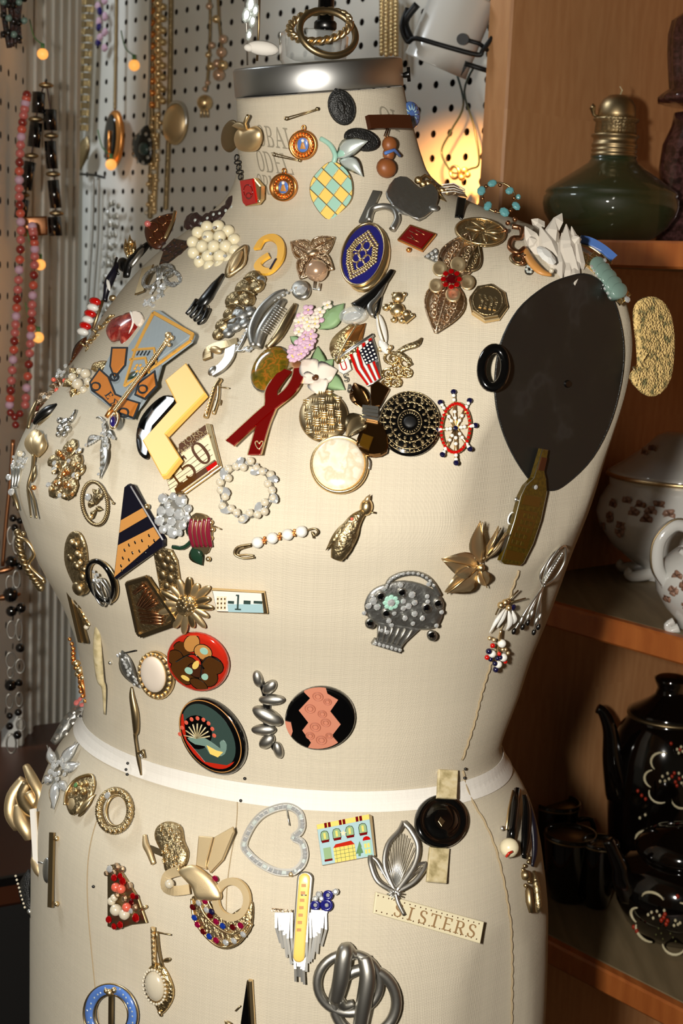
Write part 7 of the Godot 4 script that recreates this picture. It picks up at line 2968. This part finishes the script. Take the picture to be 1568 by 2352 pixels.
func fringe_brooch():
	b("fringe_brooch", "silver fringe brooch with a long cream capsule and blue rings", "brooch", 690, 2100)
	var cap := []
	for k in 9:
		var a := PI + PI * k / 8.0
		cap.append_array([700 + cos(a) * 18, 2018 + sin(a) * 16])
	for k in 9:
		var a := PI * k / 8.0
		cap.append_array([686 + cos(a) * 17, 2200 + sin(a) * 16])
	dome(cap, 4, 12, 3, 6, 0.7)
	part("capsule_frame", M.silver_s)
	var cin := []
	for k in 9:
		var a := PI + PI * k / 8.0
		cin.append_array([699 + cos(a) * 13, 2018 + sin(a) * 12])
	for k in 9:
		var a := PI * k / 8.0
		cin.append_array([686 + cos(a) * 13, 2199 + sin(a) * 12])
	dome(cin, 11, 18, 3, 2, 0.6)
	part("capsule", M.paleyellow)
	for k in 7:
		plate(rect(697 - k * 1.8, 2034 + k * 17, 10, 7, 0), 18, 19.4, 0.2)
		part("scale_mark", M.ochre)
	tube([691, 2056, 19, 704, 2056, 19], 1.6)
	part("clasp_bar", M.silver)
	for k in 20:
		var t := k / 19.0
		var x := lerpf(634, 748, t)
		var top := 2096.0
		var hgt := lerpf(70, 150, 1.0 - absf(t - 0.5) * 2.0) + 8 * sin(k * 2.7)
		if absf(x - 690) < 16:
			top = 2196.0
			hgt = 55 + 10 * sin(k * 1.3)
		strip([x, top, 9, x + 3 * sin(k), top + hgt * 0.5, 11, x - (t - 0.5) * 20, top + hgt, 7], 5.5, 4)
		part("fringe_rod", M.silver if k % 2 == 0 else M.silver_s)
	strip([624, 2089, 12, 672, 2093, 12], 6, 5)
	part("bar", M.rosegold)
	strip([714, 2092, 10, 752, 2094, 10], 6, 5)
	part("bar", M.silver)
	for q in [[753, 2056, 11], [750, 2079, 14], [724, 2079, 11]]:
		lathe(q[0], q[1], [q[2], 6, q[2] + 1, 11, q[2] - 2, 14, q[2] * 0.5, 13, q[2] * 0.4, 10, 1, 10], 18)
		part("blue_ring", M.cobalt)
		put("ring_stone", "cut", M.crystal, q[0], q[1], 14, 5)
	for q in [[770, 2048, 8], [732, 2054, 8], [724, 2064, 7], [738, 2064, 6]]:
		gem(q[0], q[1], 12, q[2])

func hip_right():
	b("record_disc_brooch", "glossy black disc brooch over a mother of pearl bar", "brooch", 1014, 1890)
	plate(rect(1029, 1800, 45, 66, 3), 34, 42, 2)
	part("pearl_bar", M.bone)
	plate(rect(1007, 1986, 46, 80, 5), 2, 9, 2)
	part("pearl_bar", M.bone)
	lathe(1014, 1886, [60, 2, 62, 8, 60, 16, 50, 19, 46, 15, 38, 15, 36, 18, 20, 20, 3, 20], 44, 0.98)
	part("disc", M.black)
	plate([1012, 1876, 1022, 1886, 1014, 1898, 1006, 1886], 19, 21, 0.5)
	part("gold_speck", M.gold_dk)

	b("wire_leaf_brooch", "silver leaf brooch strung with fine wires", "brooch", 912, 1980)
	for q in [[[908, 2048, 8, 884, 1990, 14, 890, 1940, 16, 916, 1908, 14, 926, 1888, 8], 6], [[910, 2048, 8, 950, 1990, 14, 960, 1944, 16, 944, 1908, 14, 926, 1888, 8], 7], [[906, 2048, 8, 868, 2024, 12, 852, 1986, 12, 851, 1966, 8], 7], [[906, 2046, 8, 884, 2010, 12, 866, 1978, 12, 851, 1966, 8], 4], [[912, 2048, 8, 950, 2026, 12, 974, 1996, 12, 979, 1982, 8], 6], [[912, 2046, 8, 936, 2004, 12, 958, 1986, 12, 979, 1982, 8], 4]]:
		tube(sp(q[0], 3, 5), q[1], false, 8, 0.6)
		part("leaf_rim", M.silver_s)
	for k in 12:
		var t := k / 11.0
		tube([908, 2046, 9, lerpf(886, 958, t), lerpf(1960, 1960, t) - 46 * sin(PI * t), 14], 1.1, false, 5)
		part("wire_vein", M.silver)
	for k in 5:
		tube([906, 2046, 9, 856 + k * 7, 1976 + k * 7, 11], 1.1, false, 5)
		part("wire_vein", M.silver)
		tube([911, 2046, 9, 974 - k * 7, 1988 + k * 2, 11], 1.1, false, 5)
		part("wire_vein", M.silver)
	for k in 12:
		var a := TAU * k / 12.0
		tube([908, 2052, 14, 908 + cos(a) * 20, 2054 + sin(a) * 14, 12], 1.8, false, 5)
		part("burst_wire", M.silver)
	tuber(sp([908, 2052, 12, 5, 914, 2074, 12, 5, 928, 2102, 9, 4], 4, 4))
	part("stem", M.silver_s)

	b("word_bar_brooch", "cream plastic bar brooch with the cut out word SISTERS drawn in shade brown", "brooch", 985, 2108)
	plate([864, 2049, 1112, 2118, 1103, 2168, 858, 2098], 2, 10, 1.5)
	part("bar", M.ivory)
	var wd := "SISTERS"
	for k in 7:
		txt("letter", wd[k], M.cutout_shade, 915 + k * 28.0, 2092 + k * 7.8, 10.4, 42, 15.8, 0.95, "Droid Serif", 1.0)  # solid letters stand for openings, their shade painted as brown
	for k in 20:
		for v in [[868, 2057, 12.2, 3.4], [864, 2092, 12.1, 3.42]]:
			put("punched_dot", "bead", M.umber, v[0] + k * v[2], v[1] + k * v[3], 10, 1.7, 1.7, 0.6)

	b("black_pearl_drop", "black enamel stick earring ending in a cream pearl", "earring", 1178, 1880, 0.6)
	tuber([1188, 1814, 12, 9, 1182, 1850, 14, 11, 1176, 1900, 14, 11, 1172, 1926, 12, 10])
	part("black_stick", M.black)
	tube([1178, 1816, 8, 1168, 1860, 8, 1162, 1905, 8], 3)
	part("gold_side", M.gold)
	put("silver_knob", "bead", M.silver, 1153, 1903, 8, 6)
	pearl(1169, 1947, 18, 22, M.ivory)
	tube(sp([1162, 1968, 24, 1168, 1960, 33, 1176, 1956, 34], 3, 3), 3)
	part("red_mark", M.lacquerred)

	b("black_plume_brooch", "black enamel plume brooch with a silver bullet drop at the hip", "brooch", 1212, 1930, 0.7)
	tuber(sp([1204, 1826, 10, 7, 1210, 1860, 14, 12, 1208, 1920, 14, 14, 1202, 1972, 10, 8], 4, 4), false, 10, 0.6)
	part("plume", M.black)
	tuber(sp([1212, 1840, 8, 5, 1224, 1890, 10, 9, 1228, 1950, 10, 8, 1222, 1990, 8, 4], 4, 4), false, 10, 0.6)
	part("plume", M.navyblack)
	for k in 9:
		put("chain_bead", "bead", M.gold_dk, 1208 + 8 * sin(k * 1.2), 1962 + k * 9, 12, 5)
	put("ball", "bead", M.gold_dk, 1206, 2010, 14, 12)
	tuber([1212, 2034, 12, 3, 1214, 2046, 12, 9, 1216, 2070, 12, 10, 1220, 2096, 10, 6])
	part("bullet_drop", M.gold_dk)
	tuber([1226, 2000, 8, 4, 1232, 2040, 10, 10, 1236, 2080, 10, 9, 1234, 2096, 8, 4])
	part("bullet_drop", M.gold_d)

	b("love_knot_brooch", "large brushed silver love knot brooch low on the hip", "brooch", 815, 2270)
	tuber(ring4(800, 2258, 72, 68, 0, 12, 11, 36), true, 12)
	part("ring", M.pewter_s)
	tuber(ring4(838, 2302, 72, 76, 0, 10, 13, 36), true, 12)
	part("ring", M.pewter_s)
	tuber(sp([770, 2300, 20, 16, 782, 2250, 30, 19, 790, 2196, 30, 19, 796, 2180, 20, 17, 812, 2196, 14, 12], 4, 4), false, 12)
	part("knot_strand", M.pewter_s)
	tuber(sp([836, 2198, 18, 16, 844, 2240, 30, 19, 836, 2300, 30, 19, 824, 2372, 20, 17], 4, 4), false, 12)
	part("knot_strand", M.pewter_s)
	tuber(sp([776, 2296, 20, 15, 790, 2310, 16, 12, 812, 2304, 12, 10], 4, 3), false, 12)
	part("knot_strand", M.pewter_s)

# ---------- jewellery hung on the boards behind ----------
func hang(nm: String, label: String, cat: String, x: float, y: float, off := 0.014, group := "") -> Node3D:
	return thing(nm, label, cat, on_plane(x, y, peg_o + wall_n * off, wall_n), wall_n, group)

func hang_left(nm: String, label: String, cat: String, x: float, y: float, depth := 1.56) -> Node3D:
	return thing(nm, label, cat, at(x, y, depth), Vector3(0.25, 0, 0.97).normalized())

func links(f: Array, n: int, r: float, m: Material, nm := "link"):
	# a chain of flat links along a path
	var c := sp(f, 2, 8)
	var cnt := c.size() / 2
	for k in n:
		var u := float(k) / maxf(n - 1, 1) * (cnt - 1)
		var i := mini(int(u), cnt - 2)
		var t := u - i
		put(nm, "bead", m, lerpf(c[2 * i], c[2 * i + 2], t), lerpf(c[2 * i + 1], c[2 * i + 3], t), 6, r, r, r)

func chain(f: Array, r: float, turns: float, m: Material, nm := "chain"):
	rope(rise(sp(f, 2, 4), 5.0), r, turns)
	part(nm, m)

func peg(x: float, y: float):
	tube([x, y, -40, x, y, 22], 3.2, false, 6)
	part("peg_hook", M.gunmetal)

func wall_hangings():
	hang_left("black_bead_tangle", "tangled bunch of black and teal bead necklaces", "necklace", 30, 40, 1.40)
	for k in 5:
		tube(sp([4 + k * 12, -30, 6 + k * 3, 10 + k * 10 + 8 * sin(k), 40, 12, 22 + k * 6, 104 + 6 * cos(k), 8], 3, 5), 7 - k * 0.5)
		part("black_strand", M.rubble)
	for k in 14:
		put("bead", "bead", M.jet if k % 3 else M.teal, 8 + (k % 5) * 12, 4 + (k / 5) * 40 + 9 * sin(k), 20, 8)
	peg(34, -36)

	hang_left("pink_bead_necklace", "long necklace of mottled pink and red round beads", "necklace", 50, 600, 1.47)
	var pl := sp([62, 218, 50, 300, 44, 420, 48, 540, 40, 680, 32, 800, 22, 930], 2, 8)
	var pr := sp([74, 520, 80, 580, 74, 700, 69, 800, 58, 930], 2, 8)
	tube(rise(pl, 4), 2, false, 5)
	tube(rise(pr, 4), 2, false, 5)
	part("string", M.brown)
	var pm := [M.pink, M.coral, M.pink, M.lilac, M.heart]
	for s in [[pl, 38], [pr, 23]]:
		var cnt: int = s[0].size() / 2
		for k in s[1]:
			var u: float = float(k) / (s[1] - 1) * (cnt - 1)
			var i := mini(int(u), cnt - 2)
			put("bead", "bead", pm[(k * 7 + cnt) % 5], lerpf(s[0][2 * i], s[0][2 * i + 2], u - i), lerpf(s[0][2 * i + 1], s[0][2 * i + 3], u - i), 6, 10.5)
	for q in [[24, 948], [34, 958], [46, 950], [36, 976]]:
		put("bead", "bead", M.heart, q[0], q[1], 6, 9)

	hang_left("black_tube_necklace", "necklace of black tube beads with gold discs and rust block", "necklace", 95, 380, 1.52)
	tube(rise(sp([105, 185, 88, 240, 78, 320, 62, 420, 54, 500, 80, 520], 2, 5), 4), 2, false, 5)
	tube(rise(sp([105, 185, 118, 270, 120, 360, 128, 450, 126, 530], 2, 5), 4), 2, false, 5)
	part("string", M.brown)
	for q in [[88, 236, 15, 24, 2], [80, 310, 15, 28, 6], [64, 404, 14, 32, 10], [50, 480, 15, 22, 10], [115, 276, 16, 24, -2], [117, 356, 14, 32, -4], [125, 446, 14, 32, -6], [126, 520, 16, 22, -4]]:
		tube([q[0] + q[3] * sin(deg_to_rad(q[4])), q[1] - q[3], 8, q[0] - q[3] * sin(deg_to_rad(q[4])), q[1] + q[3], 8], q[2], false, 10)
		part("tube_bead", M.jet)
	for q in [[82, 274], [72, 358], [52, 448], [118, 312], [122, 400], [130, 490], [106, 196]]:
		put("gold_disc", "bead", M.gold_dk, q[0], q[1], 8, 17, 7, 10)
	dome([52, 498, 108, 496, 110, 540, 54, 544], 2, 26, 3, 16, 0.8)
	part("rust_block", M.copper)
	peg(106, 184)

	hang("gold_panel_necklace", "flat gold panel link necklace ending in a leaf pendant", "necklace", 198, 150)
	for k in 20:
		for j in 2:
			plate(rect(192 + j * 15 - k * 0.8, -30 + k * 17, 13, 14, 4), 4, 9, 1)
			part("panel_link", M.gold_h if (k + j) % 2 == 0 else M.gold_dk)
	leaf(196, 312, 180, 392, 30, 4, 10, 0, 4)
	part("leaf_pendant", M.gold_d)

	hang("purple_bead_necklace", "short strand of purple glass beads beside gold panel links", "necklace", 232, 50)
	for k in 11:
		put("bead", "cut", M.violet if k % 3 == 0 else M.lilac, 232 + 9 * sin(k * 2.0), -10 + k * 12, 8, 11, 9, 9, k * 20)

	hang("oval_pendant_necklace", "thin chain necklace with black and gold oval pendant", "necklace", 260, 250)
	chain([268, -30, 266, 120, 264, 250], 4, 60, M.gold_dk)
	dome(ell(258, 318, 20, 66, 3, 28), 2, 14, 3, 6, 0.6)
	part("gold_case", M.orange)
	dome(ell(253, 318, 15, 58, 3, 28), 8, 18, 3, 3, 0.5)
	part("black_panel", M.black)
	tube([252, 300, 20, 249, 362, 20], 4)
	part("gold_bar", M.orange)

	hang("silver_mesh_necklace", "grey silver mesh chain hanging on a wire hook", "necklace", 240, 550)
	chain([214, 410, 212, 520, 204, 640, 196, 800], 4, 60, M.silver_s)
	chain([226, 410, 224, 540, 214, 680, 206, 820], 4, 60, M.silver_s)
	for k in 44:
		put("mesh_bead", "cut", M.silver_h if k % 4 else M.crystal, 246 + (k % 4) * 9 + rng.randf_range(-3, 3) - 0.4 * k, 470 + (k / 4) * 24 + rng.randf_range(-6, 6), 8, 7, 9, 5, k * 23)
	tube(sp([150, 382, 6, 176, 398, 10, 214, 402, 14, 240, 408, 12], 3, 4), 3)
	part("wire_hook", M.gunmetal)

	hang("gold_bead_necklace", "thick bunch of gold bead chains with a domed gold pendant", "necklace", 375, 220)
	chain([352, -30, 350, 150, 348, 320, 344, 500], 6, 60, M.gold_dk)
	chain([392, -30, 390, 160, 386, 330, 380, 480], 5, 60, M.gold_d)
	chain([366, -30, 362, 150, 360, 330, 352, 490], 6, 60, M.gold)
	for k in 30:
		put("gold_bead", "bead", [M.gold, M.gold_h, M.orange][k % 3], 362 + 14 * sin(k * 2.1), -20 + k * 9, 14, 9 - (k % 3))
	for k in 26:
		put("gold_bead", "bead", M.gold if k % 5 else M.pearl, 360 + 9 * sin(k * 2.7) - k * 0.6, 254 + k * 9.4, 12, 6)
	dome(ell(398, 285, 26, 48, 6, 24), 4, 26)
	part("domed_pendant", M.gold_s)
	tube(rise(ell(402, 280, 25, 46, 6, 24), 6), 4, true, 6)
	part("pendant_rim", M.silver)

	hang("blue_teardrop_pendant", "dark blue silver teardrop pendant on a fine chain", "necklace", 324, 335, 0.04)
	dome(sp([336, 286, 346, 330, 342, 372, 322, 378, 304, 356, 302, 320, 318, 302], 2, 3, true), 2, 14)
	part("pendant", M.gunmetal)
	dome(ell(328, 342, 10, 16), 10, 20)
	part("blue_stone", M.slate)
	chain([336, 288, 342, 200, 344, 80, 346, -30], 2.5, 60, M.silver_s)
	for k in 10:
		var e := ell(326, 340, 19, 34, 6, 10)
		put("marcasite", "cut", M.silver_h, e[2 * k], e[2 * k + 1], 10, 5)

	hang("gold_dangle_necklace", "gold bead necklace with dangling round drops", "necklace", 490, 80)
	chain([480, -30, 482, 60, 478, 160, 472, 210], 3, 40, M.gold_d)
	chain([500, -30, 502, 40, 508, 120, 500, 180], 3, 40, M.gold_dk)
	for q in [[480, 14, 8], [496, 44, 9], [486, 104, 8], [478, 126, 7], [512, 90, 10], [508, 120, 12], [498, 146, 10], [484, 152, 9], [512, 150, 11], [502, 172, 14], [476, 190, 6], [470, 204, 6]]:
		put("gold_bead", "bead", M.gold if q[2] % 2 else M.pearlgold, q[0], q[1], 10, q[2])
	put("ball_drop", "bead", M.gold, 470, 236, 12, 18)
	for k in 3:
		tube([462 + k * 7, 250, 10, 461 + k * 8, 270, 8], 2.4, false, 5)
		part("tassel", M.gold)

	hang("braided_gold_chain", "wide braided gold chain hanging beside the clamp lamp", "necklace", 893, 50)
	for k in 18:
		for j in 4:
			put("braid_link", "bead", M.gold_h, 876 + j * 11, -24 + k * 8.6 + (j % 2) * 4, 8, 6.4, 7.5, 5, 30 - 60 * (j % 2))
	peg(893, -34)

	hang_left("link_bead_necklace", "long silver link necklace with black and orange beads", "necklace", 30, 1400, 1.44)
	tube(rise(sp([30, 1010, 24, 1100, 14, 1200, 6, 1300], 2, 5), 4), 5, false, 6)
	part("orange_tube", M.copper)
	for q in [[10, 1310, 24, 7], [18, 1370, 30, 8]]:
		elli(q[0] - q[2], q[1] + 6, q[0] + q[2], q[1] - 6, 10, q[3] * 2.0, q[3])
		part("orange_bead", M.copper)
	for q in [[30, 1190, 9], [46, 1196, 8], [34, 1212, 9], [26, 1290, 14], [46, 1300, 10], [24, 1366, 18], [26, 1404, 13], [48, 1396, 12], [46, 1488, 11], [24, 1574, 14], [44, 1568, 9], [22, 1644, 8], [42, 1636, 9], [40, 1688, 10], [22, 1668, 9]]:
		put("black_bead", "bead", M.jet, q[0], q[1], 8, q[2])
	for q in [[26, 1446, 10, 20], [46, 1530, 10, 16], [24, 1516, 10, 18], [22, 1610, 8, 16], [44, 1606, 8, 16], [26, 1708, 11, 22], [38, 1330, 8, 20], [22, 1340, 8, 18], [38, 1250, 8, 22], [50, 1250, 6, 18], [44, 1446, 7, 24], [48, 1664, 10, 14], [24, 1230, 7, 20], [24, 1545, 7, 12]]:
		tube(rise(ell(q[0], q[1], q[2], q[3], 0, 14), 6), 2.4, true, 6)
		part("silver_link", M.silver_s)

	hang("cord_necklace", "grey cord necklace with gold ring charm below the clamp lamp", "necklace", 1045, 340, 0.02)
	tube(sp([1046, 160, 8, 1064, 240, 8, 1036, 300, 8, 1014, 345, 8, 1026, 380, 10, 1044, 398, 10, 1080, 388, 10, 1100, 372, 8, 1088, 290, 8, 1066, 210, 8, 1090, 150, 8], 3, 5), 2.6, false, 6)
	part("cord", M.slate)
	tube(rise(ell(1044, 396, 10, 14, 0, 16), 14), 4, true, 6)
	part("gold_ring", M.gold)
	for q in [[1066, 392, 9], [1060, 408, 8], [1074, 402, 7]]:
		put("charm", "bead", M.gold_s, q[0], q[1], 12, q[2])

	# fairy lights
	var warm := mt(Color(1, 0.8, 0.5), 0.4)
	warm.emission_enabled = true
	warm.emission = Color(1.0, 0.66, 0.30)
	warm.emission_energy_multiplier = 0.75
	var pts := [[98, 124, 1.5], [308, 150, 0.0], [255, 378, 0.0], [92, 608, 1.5], [88, 775, 1.5], [330, 140, 0.0]]
	var labels := ["glowing fairy light bulb above the black tube necklace", "glowing fairy light bulb on the perforated board beside gold chain bunch", "glowing fairy light bulb at the tip of the oval pendant", "glowing fairy light bulb beside the pink beads, upper of two", "glowing fairy light bulb beside the pink beads, lower of two"]
	for k in 5:
		var q: Array = pts[k]
		var o: Vector3 = at(q[0], q[1], q[2]) if q[2] > 0.0 else on_plane(q[0], q[1], peg_o + wall_n * 0.03, wall_n)
		thing("fairy_light", labels[k], "fairy light", o, (CAM - o).normalized(), "string of fairy lights")
		put("bulb", "bead", warm, q[0], q[1], 0, 13)
		tube([q[0], q[1] - 12, 0, q[0], q[1] - 24, -2], 5, false, 8)
		part("socket", M.green)
		tube(sp([q[0], q[1] - 22, -2, q[0] - 20, q[1] - 40, -10, q[0] - 30, q[1] - 80, -16], 3, 4), 1.6, false, 5)
		part("wire", M.green)
		var om := OmniLight3D.new()
		om.name = "bulb_light"
		om.light_energy = 0.0002
		om.light_color = Color(1.0, 0.7, 0.4)
		om.light_size = 0.005
		om.omni_range = 4.0
		om.shadow_enabled = true
		N.add_child(om)
	clamp_lamp()
	trunk()

func clamp_lamp():
	var o := at(1030, 100, 1.34)
	N = thing("clamp_lamp", "white cylindrical clamp lamp with black bracket on the bookcase", "lamp", o, (CAM - o).normalized())
	var wh := mt(Color(0.88, 0.87, 0.84), 0.28, 0.0, 0.5)
	var a := P(1072, -20, 0)
	var c := P(1000, 152, 0)
	var ax := (c - a).normalized()
	var s1 := ax.cross(Vector3(0, 0, 1)).normalized()
	# the can leans away so that its mouth faces the wall below
	var s2 := ax.cross(s1)
	var rs := []
	var L := (c - a).length()
	for k in [[0.0, 0.3], [0.0, 66.0], [0.04, 74.0], [0.98, 76.0], [1.0, 78.0], [1.0, 72.0], [0.9, 70.0], [0.2, 66.0], [0.18, 8.0]]:
		var q := PackedVector3Array()
		for i in 32:
			var an := TAU * i / 32.0
			q.append(a + ax * L * k[0] + (s1 * cos(an) + s2 * sin(an)) * k[1] * sc)
		rs.append(q)
	solid(loft(rs))
	part("shade", wh)
	tube(sp([935, 20, 30, 922, 60, 50, 936, 96, 60, 955, 88, 70, 1020, 106, 90, 1096, 126, 88, 1108, 116, 84, 1130, 86, 70], 3, 4), 5.5)
	part("bracket", M.blackmatte)
	tube(sp([958, 10, 40, 930, 50, 40, 944, 92, 60], 3, 4), 9)
	part("clamp_arm", M.blackmatte)
	cyl(1062, 90, 60, 92, 14)
	part("knob", M.blackmatte)
	tube([1072, 92, 84, 1100, 100, 80, 1120, 116, 70], 5)
	part("knob_arm", M.blackmatte)
	strip([1052, 170, 40, 1070, 140, 44], 16, 10)
	part("lower_clamp", M.blackmatte)
	tube([1068, 146, 46, 1130, 166, 40], 6)
	part("lower_arm", M.blackmatte)
	var bm := mt(Color(1, 0.85, 0.6), 0.5)
	bm.emission_enabled = true
	bm.emission = Color(1, 0.7, 0.38)
	bm.emission_energy_multiplier = 3.0
	var lp := P(1018, 110, 0)
	var bulb := put("bulb", "bead", bm, 1018, 110, 0, 34)
	var sl := SpotLight3D.new()
	sl.name = "clamp_lamp_light"
	sl.light_energy = 0.32
	sl.light_color = Color(1.0, 0.66, 0.34)
	sl.spot_angle = 30.0
	sl.spot_range = 5.0
	sl.light_size = 0.012
	sl.shadow_enabled = true
	N.add_child(sl)
	var wo := FO + FB * lp
	var aim: Vector3 = on_plane(1045, 420, peg_o, wall_n)
	sl.global_transform = Transform3D(Basis.looking_at((aim - wo).normalized(), Vector3.UP), wo)

func trunk():
	# dark chest standing under the side board
	var o := at(20, 1950, 1.5)
	N = Node3D.new()
	N.name = numbered("dark_chest")
	add_child(N)
	tag(N, "dark brown wooden chest with metal edged lid beside the dress form", "chest")
	o.y = 0.0
	N.transform = Transform3D(Basis(Vector3.UP, 0.5), o)
	var top: float = at(20, 1934, 1.45).y
	mb()
	box3(Vector3(-0.3, 0, -0.3), Vector3(0.62, 0, 0), Vector3(0, top - 0.03, 0), Vector3(0, 0, 0.42), 0.004)
	part("body", M.dark)
	box3(Vector3(-0.31, top - 0.03, -0.31), Vector3(0.64, 0, 0), Vector3(0, 0.03, 0), Vector3(0, 0, 0.44), 0.004)
	part("lid", M.brown)
	box3(Vector3(-0.31, top - 0.006, 0.128), Vector3(0.64, 0, 0), Vector3(0, 0.008, 0), Vector3(0, 0, 0.006))
	part("metal_edge", M.gunmetal)

# ---------- glass and bangles on top of the neck cap ----------
func neck_display():
	var base := at(718, 142, 0.885)
	var nn := (CAM - base)
	nn.y = 0.0
	nn = nn.normalized()
	thing("glass_votive", "thick clear glass votive holder standing on the neck cap", "holder", base, nn)
	var keep := FB
	N.transform = Transform3D(Basis.IDENTITY, base)
	sc = 0.885 / FOC
	mb()
	lat([20, -14, 66, -14, 76, 0, 78, 30, 80, 58, 74, 62, 66, 58, 62, 10, 50, 4, 10, 4], 12)
	part("glass_wall", M.clear)
	stand("black_post", "slim black display post rising behind the gold bangles", "post", 744, 132, 0.90)
	lat([22, -6, 24, 4, 20, 10, 18, 150, 18, 240, 10, 242], 20)
	part("post", M.black)
	lat([23, 60, 26, 64, 26, 76, 23, 80], 20)
	part("collar", M.gunmetal)
	# bangles leaning on the votive
	var bo := at(742, 70, 0.86)
	thing("twisted_bangle", "twisted gold bangle resting on the glass votive", "bangle", bo, Vector3(-0.1, 0.75, 0.66).normalized())
	rope(rise(ell(734, 60, 70, 34, -8, 40), 0), 9, 12, 2, true)
	part("band", M.gold)
	thing("plain_bangle", "smooth dark gold bangle leaning over the neck cap", "bangle", bo + Vector3(0.006, 0.0, 0.0), Vector3(0.35, 0.45, 0.82).normalized())
	tube(rise(ell(752, 76, 66, 50, 20, 40), 0), 8, true, 8)
	part("band", M.gold_dk)
	# white clip and clear strip behind
	var co := at(598, 114, 0.90)
	thing("white_clip", "small white plastic clip at the rear of the neck cap", "clip", co, (CAM - co).normalized())
	elli(566, 106, 640, 116, 10, 34, 14)
	part("clip_body", M.whitematte)
	elli(560, 108, 584, 112, 14, 18, 8)
	part("clip_nose", M.whitematte)
	var so := at(572, 60, 0.95)
	thing("clear_earring_strip", "clear glass drop earrings hanging behind the white clip", "earring", so, (CAM - so).normalized())
	for q in [[576, 10, 12], [566, 34, 11], [580, 48, 9], [572, 80, 8], [586, 24, 9]]:
		put("glass_drop", "cut", M.foil, q[0], q[1], 6, q[2], q[2] * 1.8, 6, 10)
	tube([562, -30, 4, 566, 60, 4, 568, 150, 4], 2.4)
	part("strip", M.silver_s)
	tube([596, -30, 4, 594, 60, 4, 590, 140, 4], 3)
	part("strip", M.gold_dk)
